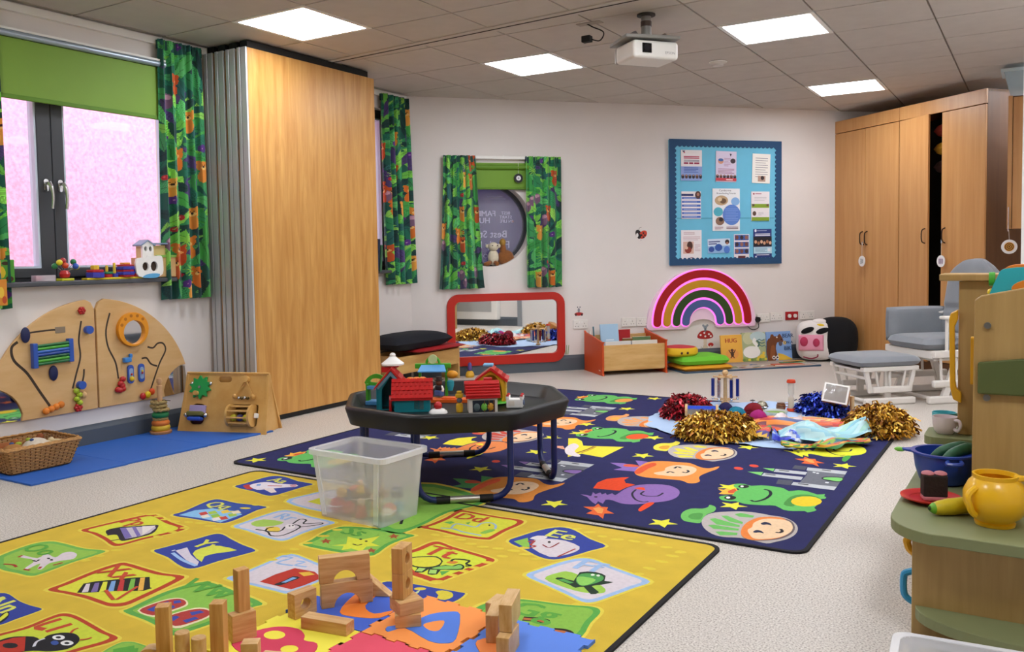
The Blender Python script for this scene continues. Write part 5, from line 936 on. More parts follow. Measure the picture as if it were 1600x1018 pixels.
def bear(p, w_, h):
    p.rect('#7ea4d8', -w_/2, 0, w_/2, h); p.poly('#e2b93c', [(-.02, 0), (w_/2, 0), (w_/2, h*.03), (.04, h*.2), (-.02, h*.25)])
    p.poly('#6e3c1e', [(-w_/2, 0), (-w_/2, h*.65), (-.10, h*.78), (-.085, h*.9), (-.06, h*.9), (-.05, h*.84), (-.01, h*.85), (.01, h*.92), (.03, h*.84), (.05, h*.7), (.04, h*.62), (-.02, h*.62), (-.04, h*.4), (-.03, h*.2), (-.05, 0)], 2)
    p.poly('#8a5028', [(-.11, h*.1), (-.09, h*.5), (-.05, h*.5), (-.06, h*.1)], 2); p.ell('#5a5058', .015, h*.58, .02, .026); p.ell('#e0c060', .065, h*.6, .02, .02); p.ell('#e8e4dc', -.02, h*.8, .008); p.ell('#1a1414', .03, h*.72, .008)
    for x in (-.07, -.03): p.ell('#e8e4e0', x, h*.1, .018); p.ell('#3a2a2a', x, h*.1, .01)
    for k, s in enumerate(('BEAR', 'ON A', 'BIKE')): p.text('#28406a', s, .105, h*(.78-.22*k), .055 if k != 1 else .04, bold=.0012)
board_book('yellow orange picture book titled HUG leaning at the back wall', 2.215, .17, .235, .27, 8, '#eab24a', hug)
board_book('picture book with a white swan on a green cover', 2.46, .17, .26, .285, 8, '#b4bc94', swan)
board_book('blue picture book with a brown bear, titled BEAR ON A BIKE', 2.735, .18, .275, .285, 8, '#7ea4d8', bear)
# small open books and a wooden toy lying at the right end of the mat
for k, (s, out, c, nm, w_) in enumerate(((2.78, .36, '#d8a23a', 'yellow', .20), (2.72, .42, '#3a7a4a', 'green', .24), (2.60, .52, '#c2542c', 'orange', .3), (1.95, .50, '#7a8a5a', 'olive', .22))):
    o = thing('thin_book', 'thin %s book lying flat on the striped reading mat' % nm, 'book', tuple(bwp(s, .013, out)), WROT+.25-.2*k, 'thin books on the reading mat')
    G().box(-w_/2, -.05, 0, w_/2, .05, .009).build('cover', mat(c, .5), o, bevel=.002); G().box(-w_/2+.004, -.051, .002, w_/2-.003, .047, .007).build('pages', mat('#efe9dc', .8), o)

# ------------------------------------------------------------ cow floor cushion
t = thing('cow_cushion', 'large black and white floor cushion with a pink cow face', 'cushion', tuple(bwp(3.14, .0, .27)), WROT-.5)
def sbox(g, c, h, pw=3.2, nu=26, nv=16):
    def f(u, v):
        a = 2*PI*u; b = PI*(v-.5)
        sg = lambda x: math.copysign(abs(x)**(2/pw), x)
        return (c[0]+h[0]*sg(math.cos(b))*sg(math.cos(a)), c[1]+h[1]*sg(math.cos(b))*sg(math.sin(a)), c[2]+h[2]*sg(math.sin(b)))
    return g.grid(f, nu, nv)
WHC = mat('#e6e0dc', .95, sheen=.3, bump=.2, bs=120); PINK = mat('#e79ab2', .95, sheen=.2); DPK = mat('#b83a5c', .95); BLK = mat('#0c0c10', .95, bump=.3, bs=120)
sbox(G(), (-.05, 0, .205), (.185, .15, .195), 3.6).build('white_face', WHC, t, smooth=True, weld=True)
sbox(G(), (.15, .04, .215), (.20, .20, .22), 2.8).build('black_back', BLK, t, smooth=True, weld=True)
g = G(); g.grid(lambda u, v: (-.225+.235*u, -.149-.010*(1-(2*u-1)**4)*(1-(2*v-1)**4), .115+.155*v), 10, 10); g.build('pink_muzzle', PINK, t, smooth=True, solid=.004)
for x, z, r in ((-.175, .205, .042), (-.06, .195, .036)): g = G().ball((x, -.160, z), (r*.9, .012, r*1.15), 16, 10); g.build('nostril', DPK, t, smooth=True)
g = G().tube([(-.18, -.152, .055), (-.11, -.156, .038), (-.05, -.154, .055), (-.045, -.152, .08)], .006, 8, sm=4); g.build('smile', mat('#8a2a44', .9), t, smooth=True)
for x, z, a in ((-.14, .315, .35), (-.0, .31, .3)): g = G().ball((0, 0, 0), (.065, .018, .028), 16, 8).xf(Matrix.Translation((x, -.145, z)) @ Matrix.Rotation(-a, 4, 'Y')); g.build('eye_patch', BLK, t, smooth=True)
g = G().ball((0, 0, 0), (.07, .03, .024), 14, 8).xf(Matrix.Translation((-.01, -.10, .355)) @ Matrix.Rotation(.1, 4, 'Y')); g.build('horn', mat('#e0bf2c', .9), t, smooth=True)
g = G().ball((0, 0, 0), (.055, .02, .016), 12, 8).xf(Matrix.Translation((-.12, -.09, .36))); g.build('horn', mat('#e0bf2c', .9), t, smooth=True)
g = G().ball((-.02, -.04, .385), (.075, .07, .04), 16, 8); g.build('white_tuft', WHC, t, smooth=True)

# ------------------------------------------------------------ wardrobes
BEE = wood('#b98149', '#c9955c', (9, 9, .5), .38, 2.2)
BEE_SHADE = wood('#5a3618', '#6a4422', (9, 9, .5), .5, 2.2)  # beech darkened in its colour to stand for sides in shade
WA = math.radians(-40); wd0 = bwp(3.49); WROT2 = WA
def wardrobe(label, x0, wd, gap, nm):
    t = thing('wardrobe', label, 'wardrobe', tuple(wd0+Vector((math.cos(WA)*x0, math.sin(WA)*x0, 0))), WA, 'tall built in wardrobes')
    D_ = .56; H_ = 2.405
    for a in (0, wd-.018): G().box(a, .02, 0, a+.018, D_, H_).build('side_panel', BEE if a == 0 else BEE_SHADE, t)
    G().box(0, .02, H_-.02, wd, D_, H_).build('top_panel', BEE, t); G().box(0, D_-.01, 0, wd, D_, H_).build('back_panel', BEE_SHADE, t); G().box(0, .03, 0, wd, .05, .08).build('plinth', BEE_SHADE, t)
    G().box(0, 0, 2.285, wd, .02, H_).build('head_rail', BEE, t, bevel=.002)
    return t
def door(t, x0, x1, hx, ang=0., hinge='l'):
    piv = x0 if hinge == 'l' else x1
    g = G().box(x0-piv+.002, -.0, .09, x1-piv-.002, .019, 2.278)
    o = g.build('door', BEE, t, bevel=.0015, loc=(piv, 0, 0), rot=(0, 0, ang))
    h = G().tube([(hx-piv, 0, 1.145), (hx-piv, -.03, 1.16), (hx-piv, -.036, 1.21), (hx-piv, -.03, 1.26), (hx-piv, 0, 1.275)], .0055, 8, sm=4); h.build('handle', mat('#3a2a20', .4, metal=.6), o, smooth=True)
    return o
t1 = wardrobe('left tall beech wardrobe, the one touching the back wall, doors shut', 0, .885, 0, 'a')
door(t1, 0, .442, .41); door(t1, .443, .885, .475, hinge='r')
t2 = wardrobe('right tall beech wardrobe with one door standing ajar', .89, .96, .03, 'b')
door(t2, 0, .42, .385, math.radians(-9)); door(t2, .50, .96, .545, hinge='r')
G().box(.02, .3, .09, .94, .32, 2.28).build('interior_shade', mat('#17120e', .9), t2)  # near-black sheet stands in for the shade inside the open wardrobe
for k, c in enumerate(('#8a2a1c', '#b8861c', '#3a1c14')):
    o = thing('bundle', '%s folded bundle glimpsed in the gap of the ajar wardrobe' % ('red', 'yellow', 'dark')[k], 'bundle', tuple(wd0+Vector((math.cos(WA)*1.36-math.sin(WA)*.15, math.sin(WA)*1.36+math.cos(WA)*.15, 2.08-.16*k))), WA)
    pillow(G(), -.12, -.1, 0, .12, .1, .12, 4, 10).build('fabric', mat(c, .9), o, smooth=True, weld=True)
def tagdisc(label, px_, z, fn, r=.038, y=-.045):
    o = thing('hanging_tag', label, 'hanging tag', tuple(wd0+Vector((math.cos(WA)*px_-math.sin(WA)*y, math.sin(WA)*px_+math.cos(WA)*y, z))), WA, 'patterned discs hanging on the cupboard handles')
    G().prism(circ(0, 0, r, r*1.15, 28), -.003, .003, plane='xz').build('disc', mat('#e8e4e2', .5), o)
    p = Print(z0=.0035); fn(p); p.build('pattern', o, vert=True); G().tube([(0, 0, r*1.1), (0, 0, .135), (0, .006, .17)], .0015, 5).build('string', mat('#d8d0c4', .8), o)
    G().box(-.016, .008, .155, -.002, .03, .19).build('padlock', CHROME, o, bevel=.003)
def chk(p):
    p.rect('#20242c', -.018, -.024, .018, .024)
    for i in range(4):
        for j in range(5):
            if (i+j) % 2: p.rect('#e8e8e8', -.018+.009*i, -.024+.0096*j, -.009+.009*i, -.0144+.0096*j)
def dia(p):
    p.ell('#e6d8e2', 0, 0, .03, .034)
    for k in range(-2, 3): p.rect('#5a3a5c', k*.01-.0025, -.022, k*.01+.0025, .022)
def tgt(p):
    for k, r in enumerate((.036, .03, .024, .018, .012, .006)): p.ell('#2a1c12' if k % 2 else '#d8952a', 0, 0, r)
tagdisc('checked black and white disc hanging from the left wardrobe handle', .455, .985, chk, .045); tagdisc('purple striped disc hanging from the right wardrobe handle', .89+.55, .985, dia, .045)
# wall cupboard and box at the right edge
t = thing('wall_cupboard', 'beech wall cupboard at the far right edge of the picture', 'cupboard', (-.235, 7.86, 1.24), 0)
G().box(0, .03, 0, .85, .34, 1.03).build('body', BEE_SHADE, t); G().box(.0, 0, 0, .03, .03, 1.03).build('side_edge', BEE, t); G().box(.034, .008, .0, .45, .03, 1.02).build('door', BEE, t, bevel=.002)
t = thing('box_on_cupboard', 'clear plastic box with toys on top of the wall cupboard', 'storage box', (-.0, 8.02, 2.271), 0)
pr = [(-.25, 0), (-.235, 0), (-.28, .18), (-.30, .18), (-.30, .195), (.30, .195), (.30, .18), (.25, 0)]
G().prism([(-.22, 0), (.25, 0), (.29, .20), (-.27, .20)], -.14, .14, plane='xz').build('box_body', mat('#b8cdd6', .25, alpha=.55), t); G().prism([(-.29, .19), (.31, .19), (.31, .215), (-.29, .215)], -.155, .155, plane='xz').build('lid', mat('#cfe0e6', .3, alpha=.8), t)
G().box(-.1, -.1, .02, .1, .1, .15).build('contents', mat('#6a4a42', .7), t, bevel=.01)
o = thing('green_toy', 'green toy peeping over the box on the wall cupboard', 'toy', (-.02, 8.0, 2.488)); G().lathe([(.06, 0), (.05, .01), (.02, .02), (.001, .024)], 14).build('cone', mat('#1c7a3a', .5), o, smooth=True)
o = thing('hanging_tag', 'round gold and black target disc hanging by the wall cupboard', 'hanging tag', (-.215, 7.853, 1.10), 0, 'patterned discs hanging on the cupboard handles')
G().prism(circ(0, 0, .056, n=32), -.003, .003, plane='xz').build('disc', mat('#e8e4e2', .5), o); p = Print(z0=.0035); tgt(p); p.build('pattern', o, vert=True); G().tube([(0, 0, .05), (-.005, .0, .13)], .0015, 5).build('string', mat('#d8d0c4', .8), o)
G().tube([(-.01, .0, .12), (-.01, 0, .31)], .005, 8).build('bar_handle', CHROME, o)
struct(G().box(-.128, 7.4, 0, -.06, 7.46, CEIL).build('trim_2', WHITE))
# ------------------------------------------------------------ wall activity panels (two quarter discs)
BIR = wood('#cfa468', '#dcb680', (1.5, 1.5, 6), .45, 2.0)
CY, CZ, AR = 3.118, .217, .655     # centre of the half disc on the wall
GROOVE = mat('#4a3a2a', .7)
def quarter(sgn):
    o = [(sgn*.006, 0), (sgn*.46, .0)]
    o += [(sgn*(AR-.205*math.cos(t_)), .205*math.sin(t_)) for t_ in [PI/2*k/8 for k in range(1, 7)]]
    t1_ = math.acos(.205**2/2/AR**2*0+ (AR-.205*math.cos(PI/2*6/8))/AR*.0+.955)
    o += [(sgn*AR*math.cos(a), AR*math.sin(a)) for a in [t1_+(PI/2-.09-t1_)*k/18 for k in range(19)]]
    o += [(sgn*.025, AR-.02), (sgn*.006, AR-.06)]
    return o
def groove(t, pts, w_=.011):
    pp = Print(z0=.0005); pp.stroke('#3b2d20', w_, pts, 5); return pp.build('bead_track', t, M=Matrix.Translation((0, -.022, 0)), vert=True)
def wallp(label, sgn):
    t = thing('activity_panel', label, 'activity panel', lwp(CY, CZ), LROT, 'wooden quarter disc activity panels')
    q = quarter(sgn); G().prism(q, -.022, 0, plane='xz').build('panel', BIR, t, bevel=.003)
    mr = [(sgn*AR*.985, .012)]+[(sgn*(AR-.20*math.cos(t_)), .20*math.sin(t_)) for t_ in [PI/2*k/8 for k in range(0, 7)]]+[(sgn*AR*.955, AR*.28)]
    G().prism(mr, -.012, -.004, plane='xz').build('corner_mirror', mat('#eef0f2', .03, metal=1.), t)
    return t
NAVY = mat('#1b2350', .5); BLU = mat('#2b56b0', .4, coat=.3); REDP = mat('#b81f1c', .4, coat=.3); ORP = mat('#e8862a', .45); GNP = mat('#2f8a3a', .4); YLP = mat('#e2c422', .4); LIM = mat('#a8c02c', .45)
def knob(t, name, x, z, r, m_, d=.03, petals=0):
    g = G()
    if petals:
        for k in range(petals): g.ball((x+r*.62*math.cos(2*PI*k/petals), -.022-d/2, z+r*.62*math.sin(2*PI*k/petals)), (r*.42, d/2, r*.42), 10, 6)
        g.ball((x, -.022-d*.7, z), (r*.4, d/2, r*.4), 10, 6)
    else: g.cyl((x, -.022, z), (x, -.022-d, z), r)
    return g.build(name, m_, t, smooth=True)
A = wallp('left quarter disc wooden activity panel with blue and green rollers', -1)
# coordinates: local x = world y - CY, z up from the panel's base
groove(A, [(-.09, .53), (-.11, .42), (-.105, .32), (-.135, .22), (-.16, .14)]); groove(A, [(-.085, .245), (-.09, .20), (-.11, .135)]); groove(A, [(-.465, .44), (-.5, .41), (-.49, .34), (-.42, .26), (-.355, .15), (-.30, .06)], .015)
knob(A, 'flower_knob', -.09, .59, .024, REDP, .02, 6); knob(A, 'round_knob', -.055, .475, .024, BLU); knob(A, 'round_knob', -.115, .155, .024, BLU); knob(A, 'flower_knob', -.135, .025, .026, REDP, .02, 6)
fr = bpy.data.objects.new('roller_frame', None); COL.objects.link(fr); fr.parent = A
for x in (-.385, -.175): G().box(x-.014, -.055, .285 if x < -.3 else .30, x+.014, -.022, .425 if x < -.3 else .435).build('bracket', BLU, fr, bevel=.004)
for k, c in enumerate(('#1c6a34', '#4aa82c', '#1a5a30', '#2a4a9c', '#3a6ac0', '#4aa82c', '#1c6a34')): g = G().cyl((-.385, -.045, .305+.017*k), (-.175, -.045, .312+.017*k), .0085, n=12); g.build('roller', mat(c, .35), fr, smooth=True)
for x, z, a in ((-.425, .475, 0), (-.275, .245, 0), (-.62, .27, 0)): g = G().ball((x, -.03, z), (.027, .012, .044), 16, 10); g.build('felt_oval', NAVY, A, smooth=True)
groove(A, [(-.40, .485), (-.31, .49), (-.24, .49)], .010); G().box(-.25, -.0235, .470, -.19, -.0215, .505).build('pocket', mat('#8a7a66', .6), A)
g = G();
for k in range(4): g.ball((-.145+.018*(k % 2), -.035, .125-.024*k), (.018, .014, .016), 10, 7)
g.build('caterpillar_bead', LIM, A, smooth=True)
g = G();
for k in range(4): g.ball((-.33+.03*k, -.035, .035+.008*k), (.02, .014, .02), 10, 7)
g.build('tiger_bead', ORP, A, smooth=True); g = G().ball((-.10, -.035, .095), (.018, .014, .02), 10, 7); g.build('wooden_bead', BIR, A, smooth=True)
Bp = wallp('right quarter disc wooden activity panel with an orange rimmed mirror', 1)
groove(Bp, [(.095, .565), (.065, .46), (.075, .36), (.12, .26), (.135, .16)]); groove(Bp, [(.345, .335), (.385, .325), (.42, .35), (.46, .345), (.475, .30), (.43, .225), (.39, .14), (.355, .06)]); groove(Bp, [(.30, .265), (.335, .265), (.365, .225), (.41, .205)])
rg = G().prism(circ(.235, .455, .105, .105, 36), -.05, -.022, holes=[circ(.24, .437, .074, n=30)], plane='xz').build('mirror_ring', mat('#e6961e', .45), Bp, bevel=.004)
G().prism(circ(.24, .437, .075, n=30), -.03, -.0225, plane='xz').build('mirror_glass', mat('#eef0f2', .03, metal=1.), rg)
for k in range(5): a = math.radians(45+28*k); g = G().cyl((.236+.089*math.cos(a), -.0512, .452+.089*math.sin(a)), (.236+.089*math.cos(a), -.049, .452+.089*math.sin(a)), .010, n=12); g.build('dimple', mat('#b9701a', .5), rg)
g = G().box(.165, -.05, .255, .215, -.022, .285); g.box(.205, -.045, .28, .225, -.025, .305); g.build('whale_slider', mat('#3f86cc', .4), Bp, bevel=.006)
for x, c in ((.215, '#e2c422'), (.29, '#d8c020')):
    sl = G().prism(rrect(x-.02, .12, x+.02, .235, .019, 6), -.034, -.022, plane='xz').build('bead_window', BLU, Bp, bevel=.002)
    G().prism(rrect(x-.013, .14, x+.013, .215, .012, 5), -.036, -.0342, plane='xz').build('window_inset', mat('#8fa8c8', .2), sl); g = G().ball((x, -.04, .15 if x < .25 else .19), .015 if x < .25 else .007, 12, 8); g.build('bead', mat(c, .4), sl, smooth=True); g = G().ball((x, -.04, .178), .007, 10, 6); g.build('bead', REDP, sl, smooth=True)
g = G()
for x, z in ((.14, .13), (.155, .155), (.15, .115), (.12, .095), (.155, .095), (.135, .09)): g.ball((x, -.036, z), (.02, .015, .018), 10, 7)
g.build('bear_bead', REDP, Bp, smooth=True)
for x, z, m_ in ((.29, .03, REDP), (.325, .035, YLP), (.355, .05, mat('#e0501c', .45))): g = G().ball((x, -.036, z), (.02, .015, .022), 10, 7); g.build('fish_bead', m_, Bp, smooth=True)

# ------------------------------------------------------------ A-frame busy board
BB = wood('#c79449', '#d8ab66', (3, 3, 3), .42, 2.0)
t = thing('busy_board', 'wooden A frame busy board with a green cog and a rattle drum', 'activity board', (-4.435, 3.775, .0), math.radians(20))
def pl(x, z, d=0.):   # a point on the sloping front face, d in front of it
    return (x, -.115+.115*z/.375-d*.956, z+d*.29)
fo = [(-.305, .0), (.305, 0), (.285, .375), (-.285, .375)]
FM = Matrix(((1, 0, 0, 0), (0, .956, .293, -.115), (0, -.29, .956, 0), (0, 0, 0, 1)))
H_ = .392
face = G().prism([(-.305, 0), (.305, 0), (.285, H_), (-.285, H_)], 0, .014, holes=[rrect(-.06, .325, .03, .362, .018, 4), rrect(-.225, .055, -.13, .185, .03, 4), rrect(.045, .05, .235, .185, .01, 3)], plane='xz').xf(FM)
face.build('front_board', BB, t, bevel=.002)
G().prism([(-.305, 0), (.305, 0), (.285, H_), (-.285, H_)], -.014, 0, plane='xz').xf(Matrix(((1, 0, 0, 0), (0, .956, -.293, .115), (0, .29, .956, 0), (0, 0, 0, 1)))).build('rear_board', BB, t, bevel=.002)
for s in (-1, 1):
    g = G().prism([(-.11, .0), (.11, 0), (.012, .36), (-.012, .36)], s*.28-.008, s*.28+.008, plane='yz'); g.build('gable', BB, t, bevel=.002)
cog = [( (.078 if k % 2 else .055)*math.cos(2*PI*k/20+.1), (.078 if k % 2 else .055)*math.sin(2*PI*k/20+.1)) for k in range(20)]
CG = G().prism([(x-.175, z+.29) for x, z in smooth_pts(cog, True, 3)], -.02, -.004, plane='xz').xf(FM).build('cog', mat('#1f9a4c', .4), t, bevel=.002)
g = G().cyl((-.175, -.028, .29), (-.175, -.018, .29), .009).xf(FM); g.build('screw', CHROME, CG); g = G().cyl((-.19, -.045, .25), (-.19, -.018, .25), .015).xf(FM); g.build('turning_peg', BB, CG, smooth=True)
for x in (-.235, -.105): g = G().ball((x, -.012, .315), .012, 10, 6).xf(FM); g.build('bell', CHROME, t, smooth=True)
g = G().box(-.23, -.02, .125, -.12, .0, .175); g.xf(FM); g.build('lilac_plate', mat('#a89ac8', .3), t, bevel=.004)
g = G().box(-.235, -.045, .105, -.125, -.004, .135).xf(FM); g.build('paddle', mat('#6a6a38', .4), t, bevel=.01); g = G().box(-.225, -.05, .075, -.125, -.004, .10).xf(FM); g.build('blue_paddle', mat('#2f55b8', .35), t, bevel=.012); g = G().box(-.22, .016, .06, -.135, .03, .18).xf(FM); g.build('dark_red_back', mat('#5a1810', .6), t)
for x in (-.245, -.11): g = G().ball((x, -.02, .112), .016, 10, 6).xf(FM); g.build('bell', CHROME, t, smooth=True)
g = G().cyl((.055, -.02, .115), (.07, -.02, .115), .07, n=24).xf(FM); D1 = g.build('drum_end', BB, t, smooth=True); g = G().cyl((.205, -.02, .115), (.22, -.02, .115), .07, n=24).xf(FM); g.build('drum_end', BB, t, smooth=True)
for k in range(9): a = 2*PI*k/9; g = G().cyl((.06, -.02+.06*math.cos(a), .115+.06*math.sin(a)), (.215, -.02+.06*math.cos(a), .115+.06*math.sin(a)), .006, n=8).xf(FM); g.build('drum_bar', BB, D1, smooth=True)
for x, c in ((.09, '#b8b020'), (.135, '#3a3a7a'), (.175, '#c8c020')): g = G().ball((x, -.03, .10), .022, 12, 8).xf(FM); g.build('drum_ball', mat(c, .4), D1, smooth=True)
g = G().box(.225, -.03, .10, .25, -.01, .13).xf(FM); g.build('drum_peg', WHITE, t, bevel=.004)
g = G().cyl((.135, -.03, .345), (.135, 0, .345), .022).xf(FM); g.build('hub', BB, t, smooth=True)
for x in (.075, .20): g = G().bar((.135, -.02, .345), (x, -.02, .235), .008).xf(FM); st = g.build('arm_bar', BB, t); g = G().ball((x, -.02, .235), .016, 10, 8).xf(FM); g.build('bead', BB, st, smooth=True)
for k, x in enumerate((.105, .125, .145, .165)): g = G().ball((x, -.02, .225), .011, 10, 6).xf(FM); g.build('bell', (CHROME, mat('#6a5a3a', .3, metal=.8))[k % 2], t, smooth=True)

# ------------------------------------------------------------ stacking toy
t = thing('stacking_toy', 'tall wooden peg stacked with coloured and rope rings on the blue mat', 'stacking toy', (-4.715, 3.47, .010))
G().lathe([(.062, 0), (.066, .006), (.066, .016), (.05, .02), (.001, .02)], 28).build('base', wood('#b87a48', '#c98d58', (2, 2, 2)), t, smooth=True)
for z, r, c in ((.036, .058, '#d8b02c'), (.066, .055, '#d8742a'), (.118, .05, '#1f7a42')): g = G().tube([(r*.62*math.cos(2*PI*k/20), r*.62*math.sin(2*PI*k/20), z) for k in range(20)], r*.38 if c != '#1f7a42' else .021, 10, True); g.build('ring', mat(c, .4), t, smooth=True)
for z, r, dx in ((.092, .045, 0), (.15, .05, .01), (.172, .052, -.014), (.195, .05, -.012)): g = G().tube([(dx+r*.8*math.cos(2*PI*k/28), r*.8*math.sin(2*PI*k/28), z+.004*math.sin(k*2.2)) for k in range(28)], [.010+.0025*math.sin(k*2.9) for k in range(28)], 8, True); g.build('rope_ring', mat('#a8905a', .9, bump=.6, bs=200), t, smooth=True)
G().lathe([(.014, .02), (.016, .21), (.017, .30), (.010, .305), (.012, .312), (.018, .325), (.014, .345), (.001, .352)], 18).build('peg', wood('#c99a6a', '#d8ad80', (2, 2, 6)), t, smooth=True)
G().bar((-.05, -.02, .212), (.06, .03, .205), .006, .004).build('stick', mat('#4a3a28', .7), t)

# ------------------------------------------------------------ wicker basket
WICK = mat('#b98a52', .7, var=.25, vs=90, name='wicker'); WICD = mat('#7a5026', .8, var=.2, vs=60)
t = thing('wicker_basket', 'rectangular wicker basket holding soft toys on the blue mat', 'basket', (-4.60, 2.56, .012), math.radians(90-2))
BW0, BD0, BW1, BD1, BH = .32, .30, .40, .37, .125
def bloop(k, off=0.): return rrect(-(BW0+(BW1-BW0)*k)/2-off, -(BD0+(BD1-BD0)*k)/2-off, (BW0+(BW1-BW0)*k)/2+off, (BD0+(BD1-BD0)*k)/2+off, .025, 3)
def resample(P, n):
    d = [0]
    for i in range(len(P)): a, b = P[i], P[(i+1) % len(P)]; d.append(d[-1]+math.hypot(b[0]-a[0], b[1]-a[1]))
    o = []
    for k in range(n):
        s = d[-1]*k/n; i = max(j for j in range(len(P)) if d[j] <= s+1e-9); u = (s-d[i])/max(1e-9, d[i+1]-d[i]); a, b = P[i], P[(i+1) % len(P)]; o.append((a[0]+(b[0]-a[0])*u, a[1]+(b[1]-a[1])*u))
    return o
NS = 54
for r in range(15):
    k = (r+.5)/15; P = resample(bloop(k), NS*2); pts = []
    for i, (x, y) in enumerate(P):
        L = math.hypot(x, y) or 1; w_ = .0032*math.cos(PI*i/1.0*1.0+PI*r) if i % 2 == 0 else 0
        sgn = 1 if ((i//2)+r) % 2 else -1; o_ = .0034*sgn*(1 if i % 2 == 0 else 0); pts.append((x+x/L*o_, y+y/L*o_, .005+BH*k))
    g = G().tube(pts, .0040, 5, True); g.build('woven_row', WICK, t, smooth=True)
P0, P1 = resample(bloop(0), NS), resample(bloop(1), NS)
g = G()
for a, b in zip(P0, P1): g.tube([(a[0], a[1], .002), (b[0], b[1], BH+.004)], .0028, 5)
stuff(g.build('stakes', WICD, t, smooth=True))
for q in range(3): g = G().tube([(x, y, BH+.006+.004*q+.002*math.sin(i*2.1+q*2)) for i, (x, y) in enumerate(resample(bloop(1, .004-.004*q), NS*2))], .0052, 6, True); g.build('rim_braid', WICK, t, smooth=True)
G().prism(bloop(0), .001, .006).build('basket_base', WICD, t)
for k, (x, y, z, r, c, nm, sh) in enumerate(((.02, -.06, .075, .07, '#d8cbb8', 'cream felt ball', 0), (-.08, .05, .08, .06, '#9a5a2c', 'brown wooden duck', 1), (.08, .06, .08, .055, '#8a4a24', 'dark brown wooden shape', 1), (.12, -.05, .075, .05, '#d8c49a', 'pale wooden ring', 2), (-.10, -.06, .075, .055, '#a8743c', 'tan woven ball', 0))):
    o = thing('basket_toy', '%s lying in the wicker basket' % nm, 'toy', tuple(Vector((-4.60, 2.56, .012))+Matrix.Rotation(math.radians(88), 3, 'Z') @ Vector((x, y, z+.022))), k, 'toys in the wicker basket')
    m_ = mat(c, .8, var=.1, vs=40)
    if sh == 0: G().ball((0, 0, 0), (r, r, r*.8), 16, 10).build('ball', m_, o, smooth=True); g = G().ball((-.02, -.03, r*.72), (.016, .012, .01), 10, 6); g.build('green_patch', mat('#a8b83a', .7), o, smooth=True); g = G().ball((.012, -.03, r*.74), (.012, .01, .008), 10, 6); g.build('blue_patch', mat('#34508a', .7), o, smooth=True)
    elif sh == 1: G().ball((0, 0, 0), (r, r*.6, r*.55), 14, 8).build('body', m_, o, smooth=True); G().ball((r*.7, 0, r*.45), (r*.4, r*.35, r*.35), 12, 8).build('head', m_, o, smooth=True)
    else: G().tube([(r*.7*math.cos(2*PI*q/18), r*.7*math.sin(2*PI*q/18), .01) for q in range(18)], r*.3, 8, True).build('ring', m_, o, smooth=True); G().ball((r*.7, 0, .02), r*.34, 10, 6).build('bead', m_, o, smooth=True)

# ------------------------------------------------------------ toys on the window sill (sill top z = .985)
SX = LWX+.0
def sill(name, label, y, cat='toy', rot=0, x=-.0): return thing(name, label, cat, (LWX+x, y, .985), LROT+rot, 'toys along the window sill')
t = sill('green_puzzle_house', 'green toy house with yellow and brown blobs at the left end of the sill', 2.60)
G().box(-.05, -.05, 0, .04, .02, .125).build('block', mat('#4a9a2c', .45), t, bevel=.004)
p = Print(z0=.0505); p.poly('#d8c02c', [(-.045, .03), (-.03, .09), (-.01, .06), (-.02, .03)], 3); p.ell('#4a3014', .01, .02, .022, .016); p.ell('#3a2a14', -.01, .105, .02, .01); p.build('spots', t, vert=True)
t = sill('orange_panel_toy', 'tiny orange puzzle board at the left edge below the sill line', 2.56, x=.08)
G().box(-.05, -.012, -.12, .012, 0, .02).build('board', mat('#d88a2a', .5), t, bevel=.003); p = Print(z0=.0125); p.ell('#e8c040', -.02, -.05, .015, .03); p.ell('#b84a1c', -.005, -.09, .012, .02); p.build('spots', t, vert=True)
t = sill('clear_case', 'low clear plastic case with pink bits on the sill', 2.815)
G().box(-.06, -.05, 0, .055, .0, .035).build('case', mat('#e8dce4', .15, alpha=.45), t, bevel=.003); G().box(-.055, -.045, .004, -.02, -.005, .03).build('pink_piece', mat('#b84a6a', .4), t, bevel=.004); G().box(.0, -.045, .004, .045, -.005, .012).build('white_piece', WHITE, t)
t = sill('bead_tree', 'bead tree with many coloured balls on a yellow base', 2.935)
G().box(-.035, -.06, 0, .04, -.0, .014).build('base', mat('#c8cc2a', .4), t, bevel=.003)
G().lathe([(.001, .014), (.024, .02), (.03, .04), (.02, .058), (.001, .062)], 18, (0, -.03, 0)).build('core', REDP, t, smooth=True)
for k, (x, z, c) in enumerate(((-.055, .085, '#1f7a42'), (-.035, .105, '#e0d020'), (-.005, .115, '#a81c1c'), (.0, .088, '#d8481c'), (.058, .108, '#1c7a4a'), (.062, .083, '#2a5ac0'), (.075, .08, '#d8d020'))):
    g = G().tube([(0, -.03, .045), (x, -.035, z)], .0015, 5); st = g.build('wire', CHROME, t); g = G().ball((x, -.04 if k % 2 else -.025, z), .0175, 14, 9); g.build('ball', mat(c, .35, coat=.4), st, smooth=True)
t = sill('peg_sorter', 'long yellow based peg sorter with red, blue and green stacked shapes', 3.235)
G().box(-.185, -.062, 0, .205, -.006, .012).build('base', mat('#e0cc22', .45), t, bevel=.003)
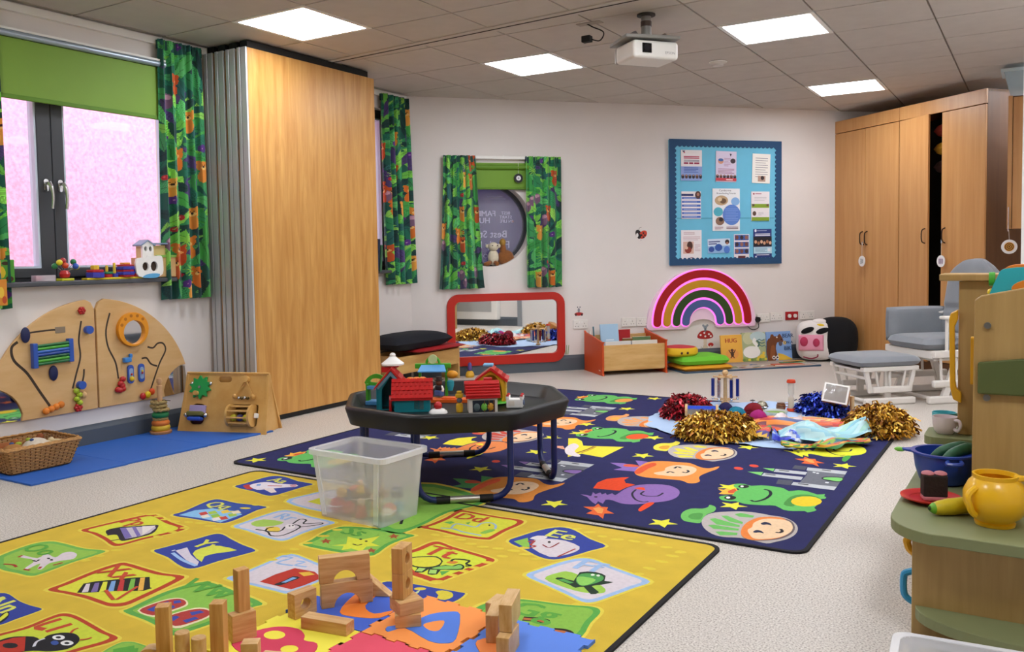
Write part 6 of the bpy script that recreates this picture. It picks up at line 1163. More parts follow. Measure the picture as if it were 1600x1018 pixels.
for x, st in ((-.115, (('#3a3aa8', .052, .032), ('#b81f28', .048, .016), ('#e0c03a', .024, .026))), (-.038, (('#b81f28', .03, .02), ('#1f7a4a', .034, .014), ('#e0c03a', .008, .038))), (.012, (('#3a3aa8', .022, .022), ('#e0c03a', .008, .065))), (.085, (('#b81f28', .05, .012), ('#3a3aa8', .054, .02), ('#b81f28', .05, .012), ('#3a3aa8', .053, .02), ('#b81f28', .05, .012), ('#e0a03a', .03, .012))), (.16, (('#b81f28', .035, .02), ('#3a3aa8', .04, .03), ('#e0c03a', .01, .03)))):
    z = .012
    for c, r, h in st: G().lathe([(r-.003, 0), (r, .003), (r, h-.003), (r-.003, h)], 8 if x in (-.115, .085) else 20, (x, -.034, z)).build('peg_shape', mat(c, .4, coat=.2), t); z += h
t = sill('toy_ark', 'white toy ark with a grey roofed cabin at the right end of the sill', 3.52)
hull = smooth_pts([(-.11, .01), (-.04, .0), (.0, .005), (.03, .02), (.035, .06), (.032, .10), (.02, .115), (-.02, .113), (-.06, .118), (-.065, .105), (-.12, .10), (-.125, .05)], True, 2)
G().prism(hull, -.075, -.06, holes=[circ(-.07, .06, .018, .022, 12), circ(-.02, .06, .02, .026, 12)], plane='xz').build('hull_front', WHITE, t, bevel=.002)
G().box(-.11, -.06, .004, .125, .0, .105).build('hull_body', wood('#c39a62', '#d2ac76', (4, 4, 4)), t, bevel=.002); G().box(-.10, -.0615, .015, .02, -.060, .10).build('dark_hold', mat('#3a2a1e', .8), t)
G().box(-.0, -.066, .105, .125, .0, .118).build('deck', mat('#7fae4a', .5), t, bevel=.002)
G().prism([(-.085, .105), (-.02, .105), (-.02, .17), (-.053, .19), (-.085, .17)], -.074, -.058, holes=[circ(-.066, .15, .009, .013, 10), circ(-.038, .15, .009, .013, 10)], plane='xz').build('cabin_front', WHITE, t)
G().box(-.08, -.058, .105, .06, .0, .168).build('cabin_body', wood('#c9b070', '#d6c080', (4, 4, 4)), t); G().box(-.076, -.0585, .13, -.028, -.0575, .168).build('cabin_dark', mat('#4a4a4e', .7), t)
for s in (0, 1): G().prism([(-.053, .197), (-.053, .19), (-.095 if s else -.011, .163), (-.097 if s else -.009, .170)], -.08, .005, plane='xz').build('roof', mat('#8296b0', .5), t)
G().box(-.02, -.078, .172, .065, .0, .18).build('roof_rear', mat('#8296b0', .5), t, bevel=.002); G().prism(smooth_pts([(-.09, .004), (-.03, -.0), (.0, .005), (.01, .02), (-.03, .024), (-.07, .018)], True, 2), -.078, -.0755, plane='xz').build('blue_wave', mat('#5aa8d8', .5), t)
t.scale = (1.22, 1.0, 1.22)
t = sill('flower_toy', 'pale toy flower standing behind the ark by the curtain', 3.645); G().cyl((0, -.02, 0), (0, -.02, .15), .004).build('stem', WHITE, t)
g = G().prism(circ(-.01, .19, .04, .035, 16), -.024, -.014, plane='xz'); g.build('bloom', mat('#d8ece6', .5), t, bevel=.003); g = G().ball((.01, -.03, .12), .014, 10, 6); g.build('pink_bead', mat('#d86a8a', .4), t, smooth=True)

# ------------------------------------------------------------ toys on the tray (tray floor z = .322)
TZ = .3508; TR = math.radians(-51)
RT = mat('#c41c1c', .35, coat=.2); TEAL = mat('#12808c', .4, coat=.2); ORT = mat('#e8661e', .4); SKY = mat('#5aa0d8', .4); LG = mat('#4aa828', .4); CRW = mat('#e4dcd0', .5); YEL = mat('#dfae22', .4, coat=.2)
def tiles(par, a, b, c, d, nu, nv, m_):   # rows of roof tiles on the quad a-b (eave) d-c (ridge)
    a, b, c, d = map(Vector, (a, b, c, d)); n = (d-a).cross(b-a).normalized()
    for j in range(nv):
        for i in range(nu):
            of = .5/nu if j % 2 else 0; u0, u1 = max(0, min(1, (i/nu)+of-.5/nu*(j % 2)*0)), max(0, min(1, (i+.92)/nu+of*0))
            f = lambda u, v: (a+(b-a)*u)*(1-v)+(d+(c-d)*u)*v
            v0, v1 = j/nv, (j+1)/nv; h = .003
            g = G().add([f(u0, v0), f(u1, v0), f(u1, v1), f(u0, v1), f(u0, v0)+n*h*2, f(u1, v0)+n*h*2, f(u1, v1)+n*h, f(u0, v1)+n*h], [(0, 3, 2, 1), (4, 5, 6, 7), (0, 1, 5, 4), (1, 2, 6, 5), (2, 3, 7, 6), (3, 0, 4, 7)])
            g.build('roof_tile', m_, par)
def house(name, label, loc, rot, w_, d_, h, rise, wall, roof, arch=None, tile=(6, 4), over=.014, chim=None, gable=True):
    t = thing(name, label, 'toy building', loc, rot, 'toy houses on the black tray')
    out = [(-w_/2, 0), (w_/2, 0), (w_/2, h), (0, h+rise), (-w_/2, h)]
    hol = [arch] if arch else []
    G().prism(out, -d_/2, -d_/2+.008, holes=hol, plane='xz').build('front_wall', wall, t, bevel=.001)
    G().prism(out, d_/2-.008, d_/2, plane='xz').build('rear_wall', wall, t)
    for s in (-1, 1): G().box(s*w_/2-.004, -d_/2, 0, s*w_/2+.004, d_/2, h).build('side_wall', wall, t)
    k = (w_/2+over)/(w_/2); e = h-rise*(k-1)
    for s in (-1, 1):
        g = G().add([(0, -d_/2-over, h+rise+.003), (0, d_/2+over, h+rise+.003), (s*w_/2*k, d_/2+over, e), (s*w_/2*k, -d_/2-over, e), (0, -d_/2-over, h+rise+.013), (0, d_/2+over, h+rise+.013), (s*w_/2*k, d_/2+over, e+.010), (s*w_/2*k, -d_/2-over, e+.010)], [(0, 3, 2, 1), (4, 5, 6, 7), (0, 1, 5, 4), (1, 2, 6, 5), (2, 3, 7, 6), (3, 0, 4, 7)])
        rf = g.build('roof_slope', roof, t)
        if tile and s == tile[2]: tiles(rf, (s*w_/2*k, (d_/2+over)*-s*-1, e+.010), (s*w_/2*k, -(d_/2+over)*-s*-1, e+.010), (0, -(d_/2+over)*-s*-1, h+rise+.013), (0, (d_/2+over)*-s*-1, h+rise+.013), tile[0], tile[1], roof)
    return t
AT = lambda x, y: (x, y, TZ)
ho = house('teal_house', 'tall teal toy house with a red tiled roof and pointed open doorway', AT(-2.715, 3.31), math.radians(35), .135, .12, .115, .075, TEAL, RT, arch=[(-.045, .004), (.045, .004), (.045, .10), (0, .165), (-.045, .10)], tile=(7, 5, 1))
G().prism([(-.068, .112), (0, .188), (.068, .112), (.06, .104), (0, .17), (-.06, .104)], -.078, -.064, plane='xz').build('grey_gable_trim', mat('#6a8a9c', .4), ho)
G().box(-.05, .01, .175, .0, .06, .2).build('chimney', RT, ho); 
o = thing('bell_roof', 'white bell shaped toy roof piece on top of the teal house', 'toy', (-2.735, 3.345, TZ+.208), 0); G().lathe([(.055, 0), (.056, .008), (.03, .028), (.014, .042), (.015, .05), (.009, .058), (.001, .060)], 20).build('bell', WHITE, o, smooth=True); G().lathe([(.03, -.012), (.03, 0)], 16).build('collar', RT, o)
h2 = house('teal_extension', 'lower teal toy house with a red tiled roof beside the tall one', AT(-2.585, 3.305), math.radians(125), .10, .17, .075, .065, TEAL, RT, arch=None, tile=(9, 5, -1))
G().prism(smooth_pts([(-.02, 0), (.02, 0), (.02, .055), (0, .075), (-.02, .055)], True, 2), -.012, 0, plane='xz').xf(Matrix.Translation((-.0, .10, 0)) @ Matrix.Rotation(PI, 4, 'Z')).build('red_door', RT, h2)
G().box(-.054, -.055, .012, -.0505, -.01, .055).build('white_window', CRW, h2); G().box(-.056, -.034, .012, -.0535, -.031, .055).build('window_bar', TEAL, h2); 
for q in range(3): g = G().ball((.01, .01-.03*q, .15), (.016, .02, .01), 10, 6); g.build('roof_ornament', mat('#e8862a', .4), h2, smooth=True)
o = thing('green_swing', 'green toy swing frame with a blue seat behind the teal house', 'toy', AT(-2.855, 3.36), math.radians(20))
for x in (-.045, .045): G().box(x-.007, -.02, 0, x+.007, .02, .105).build('post', LG, o, bevel=.003)
G().prism(smooth_pts([(-.055, .10), (.055, .10), (.045, .135), (0, .155), (-.045, .135)], True, 3), -.006, .006, plane='xz', holes=[smooth_pts([(-.03, .112), (.03, .112), (.02, .13), (-.02, .13)], True, 2)]).build('arched_top', LG, o); G().box(-.04, -.03, .08, .04, .03, .095).build('canopy', SKY, o); G().box(-.05, -.035, 0, .06, .035, .02).build('seat', SKY, o, bevel=.003)
o = thing('market_stall', 'lime green toy market stall with a blue sloping awning', 'toy building', AT(-2.745, 3.69), math.radians(30))
for x in (-.07, .07): G().box(x-.007, -.01, 0, x+.007, .01, .155).build('post', LG, o, bevel=.003)
G().box(-.095, -.012, .15, .095, .012, .175).build('cross_beam', LG, o, bevel=.003); g = G().tube([(.034*math.cos(PI*k/10), 0, .175+.034*math.sin(PI*k/10)) for k in range(11)], .007, 8); g.build('arch', LG, o, smooth=True); g = G().cyl((0, -.01, .198), (0, .006, .198), .024); g.build('clock_face', mat('#c8d89a', .5), o, smooth=True)
G().add([(-.06, -.01, .165), (.06, -.01, .165), (.075, -.06, .135), (-.075, -.06, .135), (-.06, -.01, .17), (.06, -.01, .17), (.075, -.06, .141), (-.075, -.06, .141)], [(0, 3, 2, 1), (4, 5, 6, 7), (0, 1, 5, 4), (1, 2, 6, 5), (2, 3, 7, 6), (3, 0, 4, 7)]).build('awning', SKY, o)
G().lathe([(.012, 0), (.02, .03), (.02, .05), (.012, .055)], 14, (.09, -.0, .03)).build('teal_pot', mat('#3aa8b8', .4), o, smooth=True); g = G().ball((.10, 0, .115), (.032, .02, .022), 12, 8); g.build('orange_lamp', mat('#e8a02a', .4), o, smooth=True)
o = thing('orange_path', 'flat orange toy base plate lying on the black tray', 'toy', AT(-2.56, 3.60), math.radians(25)); G().prism(smooth_pts([(-.14, -.04), (-.02, -.045), (.10, -.04), (.17, -.01), (.12, .03), (-.02, .035), (-.13, .03)], True, 3), 0, .016).build('plate', ORT, o, bevel=.004); G().box(-.05, -.03, .016, .02, .02, .024).build('raised_step', ORT, o, bevel=.003)
o = thing('toy_figure', 'little toy figure in a dark hat sitting on the orange plate', 'toy', (-2.635, 3.59, TZ+.024)); G().box(-.022, -.016, 0, .022, .016, .03).build('trousers', mat('#4a6aa8', .5), o, bevel=.006); G().box(-.018, -.014, .03, .018, .014, .056).build('jacket', mat('#2a2228', .5), o, bevel=.006); g = G().ball((0, 0, .07), .018, 12, 8); g.build('head', mat('#6a4434', .5), o, smooth=True); G().lathe([(.024, .08), (.024, .084), (.016, .084), (.015, .10), (.001, .102)], 14).build('hat', mat('#3a2a24', .5), o, smooth=True)
for s in (-1, 1): g = G().tube([(s*.018, 0, .05), (s*.034, -.012, .04), (s*.036, -.02, .028)], .006, 6); g.build('arm', CRW, o, smooth=True)
o = thing('cherry_dome', 'white dome with a red cherry on top lying on the tray', 'toy', AT(-2.43, 3.30)); G().lathe([(.045, 0), (.043, .008), (.03, .018), (.001, .022)], 22).build('dome', WHITE, o, smooth=True); g = G().ball((0, 0, .034), .020, 14, 9); g.build('cherry', RT, o, smooth=True)
yb = house('yellow_barn', 'tall yellow toy barn with a red roof and open arched front', AT(-2.355, 3.655), math.radians(28), .14, .11, .12, .05, YEL, RT, arch=smooth_pts([(-.05, .004), (.05, .004), (.052, .09), (.03, .135), (0, .15), (-.03, .135), (-.052, .09)], True, 2), tile=(6, 5, 1))
G().lathe([(.09, 0), (.10, .008), (.09, .016)], 24).build('green_base', LG, yb, smooth=True); G().box(-.04, -.03, .185, .01, .03, .198).build('blue_skylight', mat('#6ab0d8', .35), yb, bevel=.004); G().box(-.045, .02, .03, -.015, .026, .075).build('back_window', mat('#8a5a1c', .5), yb)
for z in (.05, .085):
    for y in (-.02, .012): G().box(.0735, y-.008, z, .0765, y+.008, z+.022).build('side_window', mat('#e8d890', .5), yb)
wb = house('white_cottage', 'cream toy cottage with a ridged red roof and dark window opening', AT(-2.265, 3.43), math.radians(128), .105, .135, .085, .05, CRW, RT, arch=None, tile=None)
for q in range(5): G().box(-.068+.0115*q, -.08, .083+.0125*q*.93, -.064+.0115*q, .08, .090+.0125*q*.93).build('roof_ridge', RT, wb, bevel=.001)
G().box(-.0575, -.055, .006, -.0535, .05, .062).build('window_dark', mat('#1c2430', .6), wb)
for yy, c in ((.03, '#5a6a6c'), (-.005, '#7ac84a'), (-.035, '#d89a2c')): g = G().ball((-.05, yy, .03), (.012, .02, .024), 12, 8); g.build('toy_inside', mat(c, .5), wb, smooth=True)
for yy in (-.05, -.028, -.006): G().box(-.060, yy-.002, .006, -.057, yy+.002, .06).build('window_bar', mat('#7a4a1c', .5), wb)
G().box(-.060, -.05, .030, -.057, -.004, .034).build('window_bar', mat('#7a4a1c', .5), wb); G().box(.0, -.05, .128, .035, -.01, .158).build('chimney', RT, wb, bevel=.003); g = G().cyl((0, .06, .135), (0, .085, .135), .012); g.build('ridge_cap', RT, wb, smooth=True)
o = thing('yellow_figure', 'small yellow toy figure left of the cream cottage', 'toy', AT(-2.355, 3.37), .4); G().lathe([(.016, 0), (.018, .02), (.016, .038), (.006, .044), (.001, .045)], 14).build('body', YEL, o, smooth=True); g = G().ball((0, 0, .055), .014, 12, 8); g.build('head', mat('#5a5a68', .5), o, smooth=True); G().box(-.018, -.012, .068, .018, .012, .088).build('cap', YEL, o, bevel=.004); G().box(-.012, -.010, .088, .012, .010, .100).build('cap_top', YEL, o, bevel=.003)
o = thing('white_fort', 'small white toy fort with red knobs at the right of the tray', 'toy', AT(-2.185, 3.60), math.radians(25))
G().box(-.04, -.03, 0, .04, .03, .042).build('walls', WHITE, o, bevel=.004); G().box(-.03, -.032, .01, .0, -.029, .034).build('gate', CRW, o)
for x in (-.034, .034):
    for y in (-.024, .024): g = G().cyl((x, y, .042), (x, y, .056), .009); st = g.build('turret', WHITE, o, smooth=True); g = G().ball((x, y, .058), .008, 8, 6); g.build('red_knob', RT, st, smooth=True)
g = G().cyl((.041, -.005, .025), (.046, -.005, .025), .014); g.build('round_window', mat('#4a5a7a', .4), o)

# ------------------------------------------------------------ wooden building blocks
BLKW = [wood('#c08a48', '#e2bc84', (1.2, 14, 14), .45, 4.0), wood('#b88240', '#daac6c', (14, 14, 1.2), .45, 4.0), wood('#c49552', '#e2c08c', (3, 14, 3), .45, 4.0)]
FZ = .0172
def block(label, kind, loc, rot, size, m_=0, hole=None, grp='natural wooden building blocks'):
    t = thing('wooden_block', label, 'building block', loc, rot if isinstance(rot, tuple) else math.radians(rot), grp)
    w_, d_, h = size
    if kind == 'box': g = G().box(-w_/2, -d_/2, 0, w_/2, d_/2, h)
    elif kind == 'hole': g = G().prism([(-w_/2, 0), (w_/2, 0), (w_/2, h), (-w_/2, h)], -d_/2, d_/2, holes=[circ(0, h/2, hole, n=20)], plane='xz')
    elif kind == 'arch': g = G().prism([(-w_/2, 0), (-hole, 0)]+[(hole*math.cos(PI-PI*k/12), hole*math.sin(PI-PI*k/12)) for k in range(1, 12)]+[(hole, 0), (w_/2, 0), (w_/2, h), (-w_/2, h)], -d_/2, d_/2, plane='xz')
    elif kind == 'tri': g = G().prism([(-w_/2, 0), (w_/2, 0), (-w_/2, h)], -d_/2, d_/2, plane='xz')
    elif kind == 'cyl': g = G().cyl((0, 0, 0), (0, 0, h), w_/2, n=28)
    elif kind == 'half': g = G().prism([(w_/2*math.cos(PI*k/14), w_/2*math.sin(PI*k/14)) for k in range(15)], -d_/2, d_/2, plane='xz')
    g.build('block', BLKW[m_], t, bevel=.0016, smooth=(kind in ('cyl', 'hole', 'arch', 'half')), ang=35)
    return t
R2 = math.atan2(2.036-1.914, -1.773+1.87)       # the way the arches face
ar = math.degrees(R2)
block('lower wooden arch block of the two arch stack', 'arch', (-1.828, 1.985, FZ), ar, (.158, .037, .075), 0, hole=.040)
block('upper wooden arch block of the two arch stack', 'arch', (-1.832, 1.982, FZ+.0755), ar-3, (.155, .037, .08), 0, hole=.036)
block('square wooden block with a round hole beside the arches', 'hole', (-1.888, 1.856, FZ), 82, (.080, .036, .075), 0, hole=.018)
block('long wooden plank block lying on the yellow tile edge', 'box', (-1.745, 1.812, FZ), 9, (.155, .042, .036), 0)
block('triangular wooden block right of the arches', 'tri', (-1.782, 2.092, FZ), 24, (.075, .036, .062), 0)
block('bottom flat block of the tower with two holes', 'box', (-1.572, 1.965, FZ), 40, (.075, .07, .036), 0)
block('second flat block of the tower with two holes, turned askew', 'box', (-1.578, 1.968, FZ+.0365), 62, (.075, .078, .038), 0)
for k in range(2): block('%s drilled block at the top of the tower' % ('lower', 'upper')[k], 'hole', (-1.595, 1.972, FZ+.075+.0755*k), 104, (.070, .036, .075), 1, hole=.016)
block('square wooden block carrying a tall pillar', 'box', (-1.918, 1.652, FZ), 70, (.070, .036, .077), 0)
block('tall wooden pillar standing on the square block', 'box', (-1.925, 1.660, FZ+.0775), 75, (.036, .030, .120), 1)
block('tall wooden pillar left of the pillar on the square block', 'box', (-1.886, 1.545, FZ), 30, (.037, .037, .150), 1)
block('leftmost tall wooden pillar on the rug', 'box', (-2.005, 1.462, .009), 40, (.036, .036, .155), 1)
block('left wooden cylinder block at the front', 'cyl', (-1.935, 1.465, .009), 0, (.038, .038, .095), 2)
block('right wooden cylinder block at the front', 'cyl', (-1.888, 1.480, .009), 0, (.038, .038, .085), 2)
block('half round wooden block at the lower left front', 'half', (-2.045, 1.450, .009), 30, (.075, .036, .08), 2)
block('short wooden block at the very front between the pillars and pink figure', 'box', (-1.775, 1.555, FZ), 35, (.045, .037, .062), 2)
block('low wooden block at the front edge below the yellow tile', 'box', (-1.70, 1.56, FZ), 20, (.06, .037, .042), 2)
block('upright wooden slab at the back of the right hand group', 'box', (-1.340, 2.085, FZ), 96, (.075, .034, .075), 2)
block('middle upright wooden slab of the right hand group', 'box', (-1.303, 2.022, FZ), 112, (.11, .036, .078), 2)
block('front upright wooden slab of the right hand group', 'box', (-1.215, 1.945, FZ), 105, (.10, .036, .062), 2)
block('wooden slab balanced on top of the right hand group', 'box', (-1.232, 1.985, FZ+.063), 110, (.12, .036, .074), 2)
# ------------------------------------------------------------ projector, ceiling bits
t = thing('projector', 'white ceiling projector hanging on a grey pole and bracket', 'projector', (-2.04, 4.94, CEIL), math.radians(-38))
GM = mat('#8f8d88', .45, metal=.4)
G().lathe([(.055, -.002), (.055, -.012), (.03, -.016)], 24).build('ceiling_plate', mat('#3a3632', .6), t, smooth=True)
g = G().cyl((0, 0, -.015), (0, 0, -.14), .030); PO = g.build('pole', GM, t, smooth=True); g = G().cyl((0, 0, -.045), (0, 0, -.075), .033); g.build('pole_collar', mat('#4a3a32', .5), PO, smooth=True); g = G().cyl((0, 0, -.10), (0, 0, -.14), .022); g.build('chrome_sleeve', CHROME, PO, smooth=True)
G().prism([(-.17, -.16), (.12, -.20), (.16, .14), (-.10, .17)], -.175, -.155).build('bracket_plate', GM, t, bevel=.004)
for s in (-1, 1): G().prism([(-.09, -.155), (.09, -.155), (.05, -.118), (-.05, -.118)], s*.10-.004, s*.10+.004, plane='xz').build('bracket_cheek', GM, t)
bd = G().box(-.10, -.155, -.29, .13, .145, -.185).build('body', mat('#e6e4de', .4), t, bevel=.02, seg=4)
G().box(-.125, -.15, -.285, -.09, .14, -.19).build('rear_cover', mat('#9c9a94', .4), t, bevel=.012)
G().box(.128, -.10, -.26, .134, -.04, -.205).build('lens_window', mat('#0c0c0e', .15), bd); g = G().cyl((.130, -.07, -.232), (.136, -.07, -.232), .02); g.build('lens', mat('#1c1c22', .08), bd, smooth=True)
p = Print(z0=.0006); p.text('#8a8a8c', 'EPSON', 0, 0, .022); p.build('maker_name', t, M=Matrix(((0, 0, 1, .130), (1, 0, 0, .085), (0, 1, 0, -.26), (0, 0, 0, 1))))
t = thing('cable_adaptor', 'small black adaptor dangling on a cable from the ceiling left of the projector', 'adaptor', (-2.43, 4.93, CEIL))
G().box(-.03, -.022, -.115, .03, .022, -.075).build('adaptor_box', BLACK, t, bevel=.005); g = G().tube([(0, 0, 0), (.03, .02, -.02), (.10, .03, -.06), (.08, .02, -.11), (.03, 0, -.10)], .004, 6, sm=5); g.build('cable', BLACK, t, smooth=True); G().box(-.06, -.03, -.004, .1, .03, -.0005).build('ceiling_patch', mat('#a59c92', .8), t)
t = thing('smoke_detector', 'white round smoke detector on the ceiling right of the projector', 'smoke detector', (-2.09, 6.45, CEIL)); G().lathe([(.06, 0), (.06, -.012), (.045, -.02), (.04, -.035), (.001, -.038)], 24).build('housing', mat('#d8d2ca', .5), t, smooth=True); G().lathe([(.062, -.0005), (.068, -.006), (.062, -.009)], 24).build('base_ring', WHITE, t, smooth=True)

# ------------------------------------------------------------ sensory play set on the navy rug
RZ = .008
t = thing('play_cloth', 'round pale blue cloth spread on the navy rug under the sensory toys', 'cloth', (-1.40, 5.53, RZ))
g = G(); rr = random.Random(3); NR, NA = 10, 96; v = [(0, 0, .004)]; f = []
ed = [.84*(1-.20*max(0, math.cos(2*PI*a/NA)))+.03*math.sin(5*a*2*PI/NA+1)+.012*math.sin(17*a*2*PI/NA)+.006*math.sin(41*a*2*PI/NA) for a in range(NA)]
for r_ in range(1, NR+1):
    for a in range(NA): th = 2*PI*a/NA; R_ = ed[a]*r_/NR; v.append((R_*math.cos(th)*1.0, R_*math.sin(th)*.92, .005+.004*math.sin(9*th+r_)+(.002*math.sin(31*th) if r_ == NR else 0)))
for a in range(NA): f.append((0, 1+a, 1+(a+1) % NA))
for r_ in range(NR-1):
    for a in range(NA): f.append((1+r_*NA+a, 1+(r_+1)*NA+a, 1+(r_+1)*NA+(a+1) % NA, 1+r_*NA+(a+1) % NA))
g.add(v, f); g.build('cloth', mat('#a9c6ea', .85, sheen=.3, bump=.15, bs=80), t, smooth=True, ang=0, recalc=False)
def pompom(label, x, y, rx, ry, h, c, c2, c3, n, seed):
    t = thing('tinsel_pompom', label, 'pom-pom', (x, y, RZ+.006), seed*.6, 'tinsel pom-poms around the play cloth'); rr = random.Random(seed)
    G().ball((0, 0, h*.35), (rx*.62, ry*.62, h*.5), 14, 9).build('core', mat(c2, .4, metal=.6), t, smooth=True)
    g = G()
    for k in range(n):
        th = rr.random()*2*PI; ph = math.acos(rr.random()); q = .55+.45*rr.random()**.5
        P = Vector((rx*q*math.sin(ph)*math.cos(th), ry*q*math.sin(ph)*math.sin(th), max(.004, h*q*math.cos(ph))))
        d = Vector((rr.gauss(0, 1), rr.gauss(0, 1), rr.gauss(0, .6)))+Vector((math.cos(th), math.sin(th), .3)); d.normalize()
        s = d.cross(Vector((rr.gauss(0, 1), rr.gauss(0, 1), rr.gauss(0, 1)))).normalized()*(.0042+.003*rr.random()); L = .022+.026*rr.random()
        b = P+d*L*.55+Vector((0, 0, .006)); e = P+d*L+Vector((rr.gauss(0, .006), rr.gauss(0, .006), -.012)); e.z = max(e.z, .002); b.z = max(b.z, .003); g.mi = rr.choice((0, 1, 2))
        g.add([P-s, P+s, b+s, b-s, e+s, e-s], [(0, 1, 2, 3), (3, 2, 4, 5)])
    o = g.build('tinsel_strands', [mat(c, .25, metal=.5), mat(c2, .3, metal=.7), mat(c3, .3, metal=.3)], t, recalc=False); stuff(o); return t  # bright and dark strand colours put sparkle and shade into the tinsel
pompom('gold tinsel pom-pom at the front of the play cloth', -1.60, 4.92, .25, .19, .145, '#d8a02c', '#6a3e0c', '#f4cc5c', 1900, 1)
pompom('gold tinsel pom-pom at the right end of the play cloth', -.80, 5.46, .21, .19, .165, '#d09628', '#6a3e0c', '#f0c456', 1800, 2)
pompom('dark red tinsel pom-pom at the left of the play cloth', -2.00, 5.50, .26, .16, .13, '#8c101a', '#3a060a', '#c8283a', 1500, 3)
pompom('blue tinsel pom-pom behind the mirror cube', -1.22, 5.93, .22, .13, .13, '#1a2ca0', '#0a1244', '#4060e0', 1200, 4)
def scarf(label, pts, wd, cols, seed, hz=.03, grp='silky play scarves', nu=70, nv=18, stripes='v'):
    t = thing('play_scarf', label, 'scarf', (0, 0, RZ+.010), 0, grp); C = smooth_pts(pts, False, 16); rr = random.Random(seed); n = len(C)-1; v = []; cl = []
    ph = [rr.random()*6 for _ in range(6)]
    for i in range(n+1):
        p = C[i]; q = C[min(i+1, n)]; o = C[max(i-1, 0)]; dx, dy = q[0]-o[0], q[1]-o[1]; L = math.hypot(dx, dy) or 1; nx, ny = -dy/L, dx/L; s = i/n
        wv = wd*(.75+.25*math.sin(s*7+ph[0]))*(.55+.45*math.sin(PI*min(1, max(0, .12+.8*s))))
        for j in range(nv+1):
            u = j/nv*2-1; z = hz*(1-u*u)*(.55+.45*math.sin(s*9+ph[1]))+hz*.45*abs(math.sin(u*5+s*4+ph[2]))+.008*abs(math.sin(u*11+s*13+ph[3])); e = .02*math.sin(s*16+ph[4]+u*2)
            v.append((p[0]+nx*(wv*u+e), p[1]+ny*(wv*u+e), .002+max(0, z)))
    F = []
    for i in range(n):
        for j in range(nv):
            a = i*(nv+1)+j; F.append((a, a+1, a+nv+2, a+nv+1)); k = (j+1.6*math.sin(i/n*6+ph[5])+i/n*3) if stripes == 'v' else i/n*len(cols)*2.2
            cl.append(lin(cols[int(abs(k)*(.62 if stripes == 'v' else 1)) % len(cols)]))
    me = bpy.data.meshes.new('scarf'); me.from_pydata(v, [], F); paint(me, cl); finish(me, 'silk', vcol(.45, name='silk print', sheen=.3), t, smooth=True, ang=0, recalc=False); return t
scarf('red and orange striped silk scarf across the play cloth', [(-1.62, 5.15), (-1.45, 5.16), (-1.25, 5.24), (-1.02, 5.42), (-.93, 5.5)], .17, ['#d8301c', '#e8621e', '#c8241a', '#7a3a4a', '#e88a2c', '#b8201c', '#d85a2a', '#3a5a9a'], 5, .055)
scarf('multicoloured silk scarf bunched beside the red ball', [(-1.56, 5.10), (-1.48, 5.06), (-1.40, 5.0), (-1.30, 4.98)], .11, ['#e86a2c', '#3a8a4a', '#e8b83a', '#4a3a8a', '#d8402c', '#2a5aa8'], 8, .045)
scarf('sheer aqua silk scarf at the front right of the play cloth', [(-1.26, 4.97), (-1.12, 5.02), (-.99, 5.14), (-.85, 5.30)], .19, ['#9fd4dc', '#b4dce0', '#8fc8d8', '#a8d8cc', '#bfe2e8'], 6, .075)
scarf('deep blue and white scarf end in front of the aqua scarf', [(-1.28, 4.92), (-1.20, 4.93), (-1.12, 4.95)], .085, ['#2a3ac8', '#4a6ae0', '#c8d8f4', '#dce8f8', '#6a8ae8', '#2434b8'], 9, .05)
scarf('green and yellow striped scarf along the front edge of the cloth', [(-1.20, 4.78), (-1.08, 4.80), (-.98, 4.88), (-.90, 5.0), (-.80, 5.12)], .055, ['#d8cc2c', '#3a8a4a', '#e8a02c', '#c83a1c', '#2a7a8a', '#8ab83a', '#e86a1c'], 10, .03)
scarf('orange rainbow scarf spread behind the red scarf', [(-1.75, 5.55), (-1.5, 5.45), (-1.25, 5.55), (-1.05, 5.62)], .12, ['#e86a2c', '#e8b04a', '#d84a2a', '#e8d8a0', '#e0823a'], 12, .02)
scarf('white felt cloth lump between the balls and the mirror cube', [(-1.42, 5.38), (-1.34, 5.42), (-1.26, 5.47)], .07, ['#ecdde0', '#e8e0dc', '#f0e6e4'], 14, .05)
WD2 = wood('#c9a06a', '#dab684', (3, 3, 8), .45, 3)
t = thing('chime_tower', 'wooden tower hung with blue, red and mirrored bars', 'sensory toy', (-1.905, 6.02, RZ+.008))
G().lathe([(.028, 0), (.03, .01), (.014, .02), (.012, .19), (.02, .2), (.001, .205)], 16).build('post', WD2, t, smooth=True); g = G().ball((0, 0, .222), .022, 14, 9); g.build('top_ball', WD2, t, smooth=True)
for k in range(6):
    a = 2*PI*k/6+.3; x, y = .085*math.cos(a), .085*math.sin(a); g = G().bar((0, 0, .19), (x, y, .195), .016, .010); am = g.build('arm', WD2, t, bevel=.002)
    G().box(x-.010, y-.010, .055, x+.010, y+.010, .18).build('bar', mat(('#23307a', '#c8ccd4', '#7a1c22', '#2a3a86', '#d4d6dc', '#1c2a6a')[k], .12, metal=.8 if k in (1, 4) else 0.), am, bevel=.002); g = G().ball((x, y, .04), .011, 10, 7); g.build('bell', CHROME, am, smooth=True); g = G().bar((0, 0, .03), (x*.9, y*.9, .034), .008, .006); g.build('foot_arm', WD2, am)
t = thing('sand_timer', 'slim clear sand timer with red caps standing among the sensory toys', 'sand timer', (-1.425, 5.93, RZ+.010))
for z in (0, .19): G().lathe([(.028, z), (.03, z+.004), (.026, z+.02), (.022, z+.022)] if z else [(.03, 0), (.028, .016), (.02, .018)], 18).build('cap', mat('#d8441c', .4), t, smooth=True)
